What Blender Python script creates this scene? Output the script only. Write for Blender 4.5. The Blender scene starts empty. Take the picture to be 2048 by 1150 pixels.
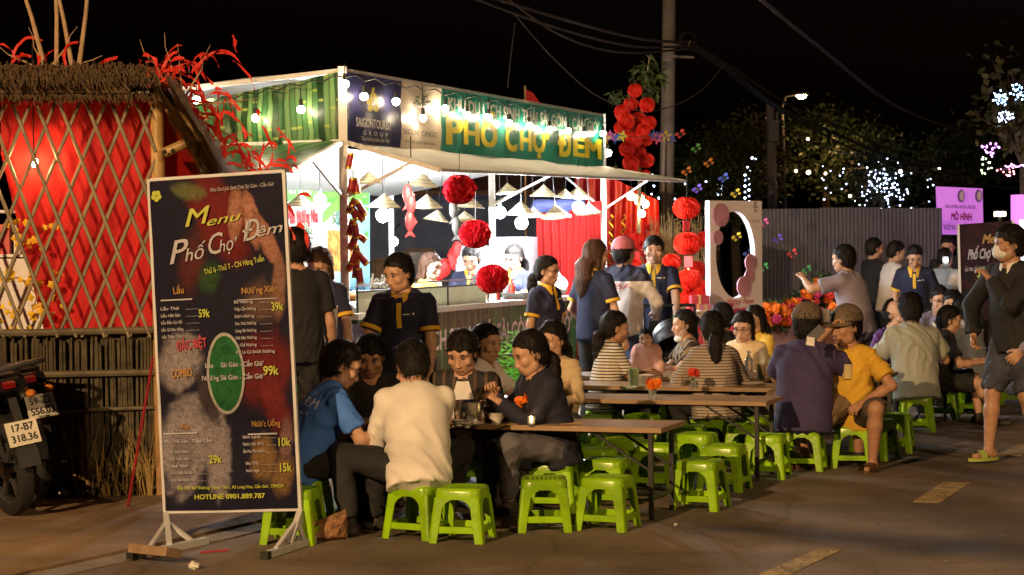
import bpy, bmesh, math, random
import numpy as np
from mathutils import Vector, Matrix
from mathutils.bvhtree import BVHTree
random.seed(7); np.random.seed(7)
sc = bpy.context.scene
COL = sc.collection
R = math.radians
# ------------------------------------------------------------------ camera
F = 4000.0; CH = 1.55; PITCH = math.atan(83 / F); ROLL = R(0.6)
cam = bpy.data.objects.new('camera', bpy.data.cameras.new('camera')); COL.objects.link(cam)
cam.data.sensor_width = 36; cam.data.lens = F / 2048 * 36; cam.data.clip_end = 500; cam.data.clip_start = .1
CR = Matrix.Rotation(math.pi / 2 - PITCH, 3, 'X') @ Matrix.Rotation(-ROLL, 3, 'Z')
cam.matrix_world = Matrix.Translation((0, 0, CH)) @ CR.to_4x4()
cam.data.dof.use_dof = True; cam.data.dof.focus_distance = 13.0; cam.data.dof.aperture_fstop = 7.0
sc.camera = cam
# ------------------------------------------------------------------ night sky, street lamp, exposure
world = bpy.data.worlds.new('World'); sc.world = world; world.use_nodes = True
wn = world.node_tree.nodes; wl = world.node_tree.links
sky = wn.new('ShaderNodeTexSky'); sky.sky_type = 'NISHITA'; sky.sun_disc = False
sky.sun_elevation = R(-3); sky.sun_rotation = R(130)
bg = wn['Background']; bg.inputs['Strength'].default_value = 0.07
tint = wn.new('ShaderNodeMixRGB'); tint.blend_type = 'MULTIPLY'; tint.inputs[0].default_value = 1
tint.inputs[2].default_value = (.62, .72, .95, 1)          # town glow on the night haze
wl.new(sky.outputs[0], tint.inputs[1]); wl.new(tint.outputs[0], bg.inputs['Color'])
LAMP_POS = Vector((-7.5, -3.7, 6.45))
ld = bpy.data.lights.new('street_lamp_light', 'SPOT'); ld.energy = 13500; ld.color = (1, .615, .285)
ld.spot_size = R(58); ld.spot_blend = .7; ld.shadow_soft_size = .07
lamp = bpy.data.objects.new('street_lamp_light', ld); COL.objects.link(lamp); lamp.location = LAMP_POS
lamp.rotation_euler = (Vector((.8, 11.5, 0)) - LAMP_POS).to_track_quat('-Z', 'Y').to_euler()
ld2 = ld.copy(); ld2.energy = 5600; ld2.shadow_soft_size = .12
lamp2 = bpy.data.objects.new('street_lamp_light', ld2); COL.objects.link(lamp2); lamp2.location = (10.5, -5.0, 8.5)
lamp2.rotation_euler = (Vector((.6, 12.0, 0)) - lamp2.location).to_track_quat('-Z', 'Y').to_euler()
vs = sc.view_settings
sc.display_settings.display_device = 'sRGB'
vs.view_transform = 'Standard'; vs.look = 'None'; vs.exposure = 0; vs.gamma = 1; vs.use_curve_mapping = False
sc.render.engine = 'CYCLES'; sc.cycles.use_denoising = True
sc.cycles.max_bounces = 6; sc.cycles.diffuse_bounces = 3; sc.cycles.glossy_bounces = 3; sc.cycles.transmission_bounces = 4
sc.cycles.transparent_max_bounces = 8; sc.cycles.sample_clamp_indirect = 4; sc.cycles.caustics_reflective = False; sc.cycles.caustics_refractive = False

# ------------------------------------------------------------------ picture point -> place
def ray(px, py): return CR @ Vector(((px - 1024) / F, -(py - 575) / F, -1))
def AT(px, py, d):                     # the point on that line of sight d metres ahead
    r = ray(px, py); return Vector((0, 0, CH)) + r * (d / r.y)
def G(px, py, z=0.0):                  # where that line of sight meets height z
    r = ray(px, py); return Vector((0, 0, CH)) + r * ((z - CH) / r.z)
def XY(px, d): p = AT(px, 560, d); return Vector((p.x, d, 0))
def ONP(px, py, o, n):
    r = ray(px, py); c = Vector((0, 0, CH)); return c + r * ((o - c).dot(n) / r.dot(n))
U = Vector((.344, .939, 0)); RT = Vector((.939, -.344, 0)); UP = Vector((0, 0, 1))   # street direction, across it

# ------------------------------------------------------------------ materials
MATS = {}
def mat(name, col, rough=.6, metal=0, var=.12, vscale=12, bump=0, bscale=80, emit=None, es=0, spec=.5, trans=0, alpha=1, translucent=0, coord='Object', coat=0):
    if name in MATS: return MATS[name]
    m = bpy.data.materials.new(name); m.use_nodes = True; N = m.node_tree.nodes; L = m.node_tree.links
    b = N['Principled BSDF']; c = (*col, 1)
    b.inputs['Base Color'].default_value = c; b.inputs['Roughness'].default_value = rough
    b.inputs['Metallic'].default_value = metal; b.inputs['Specular IOR Level'].default_value = spec
    b.inputs['Transmission Weight'].default_value = trans; b.inputs['Alpha'].default_value = alpha
    b.inputs['Coat Weight'].default_value = coat
    if emit:
        b.inputs['Emission Color'].default_value = (*emit, 1); b.inputs['Emission Strength'].default_value = es
    tc = N.new('ShaderNodeTexCoord')
    if var:
        n = N.new('ShaderNodeTexNoise'); n.inputs['Scale'].default_value = vscale; n.inputs['Detail'].default_value = 5
        L.new(tc.outputs[coord], n.inputs['Vector'])
        mr = N.new('ShaderNodeMapRange'); mr.inputs[1].default_value = .3; mr.inputs[2].default_value = .7
        mr.inputs[3].default_value = 1 - var; mr.inputs[4].default_value = 1 + var
        L.new(n.outputs[0], mr.inputs[0])
        mx = N.new('ShaderNodeMixRGB'); mx.blend_type = 'MULTIPLY'; mx.inputs[0].default_value = 1; mx.inputs[1].default_value = c
        L.new(mr.outputs[0], mx.inputs[2]); L.new(mx.outputs[0], b.inputs['Base Color'])
        m['mix'] = mx.name
    if bump:
        n2 = N.new('ShaderNodeTexNoise'); n2.inputs['Scale'].default_value = bscale; n2.inputs['Detail'].default_value = 4
        L.new(tc.outputs[coord], n2.inputs['Vector'])
        bp = N.new('ShaderNodeBump'); bp.inputs['Strength'].default_value = bump; bp.inputs['Distance'].default_value = .01
        L.new(n2.outputs[0], bp.inputs['Height']); L.new(bp.outputs[0], b.inputs['Normal'])
    if translucent:
        t = N.new('ShaderNodeBsdfTranslucent'); t.inputs[0].default_value = c
        ms = N.new('ShaderNodeMixShader'); ms.inputs[0].default_value = translucent
        L.new(b.outputs[0], ms.inputs[1]); L.new(t.outputs[0], ms.inputs[2]); L.new(ms.outputs[0], N['Material Output'].inputs[0])
    MATS[name] = m; return m
def tone_by_object(m, lo, hi):          # every copy a little lighter or darker, as worn plastic is
    N = m.node_tree.nodes; L = m.node_tree.links; oi = N.new('ShaderNodeObjectInfo'); mr = N.new('ShaderNodeMapRange'); mr.inputs[3].default_value = lo; mr.inputs[4].default_value = hi
    L.new(oi.outputs['Random'], mr.inputs[0]); old = N[m['mix']]; m2 = N.new('ShaderNodeMixRGB'); m2.blend_type = 'MULTIPLY'; m2.inputs[0].default_value = 1
    L.new(old.outputs[0], m2.inputs[1]); L.new(mr.outputs[0], m2.inputs[2]); L.new(m2.outputs[0], N['Principled BSDF'].inputs['Base Color']); return m
def stripes(name, c1, c2, freq, axis='Z', rough=.8, duty=.5, noise=0.0, coord='Object'):
    if name in MATS: return MATS[name]
    m = mat(name, c1, rough, var=0); N = m.node_tree.nodes; L = m.node_tree.links
    tc = N.new('ShaderNodeTexCoord'); sx = N.new('ShaderNodeSeparateXYZ'); L.new(tc.outputs[coord], sx.inputs[0])
    mu = N.new('ShaderNodeMath'); mu.operation = 'MULTIPLY'; mu.inputs[1].default_value = freq; L.new(sx.outputs[axis], mu.inputs[0])
    src = mu.outputs[0]
    if noise:
        n = N.new('ShaderNodeTexNoise'); n.inputs['Scale'].default_value = 6; L.new(tc.outputs[coord], n.inputs['Vector'])
        ad = N.new('ShaderNodeMath'); ad.operation = 'MULTIPLY_ADD'; ad.inputs[1].default_value = noise
        L.new(n.outputs[0], ad.inputs[0]); L.new(src, ad.inputs[2]); src = ad.outputs[0]
    fr = N.new('ShaderNodeMath'); fr.operation = 'FRACT'; L.new(src, fr.inputs[0])
    gt = N.new('ShaderNodeMath'); gt.operation = 'GREATER_THAN'; gt.inputs[1].default_value = duty; L.new(fr.outputs[0], gt.inputs[0])
    mx = N.new('ShaderNodeMixRGB'); mx.inputs[1].default_value = (*c1, 1); mx.inputs[2].default_value = (*c2, 1)
    L.new(gt.outputs[0], mx.inputs[0]); L.new(mx.outputs[0], N['Principled BSDF'].inputs['Base Color'])
    return m
def glow(name, col, s):
    if name in MATS: return MATS[name]
    m = bpy.data.materials.new(name); m.use_nodes = True; N = m.node_tree.nodes; L = m.node_tree.links
    N.remove(N['Principled BSDF']); e = N.new('ShaderNodeEmission'); e.inputs[0].default_value = (*col, 1); e.inputs[1].default_value = s
    L.new(e.outputs[0], N['Material Output'].inputs[0]); MATS[name] = m; return m

# ------------------------------------------------------------------ mesh building
def wloc(o):
    v = Vector((0, 0, 0))
    while o: v += o.location; o = o.parent
    return v
class MB:
    def __init__(s): s.v = []; s.f = []; s.m = []
    def add(s, vs, fs, m=0):
        n = len(s.v); s.v += [tuple(q) for q in vs]; s.f += [tuple(i + n for i in f) for f in fs]; s.m += [m] * len(fs); return s
    def box(s, c, size, rot=None, m=0, bev=0):
        c = Vector(c); x, y, z = [q / 2 for q in size]
        P = [Vector((a, b, d)) for d in (-z, z) for b in (-y, y) for a in (-x, x)]
        if rot is not None: P = [rot @ p for p in P]
        return s.add([c + p for p in P], [(0, 2, 3, 1), (4, 5, 7, 6), (0, 1, 5, 4), (2, 6, 7, 3), (0, 4, 6, 2), (1, 3, 7, 5)], m)
    def bar(s, a, b, w, t=None, up=UP, m=0):          # rectangular bar from a to b
        a = Vector(a); b = Vector(b); t = t or w; d = (b - a).normalized()
        if abs(d.dot(up)) > .98: up = Vector((1, 0, 0)) if abs(d.x) < .9 else Vector((0, 1, 0))
        x = d.cross(up).normalized() * w / 2; y = x.cross(d).normalized() * t / 2
        P = [a - x - y, a + x - y, a + x + y, a - x + y, b - x - y, b + x - y, b + x + y, b - x + y]
        return s.add(P, [(0, 3, 2, 1), (4, 5, 6, 7), (0, 1, 5, 4), (1, 2, 6, 5), (2, 3, 7, 6), (3, 0, 4, 7)], m)
    def tube(s, pts, r, n=8, m=0, closed=True):
        pts = [Vector(p) for p in pts]; rs = r if isinstance(r, (list, tuple)) else [r] * len(pts); V = []; Fa = []; px = None
        for i, p in enumerate(pts):
            d = (pts[min(i + 1, len(pts) - 1)] - pts[max(i - 1, 0)]).normalized()
            if px is None:
                up = Vector((0, 0, 1)) if abs(d.z) < .9 else Vector((1, 0, 0)); x = d.cross(up).normalized()
            else: x = (px - d * px.dot(d)).normalized()
            px = x; y = d.cross(x)
            for k in range(n):
                a = 2 * math.pi * k / n; V.append(p + (x * math.cos(a) + y * math.sin(a)) * rs[i])
        for i in range(len(pts) - 1):
            for k in range(n):
                k2 = (k + 1) % n; Fa.append((i * n + k, i * n + k2, (i + 1) * n + k2, (i + 1) * n + k))
        if closed: Fa.append(tuple(range(n - 1, -1, -1))); Fa.append(tuple((len(pts) - 1) * n + k for k in range(n)))
        return s.add(V, Fa, m)
    def lathe(s, prof, n=16, c=(0, 0, 0), m=0, rot=None, ripple=None):
        c = Vector(c); V = []; Fa = []
        for r, z in prof:
            for k in range(n):
                a = 2 * math.pi * k / n; rr = r * (ripple(a) if ripple else 1); p = Vector((rr * math.cos(a), rr * math.sin(a), z))
                V.append(c + (rot @ p if rot is not None else p))
        for i in range(len(prof) - 1):
            for k in range(n):
                k2 = (k + 1) % n; Fa.append((i * n + k, i * n + k2, (i + 1) * n + k2, (i + 1) * n + k))
        return s.add(V, Fa, m)
    def ball(s, c, r, n=12, m=0, rot=None):
        r = r if isinstance(r, (list, tuple)) else (r, r, r); c = Vector(c); V = []; Fa = []; h = n // 2
        for i in range(h + 1):
            t = math.pi * i / h
            for k in range(n):
                a = 2 * math.pi * k / n
                p = Vector((r[0] * math.sin(t) * math.cos(a), r[1] * math.sin(t) * math.sin(a), -r[2] * math.cos(t)))
                V.append(c + (rot @ p if rot is not None else p))
        for i in range(h):
            for k in range(n):
                k2 = (k + 1) % n; Fa.append((i * n + k, i * n + k2, (i + 1) * n + k2, (i + 1) * n + k))
        return s.add(V, Fa, m)
    def plate(s, poly, off, m=0):                      # flat polygon with thickness vector off
        n = len(poly); P = [Vector(p) for p in poly] + [Vector(p) + off for p in poly]
        return s.add(P, [tuple(range(n)), tuple(range(2 * n - 1, n - 1, -1))] + [(i, i + n, (i + 1) % n + n, (i + 1) % n) for i in range(n)], m)
    def build(s, name, mats, parent=None, smooth=False, loc=None):
        me = bpy.data.meshes.new(name); o0 = wloc(parent) if parent else (Vector(loc) if loc is not None else Vector((0, 0, 0)))
        V = np.array(s.v, dtype=float).reshape(-1, 3) - np.array(o0)
        me.from_pydata(V.tolist(), [], s.f)
        for q in (mats if isinstance(mats, (list, tuple)) else [mats]): me.materials.append(q)
        if any(s.m): me.polygons.foreach_set('material_index', s.m)
        bm = bmesh.new(); bm.from_mesh(me); bmesh.ops.recalc_face_normals(bm, faces=bm.faces); bm.to_mesh(me); bm.free()
        if smooth:
            me.polygons.foreach_set('use_smooth', [True] * len(me.polygons))
            if smooth != 'all': me.set_sharp_from_angle(angle=R(40))
        me.update()
        o = bpy.data.objects.new(name, me); COL.objects.link(o)
        if parent: o.parent = parent
        elif loc is not None: o.location = loc
        return o
def link_mesh(name, me, parent):
    o = bpy.data.objects.new(name, me); COL.objects.link(o); o.parent = parent; return o
def tag(o, label=None, cat=None, group=None, kind=None):
    if label: o['label'] = label
    if cat: o['category'] = cat
    if group: o['group'] = group
    if kind: o['kind'] = kind
    return o
def thing(name, label, cat, loc=(0, 0, 0), group=None):
    o = bpy.data.objects.new(name, None); COL.objects.link(o); o.location = loc; o.empty_display_size = .1
    return tag(o, label, cat, group)
def dup(root, loc, rz=0, label=None, group=None, scale=None):
    def cp(o, par):
        c = o.copy(); COL.objects.link(c)
        if par: c.parent = par
        for ch in o.children: cp(ch, c)
        return c
    r = cp(root, None); r.location = loc; r.rotation_euler = (0, 0, rz)
    if scale: r.scale = (scale,) * 3
    if label: r['label'] = label
    if group: r['group'] = group
    return r
def frame3(x, y):                                       # matrix with columns x, y, x cross y
    x = Vector(x).normalized(); y = Vector(y); y = (y - x * y.dot(x)).normalized(); z = x.cross(y)
    return Matrix((x, y, z)).transposed()
def text_mesh(body, size=1, bold=0, shear=0, ext=.0, spacing=1, align='CENTER', res=3):
    for p_, q_ in zip('ơờớợởỡƠỜỚỢỞỠ', ('o’', 'ò’', 'ó’', 'ọ’', 'ỏ’', 'õ’', 'O’', 'Ò’', 'Ó’', 'Ọ’', 'Ỏ’', 'Õ’')): body = body.replace(p_, q_)   # the horn as its own stroke
    c = bpy.data.curves.new('lettering', 'FONT'); c.body = body; c.size = size; c.shear = shear; c.extrude = ext
    c.space_character = spacing; c.align_x = align; c.align_y = 'CENTER'; c.resolution_u = res
    o = bpy.data.objects.new('lettering', c); COL.objects.link(o)
    dg = bpy.context.evaluated_depsgraph_get(); dg.update()
    me = bpy.data.meshes.new_from_object(o.evaluated_get(dg)); bpy.data.objects.remove(o); bpy.data.curves.remove(c)
    if bold:                                            # thicker strokes: shifted copies, each a hair above the last
        n = len(me.vertices); V = np.zeros(n * 3); me.vertices.foreach_get('co', V); V = V.reshape(-1, 3); f0 = [tuple(p.vertices) for p in me.polygons]; VV = []; FF = []
        for i, (dx, dy) in enumerate(((-1, -.7), (1, -.7), (1, .7), (-1, .7), (0, 0))): VV.append(V + np.array((dx * bold, dy * bold, i * .00025))); FF += [tuple(j + i * n for j in f) for f in f0]
        me = bpy.data.meshes.new('lettering'); me.from_pydata(np.concatenate(VV).tolist(), [], FF)
    return me
def text(body, o, x, y, width=None, height=.1, m=None, parent=None, bold=0, shear=0, spacing=1, align='CENTER', name='lettering', ext=.0008, res=3, warp=None):
    """flat lettering: centre (or left end) o, reading along x, up along y; height of the capitals, optional total width"""
    me = text_mesh(body, 1, bold, shear, 0, spacing, align, res)
    n = len(me.vertices); V = np.zeros(n * 3); me.vertices.foreach_get('co', V); V = V.reshape(-1, 3)
    if n == 0: return None
    k = height / .73; V[:, :2] *= k
    if width:
        w = V[:, 0].max() - V[:, 0].min(); V[:, 0] *= width / w
    x = Vector(x).normalized(); y = Vector(y).normalized(); nn = x.cross(y).normalized(); o = Vector(o)
    W = np.array(o)[None] + V[:, :1] * np.array(x)[None] + V[:, 1:2] * np.array(y)[None] + np.array(nn)[None] * (ext + V[:, 2:3])
    if warp: W = warp(W)
    W -= np.array(wloc(parent))
    me.vertices.foreach_set('co', W.ravel()); me.materials.clear(); me.materials.append(m); me.update()
    ob = bpy.data.objects.new(name, me); COL.objects.link(ob); ob.parent = parent
    return ob
# ------------------------------------------------------------------ bodies: smooth distance fields meshed in numpy
def nv(v): return np.array(v, dtype=float)
class SDF:
    def __init__(s, vox): s.v = vox; s.p = []
    def cap(s, a, b, ra, rb=None, k=.02, flat=None, q=1.0, cut=False, cut0=False, sub=False):
        a = nv(a); b = nv(b); rb = ra if rb is None else rb; m = max(ra, rb)
        s.p.append(('c', np.minimum(a, b) - m, np.maximum(a, b) + m, k, sub, (a, b, ra, rb, None if flat is None else nv(flat), q, cut, cut0))); return s
    def ell(s, c, r, M=None, k=.02, sub=False):
        c = nv(c); r = nv(r); m = r.max()
        s.p.append(('e', c - m, c + m, k, sub, (c, r, None if M is None else nv(M)))); return s
    def ev(s, q, X, Y, Z):
        if q[0] == 'c':
            a, b, ra, rb, fl, qq, cut, cut0 = q[5]; d = b - a; L2 = max(d @ d, 1e-9)
            dx = X - a[0]; dy = Y - a[1]; dz = Z - a[2]
            tr = (dx * d[0] + dy * d[1] + dz * d[2]) / L2; t = np.clip(tr, 0, 1)
            ex = dx - t * d[0]; ey = dy - t * d[1]; ez = dz - t * d[2]; D2 = ex * ex + ey * ey + ez * ez
            if fl is not None:
                fn = ex * fl[0] + ey * fl[1] + ez * fl[2]; D2 = D2 + (qq * qq - 1) * fn * fn
            D = np.sqrt(D2) - (ra + (rb - ra) * t)
            if cut: D = np.maximum(D, (tr - 1) * math.sqrt(L2))
            if cut0: D = np.maximum(D, -tr * math.sqrt(L2))
            return D
        c, r, M = q[5]; dx = X - c[0]; dy = Y - c[1]; dz = Z - c[2]
        if M is not None:
            dx, dy, dz = (M[0, 0] * dx + M[1, 0] * dy + M[2, 0] * dz, M[0, 1] * dx + M[1, 1] * dy + M[2, 1] * dz, M[0, 2] * dx + M[1, 2] * dy + M[2, 2] * dz)
        k0 = np.sqrt((dx / r[0]) ** 2 + (dy / r[1]) ** 2 + (dz / r[2]) ** 2); k1 = np.sqrt((dx / r[0] ** 2) ** 2 + (dy / r[1] ** 2) ** 2 + (dz / r[2] ** 2) ** 2)
        return k0 * (k0 - 1) / np.maximum(k1, 1e-6)
    def mesh(s, post=None):
        h = s.v; pad = 3 * h
        lo = np.min([q[1] for q in s.p if not q[4]], 0) - pad; hi = np.max([q[2] for q in s.p if not q[4]], 0) + pad
        n = np.ceil((hi - lo) / h).astype(int) + 1
        ax = [lo[i] + h * np.arange(n[i]) for i in range(3)]
        Fd = np.full(n, .2)
        for q in s.p:
            a = np.clip(np.floor((q[1] - lo - q[3] - 2 * h) / h).astype(int), 0, n - 1); b = np.clip(np.ceil((q[2] - lo + q[3] + 2 * h) / h).astype(int) + 1, 0, n)
            if (b <= a).any(): continue
            sl = tuple(slice(a[i], b[i]) for i in range(3))
            D = s.ev(q, ax[0][sl[0]][:, None, None], ax[1][sl[1]][None, :, None], ax[2][sl[2]][None, None, :])
            A = Fd[sl]; k = max(q[3], 1e-4)
            if q[4]:
                D = -D; hh = np.clip(.5 - .5 * (D - A) / k, 0, 1) ; Fd[sl] = D * (1 - hh) + A * hh + k * hh * (1 - hh)
            else:
                hh = np.clip(.5 + .5 * (D - A) / k, 0, 1); Fd[sl] = D * (1 - hh) + A * hh - k * hh * (1 - hh)
        if post is not None:
            Fd = post(Fd, ax[0][:, None, None], ax[1][None, :, None], ax[2][None, None, :])
        return surfnet(Fd, lo, h)
_off = np.array([(i, j, k) for i in (0, 1) for j in (0, 1) for k in (0, 1)])
_edges = [(a, b) for a in range(8) for b in range(a + 1, 8) if np.abs(_off[a] - _off[b]).sum() == 1]
def surfnet(Fd, lo, h):
    S = Fd < 0; c = np.zeros([q - 1 for q in Fd.shape], np.int8); sh = c.shape
    for o in _off: c += S[o[0]:o[0] + sh[0], o[1]:o[1] + sh[1], o[2]:o[2] + sh[2]]
    act = (c > 0) & (c < 8); ids = np.argwhere(act); idx = np.full(sh, -1, np.int64); idx[act] = np.arange(len(ids))
    val = np.stack([Fd[ids[:, 0] + o[0], ids[:, 1] + o[1], ids[:, 2] + o[2]] for o in _off], 1)
    acc = np.zeros((len(ids), 3)); cnt = np.zeros(len(ids))
    for a, b in _edges:
        va = val[:, a]; vb = val[:, b]; cr = (va < 0) != (vb < 0); t = np.where(cr, va / np.where(cr, va - vb, 1), 0)
        acc += np.where(cr[:, None], _off[a] + (_off[b] - _off[a]) * t[:, None], 0); cnt += cr
    V = lo + h * (ids + acc / cnt[:, None]); Q = []
    for axn in range(3):
        e1, e2 = (axn + 1) % 3, (axn + 2) % 3
        s0 = [slice(None)] * 3; s1 = [slice(None)] * 3; s0[axn] = slice(0, -1); s1[axn] = slice(1, None)
        A = S[tuple(s0)]; B = S[tuple(s1)]; p = np.argwhere(A != B)
        ok = (p[:, e1] > 0) & (p[:, e2] > 0) & (p[:, e1] < sh[e1]) & (p[:, e2] < sh[e2]) & (p[:, axn] < sh[axn]); p = p[ok]
        fl = A[p[:, 0], p[:, 1], p[:, 2]]
        def I(d1, d2):
            q = p.copy(); q[:, e1] -= d1; q[:, e2] -= d2; return idx[q[:, 0], q[:, 1], q[:, 2]]
        quad = np.stack([I(1, 1), I(0, 1), I(0, 0), I(1, 0)], 1); quad[~fl] = quad[~fl][:, ::-1]; Q.append(quad)
    return V, np.concatenate(Q)
def mesh_from(name, parts, mats):
    """parts: list of (V, quads, material slot)"""
    off = 0; VV = []; QQ = []; MI = []
    for V, Q, mi in parts:
        VV.append(V); QQ.append(Q + off); MI.append(np.full(len(Q), mi)); off += len(V)
    V = np.concatenate(VV); Q = np.concatenate(QQ).astype(np.int32); MI = np.concatenate(MI).astype(np.int32)
    me = bpy.data.meshes.new(name); me.vertices.add(len(V)); me.vertices.foreach_set('co', V.ravel())
    me.loops.add(Q.size); me.loops.foreach_set('vertex_index', Q.ravel()); me.polygons.add(len(Q))
    me.polygons.foreach_set('loop_start', np.arange(0, Q.size, 4, dtype=np.int32)); me.polygons.foreach_set('loop_total', np.full(len(Q), 4, np.int32))
    me.polygons.foreach_set('material_index', MI); me.polygons.foreach_set('use_smooth', np.ones(len(Q), bool))
    for m in mats: me.materials.append(m)
    me.update(calc_edges=True); me.validate(); return me
_rs = np.random.RandomState(3); _fd = [(_rs.normal(size=3), _rs.uniform(0, 6.28)) for _ in range(14)]
def folds(amp, lo=35, hi=80, seed=0, zs=.6):
    rs = np.random.RandomState(seed); dd = []
    for g in range(2):                     # two families of long creases, each running one way
        m = np.array([rs.choice([-1, 1]) * rs.uniform(.35, 1), rs.uniform(-.5, .5), rs.uniform(-.9, .9) * zs / .6]); m /= np.linalg.norm(m)
        for i in range(3):
            d = m + rs.normal(size=3) * .13; d /= np.linalg.norm(d); dd.append((g, d * rs.uniform(lo, hi) * (.55, .8, 1.0)[i], rs.uniform(0, 6.28)))
    q = rs.uniform(0, 6.28, 6)
    def post(Fd, X, Y, Z):
        w = 1.5 * np.sin(7 * X + 5 * Z + q[0]) + 1.3 * np.sin(6 * Y - 7 * Z + q[1]); o = [0, 0]
        for g, d, ph in dd: o[g] = o[g] + np.sin(d[0] * X + d[1] * Y + d[2] * Z + ph + w)
        k = .5 + .5 * np.sin(6 * X + 9 * Z + q[2] + np.sin(7 * Y + q[3])); k2 = np.clip(.5 + .8 * np.sin(8 * Z + 5 * X + q[4]), 0, 1)
        r = (o[0] * k + o[1] * (1 - k)) / 2
        return Fd - amp * 2.3 * (.25 + .75 * k2) * (np.clip(1 - 2.2 * np.abs(r), -.2, 1) - .25) + amp * .6 * r
    return post
def ik(a, b, l1, l2, hint):
    a = nv(a); b = nv(b); hint = nv(hint); d = b - a; L = np.linalg.norm(d); mx = (l1 + l2) * .995
    if L > mx: b = a + d * mx / L; d = b - a; L = mx
    L = max(L, abs(l1 - l2) + .02); u = d / np.linalg.norm(d); x = (l1 * l1 - l2 * l2 + L * L) / (2 * L); y = math.sqrt(max(l1 * l1 - x * x, 0))
    hp = hint - u * (hint @ u); hp /= max(np.linalg.norm(hp), 1e-6)
    return a + u * x + hp * y, b
def unit(v): v = nv(v); return v / np.linalg.norm(v)
def hand(w, d, n, side, curl, S, vox):
    """wrist w, finger direction d, palm normal n (towards the palm), side +1 right -1 left"""
    d = unit(d); n = unit(n - d * (n @ d)); x = np.cross(d, n) * side            # x points to the thumb side
    f = SDF(vox); k = .006
    f.cap(w - d * .03 * S, w + d * .012 * S, .027 * S, .026 * S, k, flat=n, q=1.2)
    f.cap(w + d * .01 * S + x * .004, w + d * .072 * S + x * .012 * S, .024 * S, .026 * S, .01, flat=n, q=1.7)
    f.cap(w + d * .01 * S - x * .006, w + d * .066 * S - x * .016 * S, .022 * S, .024 * S, .01, flat=n, q=1.7)
    for i, (ox, L) in enumerate(((.031, .072), (.011, .080), (-.010, .074), (-.030, .058))):
        p = w + d * (.082 - .004 * abs(i - 1)) * S + x * ox * S; ang = .12 + curl * .45 + i * .05; sp = x * (ox * .9)
        for j, fr in enumerate((.44, .32, .24)):
            dd = unit(d * math.cos(ang) + n * math.sin(ang) + sp); q = p + dd * L * fr * S
            f.cap(p, q, (.0094 - j * .0009) * S, (.0086 - j * .0009) * S, .004); p = q; ang += .25 + curl * .95
    p = w + d * .018 * S + x * .022 * S; ang = .75 - curl * .25
    for L, r in ((.042, .0125), (.03, .0105), (.024, .0095)):
        dd = unit(d * math.cos(ang) + x * math.sin(ang) + n * (.25 + curl * .6)); q = p + dd * L * S
        f.cap(p, q, r * S, (r - .001) * S, .006); p = q; ang -= .22
    return f.mesh()
def rotm(yaw, pitch, roll=0):      # head: yaw + to the person's right, pitch + down
    return Matrix.Rotation(-R(yaw), 3, 'Z') @ Matrix.Rotation(-R(pitch), 3, 'X') @ Matrix.Rotation(R(roll), 3, 'Y')
SK = {}
def skin(tone=0):
    c = [(.50, .29, .19), (.40, .215, .13), (.58, .36, .26), (.30, .15, .085)][tone]
    return mat('skin_%s' % 'tan dark fair brown'.split()[tone], c, .5, var=.14, vscale=34, spec=.4, bump=.06, bscale=220)
def hairmat(kind=0):
    m = mat('hair_' + ('black', 'brown', 'grey')[kind], [(.010, .008, .007), (.060, .028, .016), (.1, .09, .085)][kind], .62, var=.35, vscale=60, spec=.22, bump=.35, bscale=120)
    return m
_eye = {}
def face_bits(root, HM, Hc, hs, brow, far):
    def put(name, key, bld, m, p, scale=(1, 1, 1), rz=0):
        if key not in _eye: _eye[key] = bld
        o = link_mesh(name, _eye[key](m) if callable(_eye[key]) else _eye[key], root)
        if callable(_eye[key]): _eye[key] = o.data
        M = HM.to_4x4() @ Matrix.Rotation(rz, 4, 'Y'); o.matrix_local = Matrix.Translation(Hc) @ Matrix.Scale(hs, 4) @ HM.to_4x4() @ Matrix.Translation(p) @ Matrix.Rotation(rz, 4, 'Y') @ Matrix.Diagonal((*scale, 1))
        return o
    def ball(r, mm):
        def f(_):
            b = MB(); b.ball((0, 0, 0), r, 10); o = b.build('bit', mm, None, True); d = o.data; bpy.data.objects.remove(o); return d
        return f
    white = mat('eye_white', (.5, .42, .36), .25, var=0); iris = mat('iris', (.01, .006, .004), .15, var=0); lip = mat('lips', (.32, .135, .105), .45, var=.1)
    for s in (-1, 1):
        e = put('eye', 'eye', ball((.0145, .008, .0058), white), None, (s * .0325, .0885, .014), rz=s * .08)
        put('pupil', 'iris', ball((.0062, .004, .0056), iris), None, (s * .0325, .0950, .0135)).name = 'iris'
        put('eyelid', 'lid', ball((.0150, .006, .0016), hairmat(0)), None, (s * .033, .0915, .0195), rz=s * .12)
        put('eyebrow', 'brow' + str(brow), ball((.019, .005, .0026), hairmat(brow)), None, (s * .034, .0935, .0365), rz=s * .1)
    put('lips', 'lip', ball((.0235, .008, .0075), lip), None, (0, .0955, -.062))
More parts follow.
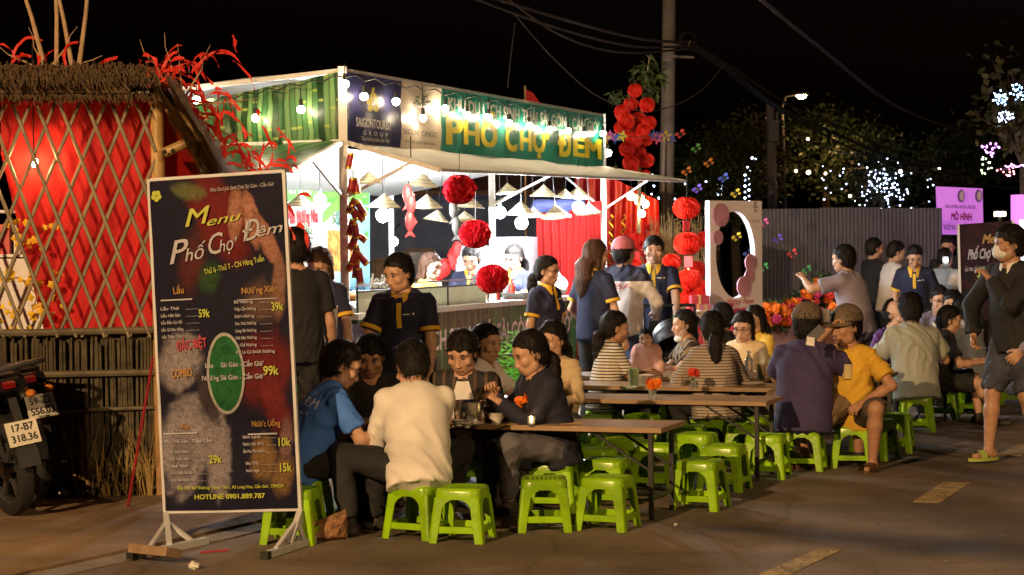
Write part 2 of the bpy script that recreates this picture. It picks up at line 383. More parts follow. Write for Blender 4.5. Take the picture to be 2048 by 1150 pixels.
def person(label, at, yaw, sit=None, S=.95, fem=False, lean=0, side=0, twist=0, head=(0, 0, 0), hl=None, hr=None, elb=None, feet=None, knee=None,
           shirt=None, sleeve='short', collar=None, cuff=None, legs=None, leglen='long', shoes=None, hair='short', hk=0, cap=None, glasses=False, mask=None,
           tone=0, far=False, bulk=1.0, curl=(.35, .35), nose=True, hsc=1.05, inf=.0125, group=None, placket=None, fold=.0060, hem=.13, mask_low=False, palm=(None, None), seed=None, hook=None, bald=False, slip=0):
    if sit is not None: S *= .925; hsc *= 1.07
    seed = seed if seed is not None else (hash(label) if False else sum(map(ord, label))) % 1000
    vox = .021 if far else .0155; hv = .0095 if far else .0062
    sw = .150 if fem else .172
    # --- joints at 1.70 m, scaled by S
    P = nv((0, 0, (sit + .10) / S if sit is not None else .925))
    D = unit((math.sin(R(side)), math.sin(R(lean)), math.cos(R(lean)))); Fw = unit(np.cross(nv((0, 0, 1)), nv((1, 0, 0)))); tw = R(twist)
    Xa = unit(nv((math.cos(tw), -math.sin(tw), -math.sin(R(side)) * .5))); Fw = unit(np.cross(D, Xa)) ; Xa = unit(np.cross(Fw, D))
    C = P + D * .30; Nk = P + D * .485; sh = {s: P + D * .412 + Xa * sw * s for s in (-1, 1)}
    HM = rotm(*head); Hup = nv(HM @ Vector((0, 0, 1))); Hf = nv(HM @ Vector((0, 1, 0)))
    Hc = Nk + unit(D + nv((0, 0, 1.2)) + Hup * .5) * .135 + Hf * .02
    hip = {s: P + nv((.088 * s, 0, -.03)) for s in (-1, 1)}
    W = {}; E = {}; K = {}; A = {}
    dl = (lambda s: nv((s * .25, .06, P[2] - .12))) if sit is None else (lambda s: nv((s * .17, .44, P[2] + .18)))
    for s, h_ in ((-1, hl), (1, hr)):
        t = nv(h_) if h_ is not None else dl(s)
        eh = nv((s * .6, -1, -.5)) if elb is None else nv((s * elb[0], elb[1], elb[2]))
        E[s], W[s] = ik(sh[s], t, .285, .25, eh)
        ft = (feet[0 if s < 0 else 1] if feet else None)
        a = nv(ft) if ft is not None else (nv((s * .10, .0, .075)) if sit is None else nv((s * .17, .30, .075)))
        kh = nv((s * .12, 1, .15)) if sit is None else nv((s * .35, .6, 1)) if knee is None else nv((s * knee[0], knee[1], knee[2]))
        K[s], A[s] = ik(hip[s], a, .42, .40, kh)
    sc_ = lambda p: nv(p) * S
    P, C, Nk, Hc = map(sc_, (P, C, Nk, Hc))
    for d_ in (sh, hip, W, E, K, A):
        for s in d_: d_[s] = d_[s] * S
    b = bulk * S
    def torso(f, i, k=.05):
        f.cap(P - D * .02 * S, P + D * .14 * S, (.143 if not fem else .147) * b + i, (.136 if not fem else .120) * b + i, k, flat=Fw, q=1.28)
        f.cap(P + D * .14 * S, C + D * .03 * S, (.136 if not fem else .120) * b + i, (.150 if not fem else .133) * b + i, k, flat=Fw, q=1.32)
        f.cap(C + D * .03 * S, Nk - D * .05 * S, (.150 if not fem else .133) * b + i, .080 * S + i * .6, k, flat=Fw, q=1.4)
        for s in (-1, 1): f.cap(Nk - D * .055 * S + Xa * s * .03 * S, sh[s] - Xa * s * .012 * S, .058 * S + i * .7, .049 * S + i * .7, .045, flat=Fw, q=.95)
        if fem:
            for s in (-1, 1): f.ell(C + Fw * .085 * S + Xa * s * .066 * S, np.array((.06, .058, .06)) * S + i, k=.04)
        if bulk > 1.08: f.ell(P + D * .12 * S + Fw * .05 * S, np.array((.15, .13, .13)) * S + i, k=.06)
    ua = .047 * S * (.9 if fem else 1) * (1 + (bulk - 1) * .5); fa = .038 * S * (.88 if fem else 1); wr = .0255 * S * (.9 if fem else 1)
    th = .083 * S * (1 + (bulk - 1) * .6)
    body = SDF(vox); torso(body, 0); body.cap(Nk - D * .04 * S, Hc - Hup * .03 * S - Hf * .012 * S, .058 * S * (.88 if fem else 1), .053 * S * (.86 if fem else 1), .03)
    for s in (-1, 1):
        body.cap(sh[s], E[s], ua, fa * 1.04, .03); body.cap(E[s], E[s] + (W[s] - E[s]) * .35, fa * 1.02, fa * 1.04, .02); body.cap(E[s] + (W[s] - E[s]) * .35, W[s], fa * 1.04, wr, .02)
        body.cap(hip[s], K[s], th, .056 * S, .04); c1 = K[s] + (A[s] - K[s]) * .32
        body.cap(K[s], c1, .053 * S, .055 * S, .02); body.cap(c1, A[s], .055 * S, .034 * S, .02)
        fd = unit((A[s] - K[s]) * 0 + nv((s * .22, 1, 0))); an = A[s]
        body.cap(an - fd * .04 * S - nv((0, 0, .035)) * S, an + fd * .12 * S - nv((0, 0, .05)) * S, .033 * S, .026 * S, .03)
    parts = [(*body.mesh(), 0)]
    # --- head
    fr = np.random.RandomState(seed + 11); jw, ch_, nl, nw, cb, hw = fr.uniform(.90, 1.12), fr.uniform(-.010, .008), fr.uniform(-.006, .005), fr.uniform(.85, 1.2), fr.uniform(.9, 1.15), fr.uniform(.95, 1.05)
    hs = S * hsc; M3 = nv(HM); T = lambda p: Hc + (M3 @ nv(p)) * hs
    hd = SDF(hv); Mh = M3
    def el(c, r, k=.02, sub=False): hd.ell(T(c), nv(r) * hs, M3, k, sub)
    el((0, -.012, .035), (.075 * hw, .094, .088)); el((0, .022, -.035), (.062 * jw, .072, .078), .03); el((0, .058, -.085 + ch_), (.028 * jw, .026, .026), .03)
    el((0, .03, .03), (.066, .066, .07), .02)
    hd.cap(T((-.045 * jw, .025, -.07 + ch_ * .6)), T((.045 * jw, .025, -.07 + ch_ * .6)), .02 * hs, None, .03)
    hd.cap(T((-.05, .073, .034)), T((.05, .073, .034)), .0125 * hs, None, .015)
    for s in (-1, 1):
        el((s * .033, .099, .014), (.021, .013, .0115), .012, True); el((s * .047 * cb, .066, -.02), (.02 * cb, .022, .02), .02)
        hd.ell(T((s * .077, -.008, -.002)), nv((.010, .02, .032)) * hs, M3, .006)
        el((s * .0125 * nw, .1, -.032 + nl), (.009 * nw, .010, .0085), .006)
    hd.cap(T((0, .088, .014)), T((0, .107, -.027 + nl)), .0075 * hs, .0125 * nw * hs, .010)
    el((0, .088, -.06), (.026, .013, .016), .012); el((0, .103, -.062), (.022, .006, .002), .004, True)
    hd.cap(T((0, -.02, -.06)), T((0, -.025, -.06)) * .45 + (Nk) * .55, .05 * S * (.88 if fem else 1), .053 * S * (.88 if fem else 1), .02)
    parts.append((*hd.mesh(), 0))
    # --- hands
    for i, s in enumerate((-1, 1)):
        d = unit(W[s] - E[s]); n = palm[i] if palm[i] is not None else (nv((-s, .1, -.1)) if sit is None and abs(d[2]) > .6 else nv((-.5 * s, .1, -1)))
        parts.append((*hand(W[s], d, nv(n), s, curl[i], S, .0075 if far else .0055), 0))
    root = thing('person', label, 'person', (0, 0, 0), group)
    link_mesh('body', mesh_from('body', parts, [skin(tone)]), root)
    face_bits(root, HM, Vector(Hc), hs, hk, far)
    # --- shirt
    sf = SDF(vox * .9); torso(sf, inf)
    hb = P - D * hem * S
    sf.cap(C, hb, .142 * b + inf, .156 * b + inf * 1.7, .05, flat=Fw, q=1.25, cut=True)
    for s in (-1, 1):
        if sleeve == 'short': sf.cap(sh[s], sh[s] + (E[s] - sh[s]) * .72, ua + inf * .9, ua + inf * 1.2 + .006, .03, cut=True)
        else:
            sf.cap(sh[s], E[s], ua + inf, fa + inf, .03); sf.cap(E[s], E[s] + (W[s] - E[s]) * (.97 if sleeve == 'long' else .55), fa + inf, wr + inf * .9 + .004, .025, cut=True)
    nb = Nk - D * .03 * S + Fw * .012 * S
    sf.cap(nb, Nk + D * .2 * S + Fw * .02, .066 * S, .08 * S, .008, sub=True)
    V, Q = sf.mesh(folds(fold, seed=seed)); sm = link_mesh('shirt', mesh_from('shirt', [(V, Q, 0)], [shirt]), root)
    bvh = BVHTree.FromPolygons(V.tolist(), Q.tolist())
    # --- trousers
    if legs is not None:
        tf = SDF(vox); i2 = .013
        tf.cap(P - D * .03 * S, P + D * .08 * S, .132 * b + i2, .118 * b + i2, .05, flat=Fw, q=1.28)
        for s in (-1, 1):
            if leglen == 'long':
                tf.cap(hip[s], K[s], th + i2, .056 * S + i2 + .006, .04); tf.cap(K[s], K[s] + (A[s] - K[s]) * .95, .056 * S + i2 + .006, .046 * S + i2, .02, cut=True)
            else: tf.cap(hip[s], K[s] + (K[s] - hip[s]) * -.04, th + i2 + .004, .062 * S + i2 + .012, .04, cut=True)
        V2, Q2 = tf.mesh(folds(fold * 1.1, seed=seed + 5)); link_mesh('trousers' if leglen == 'long' else 'shorts', mesh_from('trousers', [(V2, Q2, 0)], [legs]), root)
    # --- shoes
    if slip and shoes is not None:
        for s in (-1, 1):
            fd = Vector((s * .22, 1, 0)).normalized(); sd = Vector((fd.y, -fd.x, 0)); an = Vector(A[s]); z0 = A[s][2] - .082 * S; mb = MB(); P_ = []
            for i in range(16):
                a = 2 * math.pi * i / 16; P_.append(Vector((an.x, an.y, z0)) + fd * (.045 + .135 * math.cos(a)) * S + sd * (.05 * math.sin(a) * (1 + .15 * math.cos(a))) * S)
            mb.plate(P_, Vector((0, 0, .022 * S))); so = mb.build('slipper', shoes, root, True); mb = MB()
            top = lambda u, v, h: Vector((an.x, an.y, z0 + h * S)) + fd * u * S + sd * v * S
            for u0 in ((.05,) if slip == 1 else (.03, .10)):
                V_ = []
                for k in range(9):
                    t = math.pi * k / 8; V_ += [top(u0, -.052 * math.cos(t), .02 + .055 * math.sin(t)), top(u0 + .055, -.052 * math.cos(t), .02 + .045 * math.sin(t))]
                V_ = V_ + [q + Vector((0, 0, .005)) for q in V_]; n = 18
                mb.add(V_, [(2 * i, 2 * i + 1, 2 * i + 3, 2 * i + 2) for i in range(8)] + [(n + 2 * i, n + 2 * i + 2, n + 2 * i + 3, n + 2 * i + 1) for i in range(8)])
            tp = mb.build('strap', shoes, root, True); tp.parent = so
    elif shoes is not None:
        for s in (-1, 1):
            fd = unit(nv((s * .22, 1, 0))); an = A[s] - nv((0, 0, .045)) * S; f = SDF(.011)
            f.cap(an - fd * .05 * S, an + fd * .15 * S, .042 * S, .036 * S, .02, flat=nv((0, 0, 1)), q=1.15); f.cap(an - fd * .03 * S, A[s] + nv((0, 0, .0)), .043 * S, .044 * S, .02)
            def clip(Fd, X, Y, Z, z0=A[s][2] - .074 * S): return np.maximum(Fd, z0 - Z + 0 * X)
            V3, Q3 = f.mesh(clip); link_mesh('shoe', mesh_from('shoe', [(V3, Q3, 0)], [shoes]), root)
    # --- hair
    if hair != 'none' :
        hf = SDF(hv * 1.05)
        def he(c, r, k=.02, sub=False): hf.ell(T(c), nv(r) * hs, M3, k, sub)
        he((0, -.015, .047), (.089, .107, .099)); he((0, -.045, -.01), (.078, .074, .085), .03)
        if hair in ('bob', 'long', 'loose'):
            for s in (-1, 1): hf.cap(T((s * .07, -.01, .03)), T((s * .076, -.005, -.10)), .026 * hs, .02 * hs, .02)
            hf.cap(T((0, -.06, 0)), T((0, -.07, -.12)), .06 * hs, .055 * hs, .03)
        Hinv = M3.T
        def trim(Fd, X, Y, Z):
            x, y, z = X - Hc[0], Y - Hc[1], Z - Hc[2]
            ly = (M3[0, 1] * x + M3[1, 1] * y + M3[2, 1] * z) / hs; lz = (M3[0, 2] * x + M3[1, 2] * y + M3[2, 2] * z) / hs; lx = (M3[0, 0] * x + M3[1, 0] * y + M3[2, 0] * z) / hs
            jag = .007 * np.sin(lx * 160 + seed) + .006 * np.sin(lx * 310 + 2 * seed)
            lim = np.where(lz > 0, .012 + 1.35 * np.maximum(lz - (.008 if hair == 'fringe' else .030), 0) + (.03 if hair == 'fringe' else 0) * (lz > .028), .012 + (.05 if hair in ('bob', 'long', 'loose') else .55) * lz) + jag
            if bald: lim = np.where(lz > .02, -.07 + 0 * lz, lim)
            lim = np.where(np.abs(lx) < .03, lim + .004, lim)
            Fd = np.maximum(Fd, (ly - lim) * hs * .8)
            if hair in ('short', 'fringe', 'pony', 'bun'): Fd = np.maximum(Fd, (-.082 - lz) * hs)
            st = np.sin(lx * 190 + 25 * np.sin(lz * 22 + seed) + seed) * .5 + np.sin(lx * 90 + ly * 60 + lz * 20)
            return Fd + .0022 * st
        HV, HQ = hf.mesh(trim); hp = [(HV, HQ, 0)]
        tail = None
        if hair == 'pony': tail = [(0, -.10, .035), (0, -.145, .02), (0, -.165, -.05), (0, -.155, -.13), (0, -.14, -.19)]; tr = [.02, .03, .034, .026, .008]
        if hair == 'low': tail = [(0, -.09, -.03), (0, -.125, -.06), (0, -.135, -.13), (0, -.125, -.22), (0, -.12, -.29)]; tr = [.03, .04, .045, .036, .012]
        if hair == 'long': tail = [(0, -.07, -.02), (0, -.105, -.10), (0, -.125, -.2), (0, -.13, -.29), (0, -.12, -.36)]; tr = [.07, .078, .075, .06, .025]
        if tail:
            tp = [T(t) for t in tail]
            if hair in ('low', 'long'): # hang under gravity
                tp = [tp[0]] + [tp[0] + nv((0, 0, -1)) * (np.linalg.norm(nv(t) - nv(tail[0]))) * hs - unit(Hf * nv((1, 1, 0)) + 1e-6) * (.05 if hair == 'low' else .045) * hs for t in tail[1:]]
                off = Nk - Fw * (.075 * S + inf + .02)
                tp = [tp[0]] + [q + Fw * min(0, (off - q) @ Fw) * (.6 if i < 1 else 1) for i, q in enumerate(tp[1:])]
            f = SDF(hv * 1.1)
            for i in range(len(tp) - 1): f.cap(tp[i], tp[i + 1], tr[i] * hs, tr[i + 1] * hs, .03, flat=Fw, q=1.5 if hair == 'long' else 1.1)
            hp.append((*f.mesh(lambda Fd, X, Y, Z: Fd + .003 * np.sin(X * 170 + Y * 120 + 8 * np.sin(Z * 25)) + .002 * np.sin(X * 330 - Y * 260)), 0))
        if hair == 'bun':
            f = SDF(hv); f.ell(T((0, -.115, .03)), nv((.04, .036, .04)) * hs, M3); hp.append((*f.mesh(lambda Fd, X, Y, Z: Fd + .002 * np.sin(X * 200 + Z * 150)), 0))
        # loose strands that break the outline
        rs = np.random.RandomState(seed); sv = []; sq = []; n = 0
        allV = np.concatenate([q[0] for q in hp]); pick = allV[rs.randint(0, len(allV), 1000 if not far else 250)]
        for p in pick:
            if (p - Hc) @ Hf > .035 * hs and (p - Hc) @ Hup < .10 * hs: continue
            o = unit(p - Hc + rs.normal(size=3) * .02); fly = rs.rand() < .035; g = unit(nv((0, 0, -1)) - Hf * .25 + rs.normal(size=3) * (.45 if fly else .22) + o * .3); g = g if fly else unit(g - o * (g @ o) + o * .03)
            L = rs.uniform(.02, .05) * hs; w = unit(np.cross(g, o)) * (.0016 if fly else .0030) * hs; p = p + o * .0012
            sv += [p - w, p + w, p + g * L + w * .2, p + g * L - w * .2]; sq.append((n, n + 1, n + 2, n + 3)); n += 4
        hp.append((nv(sv), np.array(sq), 0))
        link_mesh('hair', mesh_from('hair', hp, [hairmat(hk)]), root)
    # --- polo collar, cuffs, placket
    if collar is not None:
        mb = MB(); n = 28; axis = unit(D + unit(Hc - Nk) * .7); bx = unit(np.cross(Fw, axis)); by = unit(np.cross(axis, bx)); rings = []
        if by @ Fw < 0: by = -by
        base = Nk - D * .035 * S + Fw * .012 * S
        prof = [(.064, .052), (.069, .060), (.093, .016), (.104, -.016), (.098, -.018), (.066, .03)]
        idx = []
        for i in range(n + 1):
            a = R(16) + (2 * math.pi - R(32)) * i / n
            dirn = by * math.cos(a) + bx * math.sin(a); fr = max(0, math.cos(a)); row = []
            for r, z in prof:
                low = -.034 * fr if r > .08 else -.014 * fr
                row.append(base + dirn * (r + (.008 * fr)) * S + axis * (z + low) * S)
            idx.append(row)
        vs_ = [q for row in idx for q in row]; k = len(prof)
        fs = [(i * k + j, (i + 1) * k + j, (i + 1) * k + (j + 1) % k, i * k + (j + 1) % k) for i in range(n) for j in range(k)] + [tuple(range(k)), tuple(n * k + j for j in range(k))[::-1]]
        mb.add(vs_, fs); mb.build('collar', collar, root, True)
    if cuff is not None:
        for s in (-1, 1):
            e = sh[s] + (E[s] - sh[s]) * .72; d = unit(E[s] - sh[s]); r = ua + inf * 1.2 + .006 + .005; mb = MB(); V_ = []
            x = unit(np.cross(d, nv((.3, 1, .2)))); y = np.cross(d, x); n = 18
            for rr, z in ((r, -.024 * S), (r + .001, .004), (r - .006, .004), (r - .006, -.024 * S)):
                V_ += [e + d * z + (x * math.cos(2 * math.pi * i / n) + y * math.sin(2 * math.pi * i / n)) * rr for i in range(n)]
            mb.add(V_, [(j * n + i, j * n + (i + 1) % n, ((j + 1) % 4) * n + (i + 1) % n, ((j + 1) % 4) * n + i) for j in range(4) for i in range(n)]); mb.build('cuff', cuff, root, True)
    def on_shirt(p, off=.003, back=False):
        o = Vector(p) + Vector(Fw) * (.6 if not back else -.6); h = bvh.ray_cast(o, Vector(Fw) * (-1 if not back else 1))
        return (h[0] + h[1] * off) if h[0] else None
    if placket is not None:
        mb = MB(); Vv = []
        for i in range(9):
            t = i / 8; c = Nk - D * (.045 + .17 * t) * S
            for x in (-.017, .017):
                q = on_shirt(c + Xa * x * S, .004)
                if q is None: q = Vector(c + Xa * x * S + Fw * .09 * S)
                Vv.append(q)
        n = len(Vv); Vb = [q - Vector(Fw) * .006 for q in Vv]
        fs = [(2 * i, 2 * i + 1, 2 * i + 3, 2 * i + 2) for i in range(8)] + [(n + 2 * i, n + 2 * i + 2, n + 2 * i + 3, n + 2 * i + 1) for i in range(8)]
        mb.add(Vv + Vb, fs); mb.build('placket', placket, root, True)
        # small chest badge on the person's left
        q = on_shirt(Nk - D * .12 * S - Xa * .085 * S, .004)
        if q:
            b_ = MB()
            for j, (w, h_) in enumerate(((.012, .014), (.045, .007))):
                pts = []
                x0 = -.085 if j == 0 else -.05
                for sx, sz in ((-1, -1), (1, -1), (1, 1), (-1, 1)):
                    r_ = on_shirt(Nk - D * (.12 - sz * h_ / 2) * S + Xa * (-.03 + x0 * .8 + sx * w / 2 if j == 0 else -.075 - .0 + sx * w / 2 + .022) * S, .004)
                    pts.append(r_ if r_ else q)
                b_.add(pts, [(0, 1, 2, 3)])
            b_.build('badge', mat('badge_print', (.75, .72, .6), .6, var=0), root)
    # --- cap, glasses, mask
    if cap is not None:
        f = SDF(hv); f.ell(T((0, -.014, .052)), nv((.099, .118, .104)) * hs, M3)
        def half(Fd, X, Y, Z):
            x, y, z = X - Hc[0], Y - Hc[1], Z - Hc[2]; ly = (M3[0, 1] * x + M3[1, 1] * y + M3[2, 1] * z) / hs; lz = (M3[0, 2] * x + M3[1, 2] * y + M3[2, 2] * z) / hs
            return np.maximum(Fd, (.042 + .08 * ly - lz) * hs)
        V4, Q4 = f.mesh(half); co = link_mesh('cap', mesh_from('cap', [(V4, Q4, 0)], [cap]), root)
        mb = MB(); top = []; n = 12
        for i in range(n + 1):
            a = math.pi * i / n
            for rr, dz in ((.088, 0), (.15, -.016)):
                sx = math.cos(a) * (.094 if rr < .1 else .085); sy = .03 + math.sin(a) * (.070 if rr < .1 else .155)
                top.append(Vector(T((sx, sy, .052 + dz - .1 * abs(math.cos(a)) ** 2 * (.12)))))
        dn = Vector(Hup) * -.004; m_ = len(top)
        mb.add(top + [q + dn for q in top], [(2 * i, 2 * i + 1, 2 * i + 3, 2 * i + 2) for i in range(n)] + [(m_ + 2 * i, m_ + 2 * i + 2, m_ + 2 * i + 3, m_ + 2 * i + 1) for i in range(n)] + [(2 * i + 1, m_ + 2 * i + 1, m_ + 2 * i + 3, 2 * i + 3) for i in range(n)])
        br = mb.build('brim', cap, root, True); br.parent = co
    if glasses:
        mb = MB(); fm = mat('spectacle_frame', (.015, .012, .012), .3, var=0)
        for s in (-1, 1):
            pts = [T((s * .034 + .024 * math.cos(a), .107, .012 + .018 * math.sin(a))) for a in [2 * math.pi * i / 14 for i in range(15)]]
            mb.tube(pts, .0019, 5); mb.tube([T((s * .058, .105, .016)), T((s * .08, .05, .016)), T((s * .082, -.01, .01))], .002, 5)
        mb.tube([T((-.011, .107, .016)), T((.011, .107, .016))], .0019, 5); go = mb.build('glasses', fm, root, True)
    if mask is not None:
        f = SDF(hv); dz = -.072 if mask_low else 0; mk = .78 if mask_low else 1
        f.ell(T((0, .058, -.045 + dz)), nv((.062, .056, .05 * mk)) * mk * hs, M3)
        f.cap(T((0, .09 * mk, -.01 + dz)), T((0, .1 * mk, -.05 + dz)), .02 * hs * mk, .018 * hs * mk, .03)
        V5, Q5 = f.mesh(); mo = link_mesh('face_mask', mesh_from('mask', [(V5, Q5, 0)], [mask]), root)
        for s in (-1, 1):
            mb = MB(); mb.tube([T((s * .055, .075, -.02 + dz)), T((s * .075, .03, -.012)), T((s * .085, -.02, -.008)), T((s * .075, .03, -.05)), T((s * .055, .07, -.07 + dz))], .002, 4)
            st = mb.build('ear_loop', mask, root); st.parent = mo
    if hook: hook(dict(root=root, on=on_shirt, T=T, P=P, C=C, Nk=Nk, D=D, Xa=Xa, Fw=Fw, W=W, E=E, S=S, Hc=Hc, bvh=bvh))
    root.location = (at[0], at[1], at[2] if len(at) > 2 else 0); root.rotation_euler = (0, 0, -R(yaw))
    def world(p): return root.matrix_basis @ Vector(p)
    return root, dict(W={s: world(W[s]) for s in W}, T=lambda p: world(T(p)))
# ------------------------------------------------------------------ ground
def nodes(m): return m.node_tree.nodes, m.node_tree.links
def asphalt(name, c, rough, lumps):
    m = mat(name, c, rough, var=.3, vscale=1.3, spec=.35); N, L = nodes(m); b = N['Principled BSDF']
    tc = N.new('ShaderNodeTexCoord'); v = N.new('ShaderNodeTexVoronoi'); v.inputs['Scale'].default_value = lumps; L.new(tc.outputs['Object'], v.inputs[0])
    n = N.new('ShaderNodeTexNoise'); n.inputs['Scale'].default_value = lumps * .35; n.inputs['Detail'].default_value = 6; L.new(tc.outputs['Object'], n.inputs[0])
    mx = N.new('ShaderNodeMath'); mx.operation = 'MULTIPLY'; L.new(v.outputs[0], mx.inputs[0]); L.new(n.outputs[0], mx.inputs[1])
    bp = N.new('ShaderNodeBump'); bp.inputs['Strength'].default_value = .55; bp.inputs['Distance'].default_value = .012
    L.new(mx.outputs[0], bp.inputs['Height']); L.new(bp.outputs[0], b.inputs['Normal'])
    old = N[m['mix']]; sp = N.new('ShaderNodeTexNoise'); sp.inputs['Scale'].default_value = 160; sp.inputs['Detail'].default_value = 2; L.new(tc.outputs['Object'], sp.inputs[0])
    mr = N.new('ShaderNodeMapRange'); mr.inputs[1].default_value = .35; mr.inputs[2].default_value = .7; mr.inputs[3].default_value = .6; mr.inputs[4].default_value = 1.6; L.new(sp.outputs[0], mr.inputs[0])
    m2 = N.new('ShaderNodeMixRGB'); m2.blend_type = 'MULTIPLY'; m2.inputs[0].default_value = 1; L.new(old.outputs[0], m2.inputs[1]); L.new(mr.outputs[0], m2.inputs[2]); src = m2.outputs[0]
    st = N.new('ShaderNodeTexNoise'); st.inputs['Scale'].default_value = .55; st.inputs['Detail'].default_value = 8; st.inputs['Roughness'].default_value = .65; L.new(tc.outputs['Object'], st.inputs[0])
    r2 = N.new('ShaderNodeMapRange'); r2.inputs[1].default_value = .38; r2.inputs[2].default_value = .62; r2.inputs[3].default_value = .62; r2.inputs[4].default_value = 1.12; L.new(st.outputs[0], r2.inputs[0])
    m3 = N.new('ShaderNodeMixRGB'); m3.blend_type = 'MULTIPLY'; m3.inputs[0].default_value = 1; L.new(src, m3.inputs[1]); L.new(r2.outputs[0], m3.inputs[2])
    wv = N.new('ShaderNodeVectorMath'); wv.operation = 'MULTIPLY_ADD'; wv.inputs[1].default_value = (.45, .45, .45); L.new(st.outputs['Color'], wv.inputs[0]); L.new(tc.outputs['Object'], wv.inputs[2])
    ck = N.new('ShaderNodeTexVoronoi'); ck.feature = 'DISTANCE_TO_EDGE'; ck.inputs['Scale'].default_value = .62; L.new(wv.outputs[0], ck.inputs['Vector'])
    r3 = N.new('ShaderNodeMapRange'); r3.inputs[1].default_value = .003; r3.inputs[2].default_value = .010; r3.inputs[3].default_value = .45; r3.inputs[4].default_value = 1; L.new(ck.outputs['Distance'], r3.inputs[0])
    m4 = N.new('ShaderNodeMixRGB'); m4.blend_type = 'MULTIPLY'; m4.inputs[0].default_value = .4; L.new(m3.outputs[0], m4.inputs[1]); L.new(r3.outputs[0], m4.inputs[2]); L.new(m4.outputs[0], b.inputs['Base Color'])
    return m
M_asph = asphalt('asphalt', (.185, .140, .102), .8, 55)
M_pave = asphalt('sandy_concrete', (.24, .165, .10), .85, 40)
M_gut = asphalt('gutter_concrete', (.27, .23, .19), .8, 70)
M_paint = mat('road_paint', (.36, .26, .11), .7, var=.5, vscale=9, bump=.3, bscale=60)
mb = MB(); mb.add([(-80, -10, 0), (80, -10, 0), (80, 220, 0), (-80, 220, 0)], [(0, 1, 2, 3)]); tag(mb.build('road', M_asph), kind='structure')
k0, k1, k2 = G(60, 1150), G(360, 1085), G(640, 1020); k3 = G(650, 985)
pl = [k0, k1, k2, k3, k3 + Vector((-.6, 1.5, 0)), Vector((-7, 15, 0)), Vector((-7, 7, 0)), Vector((k0.x - .9, 7, 0))]
mb = MB(); mb.plate([p - UP * .05 for p in pl], UP * .075); tag(mb.build('pavement', M_pave), kind='structure')
mb = MB(); e = (k1 - k0).normalized(); w = Vector((.17, -.06, 0))
mb.plate([k0 - e * 1.5 + UP * -.05, k1 + UP * -.05, k2 + UP * -.05, k2 + w - UP * .05, k1 + w - UP * .05, k0 - e * 1.5 + w - UP * .05], UP * .058); tag(mb.build('gutter_strip', M_gut), kind='structure')
N_, L__ = nodes(M_paint); nz_ = N_.new('ShaderNodeTexNoise'); nz_.inputs['Scale'].default_value = 45; nz_.inputs['Detail'].default_value = 8; tc_ = N_.new('ShaderNodeTexCoord'); L__.new(tc_.outputs['Object'], nz_.inputs[0]); ma_ = N_.new('ShaderNodeMapRange'); ma_.inputs[1].default_value = .28; ma_.inputs[2].default_value = .46; L__.new(nz_.outputs[0], ma_.inputs[0]); L__.new(ma_.outputs[0], N_['Principled BSDF'].inputs['Alpha'])   # worn through to the asphalt
for q in ([(1517, 1150), (1640, 1097), (1688, 1098), (1580, 1150)], [(1826, 1004), (1888, 964), (1941, 966), (1880, 1006)], [(1995, 910), (2040, 888), (2085, 890), (2040, 912)]):
    mb = MB(); mb.plate([G(*p) - UP * .002 for p in q], UP * .006); tag(mb.build('road_marking', M_paint), kind='structure')
# ------------------------------------------------------------------ street lamp behind the viewer that lights the street
mt = mat('galvanised_steel', (.35, .35, .36), .45, .8)
def street_lamp(label, L, side):
    L = Vector(L); b = L + Vector((side * 2.1, -.9, 0)); b.z = 0; t = thing('street_lamp', label, 'street lamp', b); h = L.z + .3
    mb = MB(); mb.tube([b, b + UP * h * .6, b + UP * (h - .6) - Vector((side * .1, 0, 0)), b.lerp(Vector((L.x, L.y, 0)), .35) + UP * h, Vector((L.x, L.y, h)) + Vector((side * .3, -.1, 0))], [.11, .09, .07, .05, .04], 10); mb.build('pole', mt, t, True)
    Rz = Matrix.Rotation(R(-25 * side), 3, 'Z'); mb = MB(); mb.box(L + UP * .22, (.75, .3, .12), Rz); mb.build('lamp_head', mt, t); mb = MB(); mb.box(L + UP * .12, (.4, .2, .03), Rz); mb.build('lamp_lens', glow('sodium_lens', (1, .6, .25), 30), t)
street_lamp('tall steel street lamp on the left pavement with a warm lit head', LAMP_POS, -1); street_lamp('tall steel street lamp across the road on the right with a warm lit head', lamp2.location, 1)
# ------------------------------------------------------------------ bamboo hut
M_bam = mat('split_bamboo', (.19, .155, .095), .55, var=.3, vscale=9, bump=.1, bscale=60)
M_bam2 = mat('bamboo_pole', (.40, .25, .09), .45, var=.25, vscale=7)
M_thatch = mat('dry_thatch', (.10, .062, .03), .9, var=.45, vscale=30)
M_reed = mat('weathered_reed', (.066, .054, .032), .9, var=.55, vscale=14)
M_red = mat('red_cloth', (.48, .010, .008), .75, var=.25, vscale=3, translucent=.35)
HA, HB = XY(-260, 12.25), XY(319, 12.5); hd_ = (HB - HA).normalized(); hn = Vector((hd_.y, -hd_.x, 0))      # wall line, towards the viewer
if hn.y > 0: hn = -hn
hut = thing('bamboo_hut', 'bamboo lattice hut with thatched roof and bright red cloth lining', 'hut', HA)
hz0, hz1, hz2 = .02, 1.05, 2.50
def HP(px, py, off=0): return ONP(px, py, HA + hn * off, hn)
hback = U * 1.9
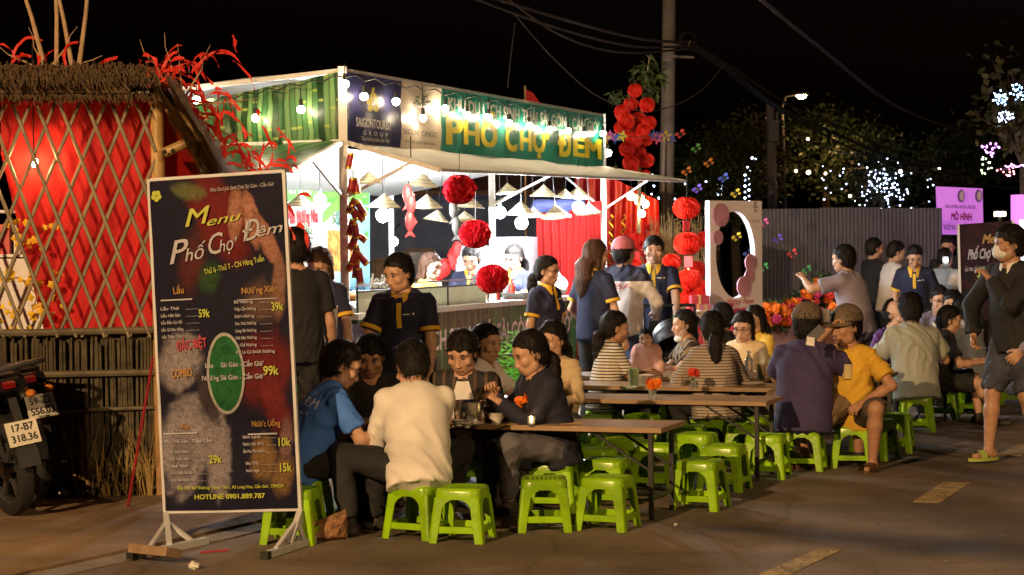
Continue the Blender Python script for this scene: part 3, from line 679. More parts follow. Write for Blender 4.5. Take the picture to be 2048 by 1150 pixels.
# lower reed wall with battens
rs = random.Random(2); L_ = (HB - HA).length
mb = MB()
mb.box((HA + HB) / 2 - hn * .05 + UP * .54, (L_, .03, 1.02), Matrix.Rotation(math.atan2(hd_.y, hd_.x), 3, 'Z')); mb.build('wall', M_reed, hut)
mb = MB(); t = 0
while t < L_ - .03:
    p = HA + hd_ * t; r = rs.uniform(.007, .011); o = hn * rs.uniform(-.005, .006); lean = hd_ * rs.uniform(-.02, .02)
    mb.tube([p + o + UP * rs.uniform(.0, .03), p + o + lean + UP * rs.uniform(.96, 1.04)], r, 5, closed=False); t += r * 1.45
tag(mb.build('reed', M_reed, hut, True), kind='stuff')
mb = MB()
for i in range(90):                    # dry grass along the foot of the wall
    p = HA + hd_ * rs.uniform(1.2, L_ - .05) + hn * rs.uniform(.02, .09); h = rs.uniform(.08, .5); a = hd_ * rs.uniform(-.12, .12) + hn * rs.uniform(0, .06)
    mb.tube([p, p + a * .4 + UP * h * .6, p + a + UP * h], [.004, .003, .001], 4, closed=False)
tag(mb.build('dry_stalk', mat('straw', (.34, .24, .09), .8, var=.3), hut), kind='stuff')
M_bat = mat('batten_bamboo', (.11, .09, .055), .6, var=.3)
for z, r, dz in ((.79, .022, -.02), (.56, .013, .03), (1.05, .024, 0)):
    mb = MB(); mb.tube([HA + hn * .03 + UP * (z + .01), HA + hd_ * L_ * .5 + hn * .035 + UP * (z - .006), HB + hn * .03 + UP * (z + dz * .2)], r, 8); mb.build('batten', M_bat, hut, True)
mb = MB(); mb.tube([HA + hn * .0 + UP * hz2, HB + UP * hz2], .028, 8); mb.build('top_rail', M_bam2, hut, True)
# lattice strips, every one a part
def strip(a, b, off, w=.022):
    mb = MB(); n = 6; pts = [a.lerp(b, i / n) for i in range(n + 1)]; d = (b - a).normalized(); s = d.cross(hn).normalized() * w / 2; V = []
    for i, p in enumerate(pts):
        o = hn * (off + .004 * math.sin(i * 2.1)); k = 1 + .08 * (i % 2)
        V += [p + o - s * k, p + o + s * k, p + o + s * k * .6 + hn * .009, p + o - s * k * .6 + hn * .009]
    mb.add(V, [(4 * i + j, 4 * i + (j + 1) % 4, 4 * i + 4 + (j + 1) % 4, 4 * i + 4 + j) for i in range(n) for j in range(4)] + [(0, 1, 2, 3), (4 * n + 3, 4 * n + 2, 4 * n + 1, 4 * n)])
    mb.build('lattice_strip', M_bam, hut)
def clipx(p0, p1, x1):                 # keep within the wall's right edge
    (xa, ya), (xb, yb) = p0, p1
    if xb > x1: t = (x1 - xa) / (xb - xa); xb, yb = x1, ya + (yb - ya) * t
    if xa > x1: t = (x1 - xb) / (xa - xb); xa, ya = x1, yb + (ya - yb) * t
    return (xa, ya), (xb, yb)
for i in range(-9, 6):
    x = 22 + 49.2 * i + rs.uniform(-3, 3); a, b = clipx((x, 202), (x + 186 + rs.uniform(-6, 6), 674), 312); strip(HP(*a), HP(*b), .045)
for i in range(-4, 11):
    x = 14 + 49.2 * i + rs.uniform(-3, 3)
    if x < 316: a, b = (x, 202), (x - 196 + rs.uniform(-6, 6), 674)
    else: t = (x - 312) / 196; a, b = (312, 202 + 472 * t), (x - 196, 674)
    if b[0] < 305: strip(HP(*a), HP(*b), .03)
# posts and eave brackets at the corner
mb = MB(); mb.tube([HB + UP * -.02, HB + UP * 1.3, HB + UP * 2.55], [.05, .046, .042], 10); mb.build('post', M_bam2, hut, True)
mb = MB(); mb.tube([HA + UP * 0, HA + UP * 2.55], .045, 10); mb.build('post', M_bam2, hut, True)
p = lambda x, y, d=12.42: AT(x, y, d)
for a, b, r in (((333, 207), (345, 226), .0), ((336, 215), (404, 272), .032), ((328, 306), (408, 270), .032)):
    if r: mb = MB(); mb.tube([p(*a), p(*b)], r, 10); mb.build('bracket', M_bam2, hut, True)
for q in ((333, 206), (401, 271), (329, 304), (346, 302)):
    mb = MB(); mb.ball(p(*q, 12.33), .016, 8); mb.build('lashing', mat('black_lashing', (.02, .02, .02), .6), hut)
# red cloth lining with hanging folds; its lower left corner is drawn aside
mb = MB(); V = []; nx, nz = 70, 24
for i in range(nx + 1):
    px = 2 + (318 - 2) * i / nx
    ylow = 300 + (px - 0) * 4.1 if px < 92 else 676
    ylow = min(ylow, 676)
    for j in range(nz + 1):
        py = 200 + (ylow - 200) * j / nz
        q = HP(px, py, -.16); V.append(q + hn * (.012 * math.sin(px * .045 + .9 * math.sin(py * .008)) + .004 * math.sin(px * .17 + py * .012 + 2 * math.sin(py * .01))))
mb.add(V, [(i * (nz + 1) + j, (i + 1) * (nz + 1) + j, (i + 1) * (nz + 1) + j + 1, i * (nz + 1) + j + 1) for i in range(nx) for j in range(nz)]); mb.build('cloth_lining', M_red, hut, 'all')
mb = MB(); mb.tube([HP(-60, 196, .05), HP(60, 204, .07), HP(140, 196, .06), HP(230, 203, .07), HP(330, 194, .06)], .022, 6); mb.build('cloth_trim', M_red, hut, True)
mb = MB(); mb.plate([HB + hn * -.06 + hd_ * .02, HB + hd_ * .10 + U * .3, HB + hd_ * .10 + U * .3 + UP * 2.45, HB - hn * .06 + hd_ * .02 + UP * 2.45], hd_ * .012); mb.build('side_cloth', M_red, hut)
mb = MB(); mb.plate([HA + U * 1.6, HB + U * 1.6 - hd_ * 1.3, HB + U * 1.6 - hd_ * 1.3 + UP * 2.5, HA + U * 1.6 + UP * 2.5], U * .02); mb.build('rear_wall', mat('pale_sheet', (.45, .42, .4), .8), hut)
# thatch: front strip of straw and the slope over the side
def thatch(quad, name, n, droop, L0=.34, w=.006, thick=.07, core=True, m=None):
    a, b, c, d = quad; nn = (b - a).cross(d - a).normalized(); nn = nn if nn.z > 0 or nn.y < 0 else -nn
    mb = MB()
    if core: mb.plate([a.lerp(c, .02), b.lerp(d, .02), c.lerp(a, .10), d.lerp(b, .10)], -nn * thick)
    for i in range(n):
        u, v = rs.random(), rs.random() ** .8; q = a.lerp(b, u).lerp(d.lerp(c, u), v); dn = (d.lerp(c, u) - a.lerp(b, u)).normalized(); L = L0 * rs.uniform(.5, 1.25)
        s = dn.cross(nn).normalized(); q += nn * (rs.uniform(.0, .035) if i % 2 else -thick - rs.uniform(0, .02)); dirn = dn + s * rs.uniform(-.22, .22) + nn * rs.uniform(-.05, .12) + Vector((0, 0, -droop * rs.random())); e_ = q + dirn.normalized() * L
        mb.add([q - s * w, q + s * w, e_ + s * w * .3, e_ - s * w * .3], [(0, 1, 2, 3)])
    o = mb.build(name, m or M_thatch, hut); return tag(o, kind='stuff')
f0, f1 = HP(-270, 140, .30), HP(322, 150, .30)
thatch([HP(-270, 148, -.12) + UP * .06, HP(305, 150, -.12) + UP * .06, HP(318, 168, .25), HP(-270, 166, .25)], 'thatch', 4200, .35, .10)
s0, s1 = AT(306, 152, 12.25), AT(330, 156, 13.3)
thatch([s0, s1, AT(436, 318, 13.35), AT(394, 292, 12.3)], 'thatch_slope', 5200, .35, .36, .008, .05, False, mat('hanging_straw', (.42, .28, .12), .85, var=.5, vscale=25))
# things inside the hut
mb = MB(); bp_ = HP(68, 325, -.05); mb.ball(bp_, .028, 12); b_ = tag(mb.build('light_bulb', glow('hut_bulb', (1, .45, .18), 320)), 'small warm bulb glowing in front of the red cloth of the hut', 'light bulb')
mb = MB(); mb.tube([bp_, bp_ + UP * .75], .004, 4); mb.tube([bp_ + UP * .02, bp_ + UP * .075], .016, 8); o = mb.build('cord', mat('black_plastic', (.015, .015, .016), .45)); o.parent = b_; o.data.transform(Matrix.Translation(-wloc(b_)))
ib = thing('gift_cabinet', 'white cabinet of packets behind the lattice, where the red cloth is drawn aside', 'cabinet', XY(10, 13.6))
mb = MB(); c0 = XY(8, 13.7); mb.box(c0 + UP * .75, (.85, .4, 1.5)); mb.build('body', mat('white_laminate', (.7, .7, .72), .4), ib)
for z in (1.2, 1.52, 1.82):
    mb = MB(); mb.box(c0 + UP * z + Vector((0, 0, 0)), (.8, .35, .02)); mb.build('shelf', mat('white_laminate', (.7, .7, .72), .4), ib)
pk = [mat('packet_blue', (.05, .10, .45), .4), mat('packet_red', (.55, .04, .04), .4), mat('packet_white', (.75, .75, .75), .4), mat('packet_yellow', (.7, .5, .05), .4)]
for i in range(12):
    mb = MB(); x = -.36 + .13 * (i % 6); z = (1.21 if i < 6 else 1.53); mb.box(c0 + Vector((x, -.12, z + .1)), (.1, .06, .18 + .06 * rs.random()), Matrix.Rotation(rs.uniform(-.2, .2), 3, 'Z')); mb.build('packet', pk[i % 4], ib)
# yellow blossom garland caught in the lattice
M_yel = mat('apricot_blossom', (.85, .55, .03), .6, var=.15, translucent=.3)
yb = thing('blossom_branch', 'branch of yellow apricot blossom hanging low behind the hut lattice', 'flowers', HP(50, 640, -.1))
mb = MB(); br = [HP(-5, 560, -.06), HP(40, 555, -.04), HP(75, 590, -.05), HP(60, 640, -.06), HP(110, 625, -.02)]; mb.tube(br, .006, 5); mb.build('branch', M_bam2, yb)
for i in range(64):
    c = HP(rs.choice([rs.uniform(0, 80), rs.uniform(20, 125)]), rs.choice([rs.uniform(540, 570), rs.uniform(590, 660), rs.uniform(440, 500)]) if i > 8 else rs.uniform(610, 640), rs.uniform(-.08, .02)); rr = rs.uniform(.014, .026); nrm = Vector((rs.uniform(-.5, .5), -1, rs.uniform(-.5, .5))).normalized()
    fx = frame3(nrm.cross(UP), UP); mb = MB()
    for k in range(5):
        a = k * 1.2566 + i; d = fx @ Vector((math.cos(a), math.sin(a), 0)); s = fx @ Vector((-math.sin(a), math.cos(a), 0)); n2 = fx @ Vector((0, 0, 1))
        mb.add([c, c + d * rr * .6 + s * rr * .5 + n2 * rr * .2, c + d * rr * 1.15 + n2 * rr * .35, c + d * rr * .6 - s * rr * .5 + n2 * rr * .2], [(0, 1, 2, 3)])
    mb.build('blossom', M_yel, yb)
# bare sticks above the thatch and the red ribbons tied on bare twigs
M_stick = mat('bare_stick', (.36, .24, .14), .7, var=.25)
for k, (a, b, lab) in enumerate((((52, 5), (86, 108), 'bare stick rising from the thatch, leaning most to the left'), ((110, -10), (113, 152), 'bare upright stick on the thatch, the straightest one'), ((117, 0), (150, 155), 'bare stick beside the straightest one, tilted to the right at its foot'), ((173, -10), (157, 128), 'bare stick nearest the red ribbon bush on the thatch'))):
    mb = MB(); a_, b_ = AT(*a, 12.6), AT(b[0], b[1] + 12, 12.6); a_ = b_ + (a_ - b_) * 1.5; mb.tube([b_, b_.lerp(a_, .5) + Vector((.008, 0, 0)), a_], [.016, .013, .010], 8); tag(mb.build('bare_stick', M_stick, None, True, loc=b_), lab, 'stick', 'bare sticks above the hut')
M_rib = mat('red_ribbon', (.75, .035, .02), .5, var=.2, translucent=.35)
def ribbon(a, curl, L, w, seed, mbx):
    r_ = random.Random(seed); p = Vector(a); d = Vector(curl).normalized(); V = []; n = 12; tw = r_.uniform(0, 6)
    for i in range(n + 1):
        s = Vector((math.cos(tw), .4 * math.sin(tw), math.sin(tw))) * w; V += [p - s, p + s]
        p = p + d * L / n; d = (d + Vector((r_.uniform(-.28, .28), r_.uniform(-.25, .25), -.16 + r_.uniform(-.25, .2)))).normalized(); tw += r_.uniform(.1, .5)
    mbx.add(V, [(2 * i, 2 * i + 1, 2 * i + 3, 2 * i + 2) for i in range(n)])
def ribbon_bush(label, base, twigs, n, spread, seed, low=0):
    t = thing('ribbon_bush', label, 'ribbon bush', base); r_ = random.Random(seed); ends = []
    for a in twigs:
        mb = MB(); p = [base]; d = Vector(a)
        for i in range(5): p.append(p[-1] + d * .2 + Vector((r_.uniform(-.03, .03), r_.uniform(-.03, .03), 0)))
        mb.tube(p, [.009, .008, .006, .004, .003, .0015], 5, closed=False); mb.build('twig', M_stick, t); ends += p[2:]
    for i in range(n):
        mb = MB(); q = r_.choice(ends) + Vector((r_.gauss(0, spread), r_.gauss(0, .1), r_.gauss(0, spread * .6) - low * r_.random()))
        ribbon(q, (r_.uniform(-.6, 1), r_.uniform(-.3, .3), r_.uniform(-.6, .7)), r_.uniform(.12, .34), r_.uniform(.007, .014), seed * 100 + i, mb); mb.build('ribbon', M_rib, t)
ribbon_bush('bare twigs with many loose red ribbons beside the striped green awning', AT(352, 215, 13.0), [(-.28, 0, .45), (.25, 0, .40), (.55, 0, .05), (-.1, 0, .5), (.05, .1, .42), (.65, 0, -.35), (.5, .1, -.1)], 120, .11, 5, .45)
ribbon_bush('small bare bush with a few red ribbons on top of the thatch', AT(100, 150, 12.6), [(-.35, 0, .22), (.2, 0, .3), (.35, 0, .12), (-.1, 0, .3), (-.3, 0, .05)], 15, .05, 9)
# red leaning pole
mb = MB(); a, b = G(256, 1012, .03), AT(306, 716, 12.3); mb.tube([a, b], .009, 8); tag(mb.build('leaning_pole', mat('red_paint', (.24, .010, .015), .4), None, True, loc=a), 'thin red pole leaning against the reed wall of the hut', 'pole')
# wooden side post at the hut's end
mb = MB(); a = HB + hd_ * .0 + hn * .07; mb.box(a + UP * .62, (.06, .05, 1.2)); tag(mb.build('wooden_post', mat('worn_wood', (.30, .17, .07), .7, var=.3), None, loc=a), 'short worn wooden post standing at the end of the reed wall', 'post')
# ------------------------------------------------------------------ motorbikes at the left edge
def make_bike(label, loc, rz, plate1, plate2, pz=.60, lean=0):
    t = thing('motorbike', label, 'motorbike', (0, 0, 0), 'motorbikes parked by the hut')
    black = mat('bike_black', (.010, .010, .011), .22, var=.1, coat=.4); rub = mat('tyre_rubber', (.012, .012, .012), .75, bump=.1); al = mat('bike_alloy', (.16, .16, .17), .4, .8); dk = mat('bike_plastic', (.018, .018, .019), .5)
    # the bike points along -x, its rear wheel at x = 0
    for x in (0, -1.24):
        mb = MB(); Rx = Matrix.Rotation(math.pi / 2, 3, 'X'); c = (x, 0, .285)
        mb.lathe([(.21, -.04), (.245, -.05), (.275, -.035), (.285, 0), (.275, .035), (.245, .05), (.21, .04), (.21, -.04)], 32, c, rot=Rx); w = mb.build('wheel', rub, t, True)
        mb = MB(); mb.lathe([(.212, -.03), (.20, -.022), (.195, 0), (.20, .022), (.212, .03)], 32, c, rot=Rx)
        for k in range(6):
            a = k * math.pi / 3; mb.bar(Vector(c), Vector(c) + Vector((math.cos(a) * .2, 0, math.sin(a) * .2)), .03, .018, up=Vector((0, 1, 0)))
        mb.lathe([(.001, -.045), (.05, -.045), (.05, .045), (.001, .045)], 14, c, rot=Rx); mb.build('rim', al, w, True)
    prof = [(.16, .80), (.05, .83), (-.12, .79), (-.45, .775), (-.6, .72), (-.62, .60), (-.45, .52), (-.15, .56), (.08, .66), (.2, .74)]
    mb = MB(); V = []; 
    for s, k in ((-.06, .92), (-.115, 1), (.115, 1), (.06, .92)): V += [(x * k - .01, s, .68 + (z - .68) * k) for x, z in prof]
    n = len(prof); mb.add(V, [(r_ * n + i, r_ * n + (i + 1) % n, (r_ + 1) * n + (i + 1) % n, (r_ + 1) * n + i) for r_ in range(3) for i in range(n)] + [tuple(range(n)), tuple(range(4 * n - 1, 3 * n - 1, -1))]); mb.build('tail_body', black, t, True)
    mb = MB(); V = []; sp = [(.1, .835), (-.15, .84), (-.4, .815), (-.62, .80), (-.68, .76), (-.1, .775), (.08, .80)]; n = len(sp)
    for s, k in ((-.11, 1), (-.125, .98), (.125, .98), (.11, 1)): V += [(x, s, z + (.0 if k == 1 else -.01)) for x, z in sp]
    mb.add(V, [(r_ * n + i, r_ * n + (i + 1) % n, (r_ + 1) * n + (i + 1) % n, (r_ + 1) * n + i) for r_ in range(3) for i in range(n)] + [tuple(range(n)), tuple(range(4 * n - 1, 3 * n - 1, -1))]); mb.build('seat', mat('seat_vinyl', (.014, .013, .013), .5), t, True)
    mb = MB(); mb.tube([(-.15, .13, .80), (.1, .14, .865), (.2, .10, .875), (.225, 0, .875), (.2, -.10, .875), (.1, -.14, .865), (-.15, -.13, .80)], .016, 8); mb.build('grab_rail', al, t, True)
    mb = MB(); mb.box((.185, 0, .775), (.035, .07, .03), Matrix.Rotation(.3, 3, 'Y')); mb.build('tail_light', mat('tail_red', (.16, .006, .006), .2, emit=(1, .03, .02), es=.04), t)
    for s in (-1, 1):
        mb = MB(); mb.ball((.17, s * .13, .70), (.035, .03, .025), 10); mb.build('turn_signal', mat('amber_lens', (.5, .17, .03), .25), t, True)
    mb = MB(); V = []; n = 9
    for i in range(n + 1):
        a = R(150 - 145 * i / n); V += [(.33 * math.cos(a), s, .285 + .33 * math.sin(a)) for s in (-.065, .065)] + [(.32 * math.cos(a), s, .285 + .32 * math.sin(a)) for s in (.065, -.065)]
    mb.add(V, [(4 * i + j, 4 * i + (j + 1) % 4, 4 * i + 4 + (j + 1) % 4, 4 * i + 4 + j) for i in range(n) for j in range(4)] + [(0, 1, 2, 3), (4 * n + 3, 4 * n + 2, 4 * n + 1, 4 * n)]); mb.build('mudguard', dk, t, True)
    mb = MB(); mb.plate([(.17, -.06, .56), (.25, -.055, .33), (.25, .055, .33), (.17, .06, .56)], Vector((.012, 0, .008))); mb.build('mud_flap', dk, t)
    # plate
    Ry = Matrix.Rotation(R(-18), 3, 'Y'); pc = Vector((.285, 0, pz)); mb = MB(); mb.box(pc, (.006, .19, .14), Ry); pm = mb.build('number_plate', mat('plate_white', (.62, .60, .52), .45, var=.08), t); pm.location = (0, 0, 0)
    ink = mat('plate_ink', (.02, .02, .02), .5, var=0); xx = Vector((0, 1, 0)); yy = Ry @ Vector((0, 0, 1)); off = Ry @ Vector((.0045, 0, 0))
    text(plate1, pc + off + yy * .031, xx, yy, None, .043, ink, pm, bold=.02); text(plate2, pc + off - yy * .031, xx, yy, None, .043, ink, pm, bold=.02)
    mb = MB(); mb.bar((.2, 0, .70), (.28, 0, pz), .05, .012); mb.build('plate_bracket', dk, t)
    mb = MB(); mb.tube([(-.4, -.17, .28), (-.05, -.19, .32), (.22, -.19, .40)], [.035, .048, .042], 12); mb.build('exhaust', al, t, True)
    for s in (-1, 1):
        mb = MB(); mb.tube([(0, s * .12, .30), (-.08, s * .13, .60)], .022, 8); mb.build('shock_absorber', al, t, True)
    mb = MB(); mb.bar((0, .09, .285), (-.55, .09, .33), .05, .05); mb.box((-.62, 0, .36), (.34, .22, .24)); mb.build('engine', dk, t)
    mb = MB(); mb.plate([(-.62, -.13, .72), (-.62, -.16, .35), (-.95, -.17, .38), (-1.06, -.12, .78), (-1.0, -.08, .92)], Vector((0, .28, 0))); mb.build('leg_shield', black, t)
    mb = MB(); mb.tube([(-1.24, -.09, .285), (-1.1, -.08, .75), (-1.06, -.05, .95)], .022, 8); mb.tube([(-1.24, .09, .285), (-1.1, .08, .75), (-1.06, .05, .95)], .022, 8); mb.build('fork', al, t, True)
    mb = MB(); mb.tube([(-.95, -.34, 1.02), (-1.05, -.15, 1.0), (-1.05, .15, 1.0), (-.95, .34, 1.02)], .014, 8); mb.build('handlebar', dk, t, True)
    mb = MB(); mb.ball((-1.12, 0, .93), (.1, .12, .1), 14); mb.build('headlight', mat('clear_lens', (.5, .5, .5), .15), t, True)
    t.location = loc; t.rotation_euler = (lean, 0, rz); return t
bw = G(28, 1040); make_bike('black motorbike at the pavement edge with its rear wheel and white number plate showing', Vector((bw.x, bw.y + .02, .026)), R(-52), '17-B7', '318.36', .505, R(8))
make_bike('black motorbike parked behind the other one, its plate high by the reed wall', Vector((bw.x - .02, bw.y + .40, .03)), R(-46), '59-Z2', '556.03', .62, R(6))

rs = random.Random(41); mb = MB()
for i in range(70):                     # small bits of paper, leaf and grit on the road
    p = G(rs.uniform(250, 2030), rs.uniform(900, 1148)); z = rs.uniform(.004, .012); a = rs.uniform(0, 6.28); s_ = rs.uniform(.004, .014); d = Vector((math.cos(a), math.sin(a), rs.uniform(-.2, .5))) * s_; w = Vector((-math.sin(a), math.cos(a), 0)) * s_ * rs.uniform(.3, .8); c = p + UP * z
    mb.add([c - d - w, c + d - w * .6, c + d + w, c - d * .7 + w], [(0, 1, 2, 3)], rs.choice((0, 0, 1, 1, 2)))
tag(mb.build('litter', [mat('leaf_litter', (.16, .09, .03), .8), mat('grit', (.30, .26, .2), .9), mat('litter_white', (.6, .58, .55), .7)]), kind='stuff')
# ------------------------------------------------------------------ menu board on its white stand
M_white = mat('white_steel', (.50, .51, .54), .5, var=.12, vscale=8)
bTL, bTR, bBR, bBL = AT(298, 362, 10.62), AT(563, 347, 10.42), AT(597, 1018, 10.40), AT(330, 1020, 10.58)
bx = (bTR - bTL).normalized(); by = (bTL - bBL).normalized(); bn = bx.cross(by).normalized(); bn = bn if bn.y < 0 else -bn
bx = by.cross(bn).normalized(); bc = (bTL + bTR + bBR + bBL) / 4
BW = ((bTR - bTL).length + (bBR - bBL).length) / 2; BH = ((bTL - bBL).length + (bTR - bBR).length) / 2
board = thing('menu_board', 'tall dark printed menu board standing on a white frame with spread feet', 'menu board', (bc.x, bc.y, 0))
def BP(u, v, o=0): return bc + bx * (u - .5) * BW + by * (.5 - v) * BH + bn * o     # u right, v down, 0..1
def print_mat(name, c1, c2, sc_=14, dist=1.5, rough=.6):
    m = mat(name, c1, rough, var=0, spec=.12); N, L = nodes(m); tc = N.new('ShaderNodeTexCoord'); n = N.new('ShaderNodeTexNoise'); n.inputs['Scale'].default_value = sc_; n.inputs['Detail'].default_value = 6; n.inputs['Distortion'].default_value = dist
    L.new(tc.outputs['Object'], n.inputs[0]); r = N.new('ShaderNodeValToRGB'); r.color_ramp.elements[0].position = .32; r.color_ramp.elements[1].position = .68; r.color_ramp.elements[0].color = (*c1, 1); r.color_ramp.elements[1].color = (*c2, 1)
    L.new(n.outputs[0], r.inputs[0]); L.new(r.outputs[0], N['Principled BSDF'].inputs['Base Color']); return m
def menu_print():
    m = mat('menu_print', (.02, .02, .03), .6, var=0, spec=.10); N, L = nodes(m); tc = N.new('ShaderNodeTexCoord'); rel = bc - Vector((bc.x, bc.y, 0))
    def lk(a, s_):
        if isinstance(a, (int, float)): s_.default_value = a
        else: L.new(a, s_)
    def M(op, a, b_=0, c=0):
        n = N.new('ShaderNodeMath'); n.operation = op; lk(a, n.inputs[0]); lk(b_, n.inputs[1]); lk(c, n.inputs[2]); return n.outputs[0]
    sub = N.new('ShaderNodeVectorMath'); sub.operation = 'SUBTRACT'; L.new(tc.outputs['Object'], sub.inputs[0]); sub.inputs[1].default_value = rel
    def dot(v): n = N.new('ShaderNodeVectorMath'); n.operation = 'DOT_PRODUCT'; L.new(sub.outputs[0], n.inputs[0]); n.inputs[1].default_value = v; return n.outputs['Value']
    u = dot(bx); v = M('MULTIPLY', dot(by), -1)                        # metres right and down from the centre
    def noise(sc_, dist=1.0):
        n = N.new('ShaderNodeTexNoise'); n.inputs['Scale'].default_value = sc_; n.inputs['Detail'].default_value = 7; n.inputs['Distortion'].default_value = dist; L.new(sub.outputs[0], n.inputs[0]); return n.outputs[0]
    nz = noise(7, 1.5); nf = noise(22, 2.5); ng = noise(60, 1)
    cur = N.new('ShaderNodeMixRGB'); lk(nz, cur.inputs[0]); cur.inputs[1].default_value = (.003, .004, .012, 1); cur.inputs[2].default_value = (.013, .012, .030, 1); col = cur.outputs[0]
    for (cu, cv, ru, rv, ro, c1, c2, k, ed) in (
        (.52, .12, .16, .34, -.45, (.05, .004, .006), (.15, .012, .012), 1, .5), (.30, .035, .13, .06, .2, (.03, .05, .015), (.14, .15, .05), .8, .7), (.30, .25, .10, .26, .2, (.03, .008, .006), (.12, .02, .012), .7, .9),
        (.64, .12, .05, .17, .1, (.10, .035, .02), (.36, .17, .11), 1, .4), (.76, .13, .05, .18, -.15, (.10, .03, .02), (.40, .19, .13), 1, .35), (.87, .20, .05, .2, -.4, (.10, .03, .02), (.34, .16, .11), 1, .4), (.94, .34, .05, .2, .05, (.08, .03, .02), (.26, .14, .09), .9, .6),
        (.80, .38, .14, .16, 0, (.05, .02, .02), (.20, .11, .07), .6, .9), (.42, .30, .08, .12, .4, (.008, .02, .008), (.03, .08, .02), .8, .8), (.80, .58, .20, .26, .2, (.03, .004, .006), (.13, .012, .014), .95, .6), (.88, .70, .09, .22, -.3, (.06, .006, .008), (.17, .02, .02), .8, .7),
        (.17, .55, .16, .20, .35, (.03, .028, .035), (.30, .27, .27), .9, .5), (.17, .80, .16, .34, .15, (.035, .03, .038), (.33, .30, .31), .9, .4), (.16, .83, .09, .24, .2, (.05, .045, .05), (.16, .14, .15), .8, .8), (.42, .83, .09, .30, .0, (.05, .045, .05), (.28, .25, .26), .9, .4), (.36, .66, .05, .2, -.35, (.02, .014, .016), (.05, .035, .04), .9, .6),
        (.76, .85, .09, .15, 0, (.03, .018, .006), (.24, .14, .05), .85, .5), (.90, .90, .08, .14, .2, (.04, .02, .008), (.22, .13, .05), .85, .6), (.94, .79, .05, .14, .1, (.05, .02, .02), (.22, .13, .12), .8, .6)):
        x = M('SUBTRACT', u, (cu - .5) * BW); y = M('SUBTRACT', v, (cv - .5) * BH); c, s_ = math.cos(ro), math.sin(ro)
        xr = M('DIVIDE', M('ADD', M('MULTIPLY', x, c), M('MULTIPLY', y, s_)), ru); yr = M('DIVIDE', M('SUBTRACT', M('MULTIPLY', y, c), M('MULTIPLY', x, s_)), rv)
        d = M('SQRT', M('ADD', M('MULTIPLY', xr, xr), M('MULTIPLY', yr, yr))); d = M('ADD', d, M('MULTIPLY_ADD', nz, .7, -.35)); d = M('ADD', d, M('MULTIPLY_ADD', nf, .25, -.125))
        mr = N.new('ShaderNodeMapRange'); mr.interpolation_type = 'SMOOTHSTEP'; lk(d, mr.inputs[0]); mr.inputs[1].default_value = 1.0; mr.inputs[2].default_value = 1.0 - ed * .75; mr.inputs[3].default_value = 0; mr.inputs[4].default_value = k
        ring = M('ADD', M('MULTIPLY', nf, .8), M('MULTIPLY', M('SUBTRACT', 1, d), .18)); sm = N.new('ShaderNodeMapRange'); lk(ring, sm.inputs[0]); sm.inputs[1].default_value = .2; sm.inputs[2].default_value = .62
        inner = N.new('ShaderNodeMixRGB'); lk(sm.outputs[0], inner.inputs[0]); inner.inputs[1].default_value = (*c1, 1); inner.inputs[2].default_value = (*c2, 1)
        mx = N.new('ShaderNodeMixRGB'); lk(mr.outputs[0], mx.inputs[0]); L.new(col, mx.inputs[1]); L.new(inner.outputs[0], mx.inputs[2]); col = mx.outputs[0]
    dk = N.new('ShaderNodeMixRGB'); dk.blend_type = 'MULTIPLY'; dk.inputs[0].default_value = 1; L.new(col, dk.inputs[1]); dk.inputs[2].default_value = (.82, .82, .92, 1); L.new(dk.outputs[0], N['Principled BSDF'].inputs['Base Color']); return m
bgm = menu_print()
def sheet(name, f, nx, ny, m, parent, thick):
    mb = MB(); V = [f(i / nx, j / ny, 0) for j in range(ny + 1) for i in range(nx + 1)] ; n = len(V); V += [f(i / nx, j / ny, -thick) for j in range(ny + 1) for i in range(nx + 1)]; Fs = []
    for j in range(ny):
        for i in range(nx):
            a = j * (nx + 1) + i; q = (a, a + 1, a + nx + 2, a + nx + 1); Fs += [q, tuple(n + k for k in reversed(q))]
    mb.add(V, Fs); return mb.build(name, m, parent, True)
def ripple(u, v): return .003 * math.sin(u * 9 + v * 7) * math.sin(v * 11 + 1) + .0025 * math.sin(v * 25 + u * 5)
sheet('printed_sheet', lambda u, v, o: BP(u, v, o + ripple(u, v)), 14, 34, bgm, board, .004)
def blob(name, u, v, ru, rv, rot, m, z=.008, n=26, wob=.12, seed=0):
    r_ = random.Random(seed); ph = [r_.uniform(0, 6) for _ in range(3)]; P = []
    for i in range(n):
        a = 2 * math.pi * i / n; k = 1 + wob * (math.sin(2 * a + ph[0]) * .5 + math.sin(3 * a + ph[1]) * .4 + math.sin(5 * a + ph[2]) * .2)
        x, y = ru * k * math.cos(a), rv * k * math.sin(a); c, s = math.cos(rot), math.sin(rot)
        P.append(BP(u + (x * c - y * s) / BW, min(.99, max(.01, v + (x * s + y * c) / BH)), z))
    P = [BP(min(.985, max(.015, (p - bc).dot(bx) / BW + .5)), .5 - (p - bc).dot(by) / BH, z) for p in P]
    mb = MB(); mb.plate(P, -bn * .001); mb.build(name, m, board)
pr = {k: print_mat('menu_' + k, *v) for k, v in dict(red=((.09, .008, .012), (.22, .02, .02), 12), prawn=((.28, .10, .07), (.42, .22, .15), 22), green=((.006, .055, .016), (.014, .11, .035), 16), shell=((.06, .055, .06), (.28, .25, .25), 20, 3), shade=((.02, .012, .02), (.10, .03, .04), 10, 2), rim=((.20, .20, .20), (.34, .34, .32), 20), drink=((.10, .06, .015), (.26, .17, .05), 18), leaf=((.02, .05, .015), (.10, .12, .03), 14), coral=((.12, .06, .04), (.25, .14, .08), 25)).items()}
blob('print_bowl_rim', .515, .59, .108, .215, 0, pr['rim'], .0087, 34, .0); blob('print_bowl', .515, .59, .094, .198, 0, pr['green'], .0093, 34, .0)
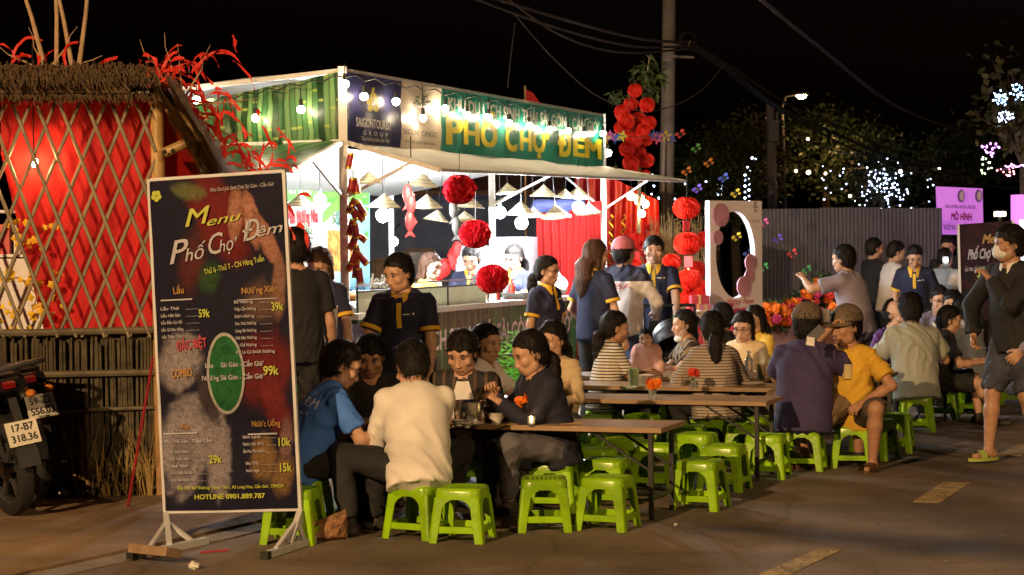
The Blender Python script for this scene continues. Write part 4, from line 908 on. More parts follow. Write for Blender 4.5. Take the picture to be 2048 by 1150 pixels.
T_w = mat('print_white', (.33, .33, .39), .5, var=.12); T_y = mat('print_yellow', (.36, .40, .035), .5, var=.12); T_g = mat('print_gold', (.30, .15, .025), .5, var=.2); T_r = mat('print_red', (.36, .025, .05), .5, var=.1); T_gray = mat('print_grey', (.30, .28, .31), .5, var=.1)
def bt(body, u, v, h, m, w=None, rot=0, bold=0, shear=0, align='CENTER', sp=1, z=.0125):
    x = (bx * math.cos(rot) + by * math.sin(rot)); y = (by * math.cos(rot) - bx * math.sin(rot))
    return text(body, BP(u, v, z), x, y, w, h, m, board, bold, shear, sp, align, 'lettering', .0004)
bt('Khu Du Lịch Sinh Thái Sài Gòn - Cần Giờ', .71, .035, .020, T_gray, .36, .03, .012)
for k in range(5):
    a = k * 1.2566 + .3; blob('print_flower', .055 + .022 * math.cos(a), .045 + .010 * math.sin(a), .014, .014, 0, T_y, .0125, 10, 0)
bt('M', .335, .118, .094, T_y, .155, .12, .008, .35); bt('enu', .54, .128, .050, T_y, .20, .12, .006, .4)
bt('P', .175, .222, .125, T_w, .125, .14, .006, .38); bt('hố', .315, .228, .070, T_w, .135, .14, .006, .35)
bt('C', .465, .204, .112, T_w, .095, .14, .006, .38); bt('hợ', .572, .207, .066, T_w, .110, .14, .006, .35)
bt('Đ', .742, .170, .105, T_w, .105, .14, .006, .35); bt('êm', .885, .168, .058, T_w, .150, .14, .006, .35)
bt('Thứ 6 -Thứ 7 - CN Hàng Tuần', .62, .268, .030, T_y, .345, .16, .01)
bt('Lẩu', .19, .335, .036, T_g, .06, .04, .02); bt('Nướng Xiên', .80, .345, .034, T_g, .2, .02, .02)
def rule(u, v, w, m=T_w, h=.0022): mb = MB(); mb.plate([BP(u - w / 2, v - h, .012), BP(u + w / 2, v - h, .012), BP(u + w / 2, v + h, .012), BP(u - w / 2, v + h, .012)], bn * .0005); mb.build('rule', m, board)
rule(.17, .362, .24); rule(.78, .372, .30, T_w, .0012); rule(.15, .766, .26); rule(.77, .775, .22)
for k, s in enumerate(('Lẩu Thái', 'Lẩu Hải Sản', 'Lẩu Đầu Cá Hồi', 'Lẩu Cá Diêu Hồng', 'Lẩu Thập Cẩm')): bt(s, .045, .388 + k * .0213, .0165, T_w, .085 + .0085 * len(s) * .3, 0, .02, align='LEFT'); bt('.......', .235, .390 + k * .0213, .012, T_w, .075, 0, .02, align='LEFT')
bt('59k', .375, .408, .044, T_y, .062, 0, .02)
for k, s in enumerate(('Bò Nướng', 'Thập Cẩm Nướng', 'Sườn Nướng', 'Xúc Xích Nướng', 'Lòng Gà Nướng', 'Hải Sản Nướng', 'Ba Chỉ Nướng', 'Phi Lê Cá BASA Nướng')): bt(s, .605, .378 + k * .0216, .0168, T_w, .085 + .0085 * len(s) * .3 if k < 7 else .215, 0, .02, align='LEFT'); (bt('.......', .79, .380 + k * .0216, .012, T_w, .07, 0, .02, align='LEFT') if k < 7 else None)
bt('39k', .925, .398, .044, T_y, .066, 0, .02)
bt('ĐẶC BIỆT', .27, .50, .050, T_r, .175, .10, .03); bt('COMBO', .185, .585, .044, T_g, .12, .04, .03)
bt('Lẩu     Sài Gòn - Cần Giờ', .585, .565, .026, T_w, .33, 0, .02); bt('Nướng Sài Gòn - Cần Giờ', .57, .603, .026, T_w, .35, 0, .02); bt('99k', .855, .588, .050, T_y, .085, 0, .02)
bt('Xào', .19, .745, .030, T_g, .05, 0, .02); bt('Mì - Hải Sản - Thập Cẩm', .21, .79, .020, T_w, .27, 0, .02)
for k, s in enumerate(('Mì Xào Giòn', 'Hủ Tiếu Xào', 'Nui Xào', 'Cơm Chiên Hải Sản', 'Cơm Chiên Dương Châu')): bt(s, .065, .822 + k * .0212, .0158, T_w, .075 + .0085 * len(s) * .35, 0, .02, align='LEFT'); bt('......', .245, .824 + k * .0212, .011, T_w, .065, 0, .02, align='LEFT')
bt('29k', .405, .848, .044, T_y, .072, 0, .02)
bt('Nước Uống', .80, .745, .032, T_g, .16, 0, .02)
for k, s in enumerate(('Sâm Lạnh', 'Nước Mát 18 Vị', 'Sắc Màu Đêm Nước')): bt(s, .62, .783 + k * .0215, .0165, T_w, .08 + .0085 * len(s) * .3, 0, .02, align='LEFT'); bt('......', .79, .785 + k * .0215, .012, T_w, .06, 0, .02, align='LEFT')
bt('10k', .925, .802, .046, T_y, .066, 0, .02)
for k, s in enumerate(('Bia Tốc', 'Nước Ngọt')): bt(s, .635, .862 + k * .022, .0165, T_w, .075, 0, .02, align='LEFT'); bt('........', .755, .864 + k * .022, .012, T_w, .085, 0, .02, align='LEFT')
bt('15k', .925, .878, .046, T_y, .064, 0, .02)
bt('Địa Chỉ: 467 Đường Thạnh Thới, Xã Long Hòa, Cần Giờ, TPHCM', .51, .932, .0165, T_y, .60, 0, .02); bt('HOTLINE 0901.889.787', .50, .960, .026, T_y, .40, 0, .03)
# frame and feet
def edge(a, b, nm, w=.022): mb = MB(); mb.bar(a, b, w, .02, up=bn); mb.build(nm, M_white, board)
edge(BP(-.008, 1.045, -.015), BP(-.008, -.008, -.015), 'upright'); edge(BP(1.008, 1.05, -.015), BP(1.008, -.008, -.015), 'upright'); edge(BP(0, -.006, -.017), BP(1, -.006, -.017), 'top_rail', .016); edge(BP(0, 1.004, -.017), BP(1, 1.004, -.017), 'bottom_rail', .016)
for (a, b, t) in (((262, 1113), (412, 1081), (334, 1030)), ((530, 1111), (626, 1079), (593, 1032))):
    A_, B_ = G(*a, .02), G(*b, .02); C_ = A_.lerp(B_, .5); top = BP(-.008 if a[0] < 400 else 1.008, 1.01, -.015)
    mb = MB(); mb.bar(A_, B_, .04, .035); ft = mb.build('foot', M_white, board)
    mb = MB(); mb.bar(A_ + (A_ - B_).normalized() * .012, A_ + (B_ - A_).normalized() * .03, .043, .038); mb.build('rubber_cap', mat('black_plastic', (.015, .015, .016), .45), ft)
    mb = MB(); mb.bar(C_ + UP * .015, top, .028, .028); mb.build('stem', M_white, board)
    for k in (.22, .80): mb = MB(); mb.bar(A_.lerp(B_, k) + UP * .015, C_.lerp(top, .75), .02, .02); mb.build('brace', M_white, board)
# wooden block lying on the left foot, rotten log by the right foot, litter
mb = MB(); q0, q1 = G(272, 1098, .06), G(348, 1106, .06); mb.bar(q0, q1, .11, .045, up=Vector((0, .3, 1))); tag(mb.build('wooden_block', mat('grey_wood', (.20, .13, .075), .8, var=.3, bump=.3), None, loc=G(310, 1104)), 'grey wooden block weighing down a foot of the menu board', 'wood block')
c = G(650, 1080); r_ = random.Random(12); bm = bmesh.new()
for i in range(46):
    q = Vector((r_.uniform(-1, 1), r_.uniform(-1, 1), r_.uniform(0, 1))); q = Vector((q.x * .125, q.y * .07, q.z * (.085 + .055 * (q.x + .6)))); bm.verts.new(q)
hull = bmesh.ops.convex_hull(bm, input=bm.verts[:]); bmesh.ops.delete(bm, geom=[v for v in bm.verts if not v.link_faces], context='VERTS'); bmesh.ops.subdivide_edges(bm, edges=bm.edges[:], cuts=3, use_grid_fill=True)
for v in bm.verts: v.co += Vector((r_.uniform(-1, 1), r_.uniform(-1, 1), r_.uniform(-1, 1))) * .005; v.co.z = max(v.co.z, .002)
me = bpy.data.meshes.new('log'); bm.to_mesh(me); bm.free(); me.materials.append(mat('rotten_wood', (.22, .11, .05), .9, var=.6, vscale=22, bump=.8, bscale=60)); lo = tag(link_mesh('broken_log', me, None), 'broken brown log lying on the road beside the menu board foot', 'log'); lo.location = c; lo.rotation_euler = (0, 0, .25)
for (px, py, sz, lab, m, nm) in ((388, 1138, .028, 'crumpled white paper scrap on the road in front of the menu board', mat('litter_white', (.6, .58, .55), .7), 'paper_scrap'), (130, 993, .035, 'crumpled pale plastic bag at the foot of the reed wall', mat('litter_grey', (.4, .38, .36), .5), 'plastic_scrap'), (1795, 885, .024, 'crumpled brown paper scrap on the open road by the tables', mat('litter_brown', (.4, .25, .15), .7), 'paper_scrap'), (1352, 1052, .012, 'tiny pale scrap on the road beneath the table end', mat('litter_white', (.6, .58, .55), .7), 'paper_scrap')):
    p = G(px, py, .03 if px < 200 else 0); r_ = random.Random(px); mb = MB(); mb.ball((0, 0, 0), (sz, sz, sz * .7), 10)
    mb.v = [tuple(Vector(v) * r_.uniform(.6, 1.25) + Vector((0, 0, sz * .6))) for v in mb.v]; o = mb.build(nm, m); o.location = p; tag(o, lab, 'litter')
a, b = G(402, 1107), G(456, 1102); mb = MB(); mb.bar(a + UP * .006, b + UP * .006, .012, .008); tag(mb.build('plastic_strip', mat('litter_red', (.4, .02, .03), .5), None, loc=a), 'thin red plastic strip lying on the road between the board feet', 'litter')
# ------------------------------------------------------------------ food stall
LD = -RT; SL = 6.6; SW = 2.5
P0 = XY(690, 15.4)
def FP(px, py, o=0.0): return ONP(px, py, P0 + RT * o, RT)           # on the long front
def LP(px, py, o=0.0): return ONP(px, py, P0 - U * o, U)             # on the near short side
zt = LP(686, 141).z; zb = LP(690, 283).z; zte = FP(1206, 232).z; zbe = FP(1207, 335).z
Pe = Vector((FP(1206, 300).x, FP(1206, 300).y, 0)); SL = (Pe - P0).length
stall = thing('food_stall', 'brightly lit white framed food stall with printed banners and striped green awnings', 'food stall', P0)
M_frame = mat('stall_frame', (.72, .72, .70), .45, var=.06); M_tarp = mat('cream_tarp', (.74, .70, .58), .55, var=.08, vscale=3, translucent=.3); M_roof = mat('white_tarp', (.78, .78, .76), .55, var=.05, translucent=.3)
def member(a, b, nm, w=.045, par=None): mb = MB(); mb.bar(a, b, w, w); return mb.build(nm, M_frame, par or stall)
Pm = Vector((FP(985, 500).x, FP(985, 500).y, 0))
def at_(p, z): return Vector((p.x, p.y, z))
for p, z in ((P0, zt + .03), (Pm, zb), (Pe, zte + .02), (P0 + LD * SW, zt - .1), (Pe + LD * SW, zte - .1)): member(at_(p, 0), at_(p, z), 'post', .06 if p is not P0 else .065)
for a, b, za, zb2 in ((P0, Pe, zt, zte), (P0, P0 + LD * SW, zt, zt - .16), (Pe, Pe + LD * SW, zte, zte - .1), (P0 + LD * SW, Pe + LD * SW, zt - .16, zte - .1), (P0, Pe, zb, zbe), (P0, P0 + LD * SW, zb, zb), (Pe, Pe + LD * SW, zbe, zbe)): member(at_(a, za), at_(b, zb2), 'rail', .035)
# flaps and roof
FO, LO = .80, .92; zfo = 2.13; zlo = zb - .25
fa_, fb_, fc_, fd_ = at_(P0, zb) + RT * .01, at_(Pe, zbe) + RT * .01, at_(Pe + RT * .92, zbe - .17), at_(P0 + RT * FO, zfo)
def quad_sheet(a, b, c, d, nx, ny, nm, m, amp=.012, sag=.03, thick=.004, nrm=None):
    a, b, c, d = map(Vector, (a, b, c, d)); n_ = (b - a).cross(d - a).normalized()
    def f(u, v, o): return a.lerp(b, u).lerp(d.lerp(c, u), v) + n_ * (o + amp * math.sin(u * 17 + v * 4) * math.sin(v * 5 + 1) + amp * .5 * math.sin(u * 43 + v * 9)) - UP * sag * 4 * u * (1 - u) * 4 * v * (1 - v)
    return sheet(nm, f, nx, ny, m, stall, thick)
def bamboo_print(name, ax, ay, freq, dark=1.0, slant=0, tint=(1, 1, 1)):
    m = mat(name, (.1, .3, .08), .4, var=0); N, L = nodes(m); b = N['Principled BSDF']; tc = N.new('ShaderNodeTexCoord')
    def M(op, a, b_=None, c=None):
        n = N.new('ShaderNodeMath'); n.operation = op
        for i, v in enumerate((a, b_, c)):
            if v is None: continue
            if isinstance(v, (int, float)): n.inputs[i].default_value = v
            else: L.new(v, n.inputs[i])
        return n.outputs[0]
    def dot(vec):
        n = N.new('ShaderNodeVectorMath'); n.operation = 'DOT_PRODUCT'; L.new(tc.outputs['Object'], n.inputs[0]); n.inputs[1].default_value = tuple(vec); return n.outputs['Value']
    nz = N.new('ShaderNodeTexNoise'); nz.inputs['Scale'].default_value = 1.5; L.new(tc.outputs['Object'], nz.inputs[0])
    t = M('ADD', M('MULTIPLY', dot(ax), freq), M('MULTIPLY', nz.outputs[0], 1.6)); s = M('ADD', dot(ay), M('MULTIPLY', t, slant))
    fl = M('FLOOR', t); fr = M('FRACT', t); wn_ = N.new('ShaderNodeTexWhiteNoise'); wn_.noise_dimensions = '1D'; L.new(fl, wn_.inputs['W']); rnd = wn_.outputs['Value']
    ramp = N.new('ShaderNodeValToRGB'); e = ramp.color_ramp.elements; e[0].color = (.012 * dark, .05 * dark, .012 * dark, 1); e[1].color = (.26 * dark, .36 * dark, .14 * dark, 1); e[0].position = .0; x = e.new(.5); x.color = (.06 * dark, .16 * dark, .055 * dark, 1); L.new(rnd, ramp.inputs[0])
    prof = M('MULTIPLY', M('SUBTRACT', 1, M('POWER', M('ABSOLUTE', M('MULTIPLY_ADD', fr, 2, -1)), 5)), 1)
    node_ = M('FRACT', M('ADD', M('MULTIPLY', s, 2.6), M('MULTIPLY', rnd, 7))); ln = M('LESS_THAN', node_, .055)
    mx = N.new('ShaderNodeMixRGB'); L.new(prof, mx.inputs[0]); mx.inputs[1].default_value = (.006, .02, .006, 1); L.new(ramp.outputs[0], mx.inputs[2])
    m2 = N.new('ShaderNodeMixRGB'); L.new(M('MULTIPLY', ln, M('MULTIPLY', prof, .8)), m2.inputs[0]); L.new(mx.outputs[0], m2.inputs[1]); m2.inputs[2].default_value = (.42 * dark, .42 * dark, .09 * dark, 1)
    tn = N.new('ShaderNodeMixRGB'); tn.blend_type = 'MULTIPLY'; tn.inputs[0].default_value = 1; L.new(m2.outputs[0], tn.inputs[1]); tn.inputs[2].default_value = (*tint, 1); L.new(tn.outputs[0], b.inputs['Base Color']); return m
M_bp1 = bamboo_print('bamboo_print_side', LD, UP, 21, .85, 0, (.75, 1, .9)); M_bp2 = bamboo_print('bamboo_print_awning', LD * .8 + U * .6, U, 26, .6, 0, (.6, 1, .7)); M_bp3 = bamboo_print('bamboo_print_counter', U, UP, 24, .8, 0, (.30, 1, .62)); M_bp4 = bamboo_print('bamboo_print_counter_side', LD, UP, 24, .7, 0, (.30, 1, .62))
quad_sheet(at_(P0, zb), at_(Pe, zbe), fc_, fd_, 30, 6, 'front_awning', M_tarp)
quad_sheet(at_(P0, zb) - U * .01, at_(P0 + LD * 2.4, zb + .0), at_(P0 + LD * 2.4 - U * LO, zlo), at_(P0 - U * LO, zlo), 20, 6, 'side_awning', M_bp2)
member(at_(P0, zb), at_(P0 - U * LO, zlo), 'awning_arm', .035); member(at_(P0 - U * LO, zlo), at_(P0 + LD * 2.4 - U * LO, zlo), 'awning_edge', .03); member(at_(P0, zb), fd_, 'awning_arm', .035); member(fd_, fc_, 'awning_edge', .022); member(at_(Pe, zbe), fc_, 'awning_arm', .03)
zbr = 1.93
member(at_(P0, zbr), at_(P0 - U * LO * .6, zb - .16), 'brace', .02); member(at_(P0, zbr), at_(P0, zb).lerp(fd_, .72), 'brace', .022); member(at_(Pm, zbr), at_(Pm + RT * .6, 2.2), 'brace', .022); member(at_(Pe, zbr), at_(Pe, zbe).lerp(fc_, .62), 'brace', .022); member(at_(Pe, zbr), at_(Pe + LD * .5, zbe - .03), 'brace', .02)
rg0, rg1 = at_(P0 + LD * SW * .5 + U * .9, zt + .06), at_(Pe + LD * SW * .5 - U * .9, zte + .06)
a, b, c, d = at_(P0, zt), at_(Pe, zte), at_(Pe + LD * SW, zte - .1), at_(P0 + LD * SW, zt - .16)
for q in ((a, b, rg1, rg0), (c, d, rg0, rg1)): quad_sheet(*q, 12, 4, 'roof_sheet', M_roof, .006, .02)
for q in ((d, a, rg0), (b, c, rg1)):
    mb = MB(); mb.plate(q, UP * .004); mb.build('roof_sheet', M_roof, stall)
for t in (.33, .66): pa = P0 + (Pe - P0) * t; member(at_(pa, zb + (zbe - zb) * t + .02), at_(pa + LD * SW, zb + (zbe - zb) * t + .02), 'rail', .03)
member(at_(P0 + LD * SW, zb - .2), at_(Pe + LD * SW, zbe - .2), 'rail', .04)
# inner eave of the far side, a broad white sheet seen over the counter
quad_sheet(at_(P0 + LD * SW * .35 + U * 1.2, zb + .05), at_(Pe + LD * SW * .35, zbe + .03), at_(Pe + LD * SW, zbe - .26), at_(P0 + LD * SW + U * 1.2, zb - .24), 16, 4, 'inner_tarp', M_roof, .008, .03)
# valances
M_navy = mat('banner_navy', (.028, .028, .085), .35, var=.08, bump=.05, bscale=9); M_beige = mat('banner_beige', (.72, .62, .48), .4, var=.05); M_green = mat('banner_green', (.022, .27, .19), .35, var=.06)
quad_sheet(LP(686, 143, .012), LP(380, 206, .012), LP(380, 300, .012), LP(688, 282, .012), 24, 6, 'side_valance', M_bp1, .02, 0)
def fy(px, k): return (141 + (232 - 141) * (px - 690) / 516 + 2) * (1 - k) + (284 + (335 - 284) * (px - 690) / 517) * k
for x0, x1, m, nm in ((692, 800, M_navy, 'banner_panel'), (800.6, 880, M_beige, 'banner_panel'), (880.6, 1205, M_green, 'banner_panel')):
    quad_sheet(FP(x0, fy(x0, 0), .03), FP(x1, fy(x1, 0), .03), FP(x1, fy(x1, 1), .03), FP(x0, fy(x0, 1), .03), int((x1 - x0) / 9), 6, nm, m, .010, 0)
def ftext(body, x0, x1, k, h, m, bold=0, off=.066, sp=1, shear=0, y0=None):
    a = FP(x0, fy(x0, k), off); b = FP(x1, fy(x1, k), off); w = (b - a).length
    return text(body, (a + b) / 2, (b - a), UP, w, h, m, stall, bold, shear, sp)
P_w = mat('banner_white_print', (.78, .76, .70), .4, var=0); P_y = mat('banner_yellow_print', (.85, .70, .02), .4, var=0); P_d = mat('banner_dark_print', (.12, .10, .07), .4, var=0); P_g = mat('banner_leaf_print', (.10, .17, .07), .4, var=0)
ftext('SAIGONTOURIST', 712, 783, .70, .072, P_w, .03); ftext('G  R  O  U  P', 726, 775, .84, .034, P_w, .02); ftext('Tận hưởng bản sắc Việt', 722, 779, .925, .032, P_w, .01)
ftext('SAIGON · CANGIO', 806, 874, .755, .05, P_d, .005); ftext('KHU DU LỊCH SINH THÁI', 810, 870, .90, .022, P_d, .005)
ftext('KHU DU LỊCH SINH THÁI SÀI GÒN - CẦN GIỜ', 896, 1198, .235, .115, P_w, .03)
for wd, x0, x1 in (('P', 890, 924), ('HỐ', 927, 994), ('C', 1011, 1034), ('HỢ', 1039, 1098), ('Đ', 1116, 1143), ('ÊM', 1146, 1203)): ftext(wd, x0, x1, .665 if wd in 'PCĐ' else .672, .25 if wd in 'PCĐ' else .205, P_y, .045, .067)
def fshape(pts, m, off=.066, nm='emblem'):
    mb = MB(); mb.plate([FP(x, y, off) for x, y in pts], RT * .0008); mb.build(nm, m, stall)
def ellp(cx, cy, rx, ry, rot=0, n=14): return [(cx + rx * math.cos(a) * math.cos(rot) - ry * math.sin(a) * math.sin(rot), cy + rx * math.cos(a) * math.sin(rot) + ry * math.sin(a) * math.cos(rot)) for a in [2 * math.pi * i / n for i in range(n)]]
for cx, cy, rx, ry, ro in ((740, 203, 6.5, 8, 0), (754, 204, 6.5, 8, 0), (741, 216, 5.5, 7, .3), (752, 217, 5.5, 7, -.3), (747, 193, 6.5, 8, 0)): fshape(ellp(cx, cy, rx, ry, ro), P_y, .066 + .0003 * cx % .002)
fshape([(743, 188), (744, 178), (748, 174), (749, 178), (747, 189)], P_y, .0685)
r_ = random.Random(4)
for i in range(26):
    a = r_.uniform(-2.9, -.25); rr = r_.uniform(4, 21); fshape(ellp(843 + rr * math.cos(a), 212 + rr * 1.15 * math.sin(a), 3.6, 1.7, a + r_.uniform(-.5, .5), 8), P_g, .066 + i * .0001, 'emblem_leaf')
for i in range(5): fshape([(841 - 7 + i * 3, 216), (843.5 - 7 + i * 3, 216), (846 - 4 + i * 2, 243), (844.5 - 4 + i * 2, 243)], P_d, .066)
# counter
ct = thing('counter', 'long stall counter wrapped in dark green bamboo banner with white lettering', 'counter', P0 + RT * .1)
zc = .99; Ce = Vector((FP(1152, 600, .08).x, FP(1152, 600, .08).y, 0)); C0 = P0 + RT * .08 + U * .04
mb = MB(); mb.plate([at_(C0, .03), at_(Ce, .03), at_(Ce, zc), at_(C0, zc)], LD * .03); mb.build('front_banner', M_bp3, ct)
C1 = C0 + LD * 1.9
mb = MB(); mb.plate([at_(C0 + LD * .035, .03), at_(C1, .03), at_(C1, zc), at_(C0 + LD * .035, zc)], U * .03); mb.build('side_banner', M_bp4, ct)
M_top = mat('counter_white', (.72, .70, .64), .35, var=.05)
for nm, q in (('counter_top', (C0 + RT * .03 - U * .04, Ce + RT * .03, Ce + LD * .55, C0 + LD * .55 - U * .04)), ('counter_top', (C0 + LD * .56 - U * .04, C0 + LD * .56 + U * .5, C1 + U * .5, C1 - U * .04))):
    mb = MB(); mb.plate([at_(p, zc + .005) for p in q], UP * .045); mb.build(nm, M_top, ct)
def ctext(body, x0, x1, y0, y1, h, m):
    a = FP(x0, y0, .082); b = FP(x1, y1, .082); return text(body, (a + b) / 2, U, UP, (b - a).length, h, m, ct, .03)
ctext('KHU DU LỊCH SINH THÁI SÀI GÒN - CẦN GIỜ', 752, 1143, 690, 655, .175, mat('banner_pink_white', (.80, .74, .72), .45, var=.05))
mb = MB(); mb.plate([FP(x, y, .0815) for x, y in ((698, 648), (742, 648), (742, 735), (698, 738))], RT * .0008); mb.build('banner_logo_field', mat('logo_violet', (.10, .10, .20), .45), ct)
mb = MB(); mb.plate([FP(x, y, .0815) for x, y in ellp(720, 690, 9, 15)], RT * .002); mb.build('banner_emblem', mat('banner_pink_white', (.80, .74, .72), .45), ct)
# tray rack with glass front along the counter
M_steel = mat('stainless', (.55, .55, .54), .25, .9, var=.05); M_blk = mat('black_steel', (.015, .015, .016), .45, .2, var=.1)
tr = thing('tray_rack', 'low steel food tray rack with pale front standing along the counter top', 'food rack', at_(C0 + U * .2, zc + .05))
def CP(t, o, z): return at_(C0 + U * t + LD * o, z)
zc2 = zc + .051
mb = MB(); mb.plate([CP(.15, .06, zc2), CP(2.95, .06, zc2), CP(2.95, .06, zc2 + .16), CP(.15, .06, zc2 + .16)], LD * .02); mb.build('front_sheet', mat('tray_front', (.72, .70, .55), .5, var=.2, vscale=5, translucent=.65), tr)
mb = MB(); mb.plate([CP(.15, .085, zc2 + .02), CP(2.95, .085, zc2 + .02), CP(2.95, .5, zc2 + .13), CP(.15, .5, zc2 + .13)], UP * .02); mb.build('tray', M_steel, tr)
for z in (.165, .215): mb = MB(); mb.bar(CP(.1, .05, zc2 + z), CP(3.0, .05, zc2 + z), .014, .014); mb.build('rail', M_blk if z < .2 else M_steel, tr)
for t in (.12, 1.05, 2.0, 2.98): mb = MB(); mb.bar(CP(t, .05, zc2), CP(t, .05, zc2 + .23), .014, .014); mb.build('upright', M_blk, tr)
r_ = random.Random(8)
for i in range(16):
    mb = MB(); c = CP(.3 + i * .165, r_.uniform(.14, .4), zc2 + .12); mb.ball(c, (r_.uniform(.04, .075), r_.uniform(.04, .06), r_.uniform(.025, .045)), 10)
    mb.build('food', mat('food_%d' % (i % 4), [(.55, .22, .06), (.62, .55, .35), (.35, .10, .05), (.25, .35, .08)][i % 4], .5, var=.4, vscale=40), tr, True)
# bottles, jars and bags on the counter end
def bottle(nm, lab, p, h, r, m, cm, cat='bottle', group=None):
    mb = MB(); mb.lathe([(.001, 0), (r, 0), (r, h * .62), (r * .85, h * .7), (r * .38, h * .82), (r * .36, h * .93)], 14, p); o = tag(mb.build(nm, m, None, True, loc=p), lab, cat, group)
    mb = MB(); mb.lathe([(r * .42, h * .92), (r * .42, h), (.001, h)], 12, p); c = mb.build('cap', cm); c.data.transform(Matrix.Translation(-p)); c.parent = o; return o
M_plas = mat('clear_plastic', (.75, .78, .80), .15, trans=.75, var=0); M_chili = mat('chili_sauce', (.45, .04, .02), .3); M_soy = mat('soy_sauce', (.03, .012, .008), .2); M_capr = mat('cap_red', (.5, .03, .03), .4)
bottle('sauce_bottle', 'clear plastic bottle at the man behind the stall counter', CP(3.25, .3, zc2), .26, .035, M_plas, M_capr)
for i, (t, o, h, m, l) in enumerate(((3.45, .15, .20, M_chili, 'red chilli sauce bottle on the counter beside the middle post'), (3.62, .2, .22, M_soy, 'dark soy sauce bottle on the counter in front of the stall woman'), (3.8, .12, .19, M_chili, 'short red sauce bottle standing to the right of the soy bottle'), (4.0, .25, .24, M_plas, 'clear water bottle on the counter by the stall woman'))): bottle('sauce_bottle', l, CP(t, o, zc2), h, .034, m, M_capr)
mb = MB(); p = CP(3.9, .1, zc2); mb.lathe([(.001, .01), (.12, .01), (.16, .06), (.165, .065), (.125, .0)], 20, p); tag(mb.build('steel_basin', M_steel, None, True, loc=p), 'wide steel basin on the counter right of the middle post', 'basin')
for i, (t, lab) in enumerate(((4.75, 'white plastic bag of food on the counter, the one nearest the glasses woman'), (5.05, 'white plastic bag on the counter in the middle of three'), (5.35, 'white plastic bag at the far end of the counter'))):
    f = SDF(.016); c = nv(CP(t, .2, zc2)); f.ell((0, 0, .10), (.12, .11, .10), k=.03); f.cap((0, 0, .15), (.01, 0, .26), .05, .02, .04)
    V, Q = f.mesh(folds(.012, 30, 60, i, 1)); V[:, 2] = np.maximum(V[:, 2], 0); o = tag(link_mesh('food_bag', mesh_from('bag', [(V, Q, 0)], [mat('bag_white', (.72, .72, .68), .35, translucent=.2)]), None), lab, 'plastic bag'); o.location = c
# back banner with pictures
BKo = P0 + LD * (SW - .05)
def KP(px, py, o=0): return ONP(px, py, BKo + RT * o, RT)
bb = thing('printed_backdrop', 'pale blue printed food backdrop with green leaves hanging at the back of the stall', 'banner', KP(655, 600))
def ky(px, y): return y + (px - 570) * .06
def bkq(x0, y0, x1, y1, m, o, nm, slant=.06, th=.001):
    f = lambda x, y: KP(x, y + (x - 570) * (.047 if y < 480 else -.03 if y > 560 else .01), o)
    mb = MB(); mb.plate([f(x0, y0), f(x1, y0), f(x1, y1), f(x0, y1)], RT * th); return mb.build(nm, m, bb)
sky_b = mat('backdrop_blue', (.30, .62, .78), .4, var=.06); bkq(520, 352, 738, 604, sky_b, 0, 'printed_sheet', th=.01)
bkq(520, 358, 672, 600, mat('backdrop_white', (.72, .80, .72), .4, var=.05), .012, 'print_field'); bkq(520, 352, 738, 402, mat('backdrop_green', (.12, .45, .08), .4, var=.2, vscale=2), .0145, 'print_field')
for cx, cy, rx, ry, ro in ((690, 405, 50, 9, -.5), (712, 380, 40, 8, .3), (662, 420, 30, 7, -1.0), (720, 430, 28, 7, -.7), (650, 385, 34, 8, .15), (735, 470, 18, 5, -.9)):
    mb = MB(); mb.plate([KP(min(737, x), y, .017 + cx * .00001) for x, y in ellp(cx, cy, rx, ry, ro)], RT * .001); mb.build('print_leaf', mat('backdrop_leaf', (.16, .50, .08), .4, var=.2), bb)
bw_ = mat('backdrop_letter_white', (.85, .85, .8), .4, var=0)
def ktext(body, x0, x1, y0, y1, h, m, o=.02, b_=.02): a = KP(x0, y0, o); b = KP(x1, y1, o); return text(body, (a + b) / 2, b - a, UP, (b - a).length, h, m, bb, b_)
ktext('SINH THÁI SÀI GÒN - CẦN GIỜ', 562, 736, 376, 386, .115, bw_, .02, .03)
ktext('Món Nướng Nhà', 575, 636, 436, 433, .14, mat('backdrop_red', (.65, .04, .05), .4), .021, .05); ktext('Lẩu', 598, 624, 458, 460, .10, P_g); ktext('Sài Gòn - Cần Giờ', 592, 630, 474, 474, .05, P_d)
ktext('Cơm', 663, 690, 424, 424, .10, P_g); ktext('Xào', 664, 690, 442, 442, .09, P_g); ktext('Cần Giờ - TP.HCM', 684, 730, 580, 579, .055, mat('backdrop_ink', (.03, .06, .2), .4))
bkq(655, 456, 715, 542, print_mat('food_photo', (.45, .06, .02), (.75, .45, .12), 9, 2), .018, 'print_picture'); bkq(602, 486, 634, 548, print_mat('food_photo_grey', (.12, .10, .09), (.5, .46, .42), 9, 2), .018, 'print_picture')
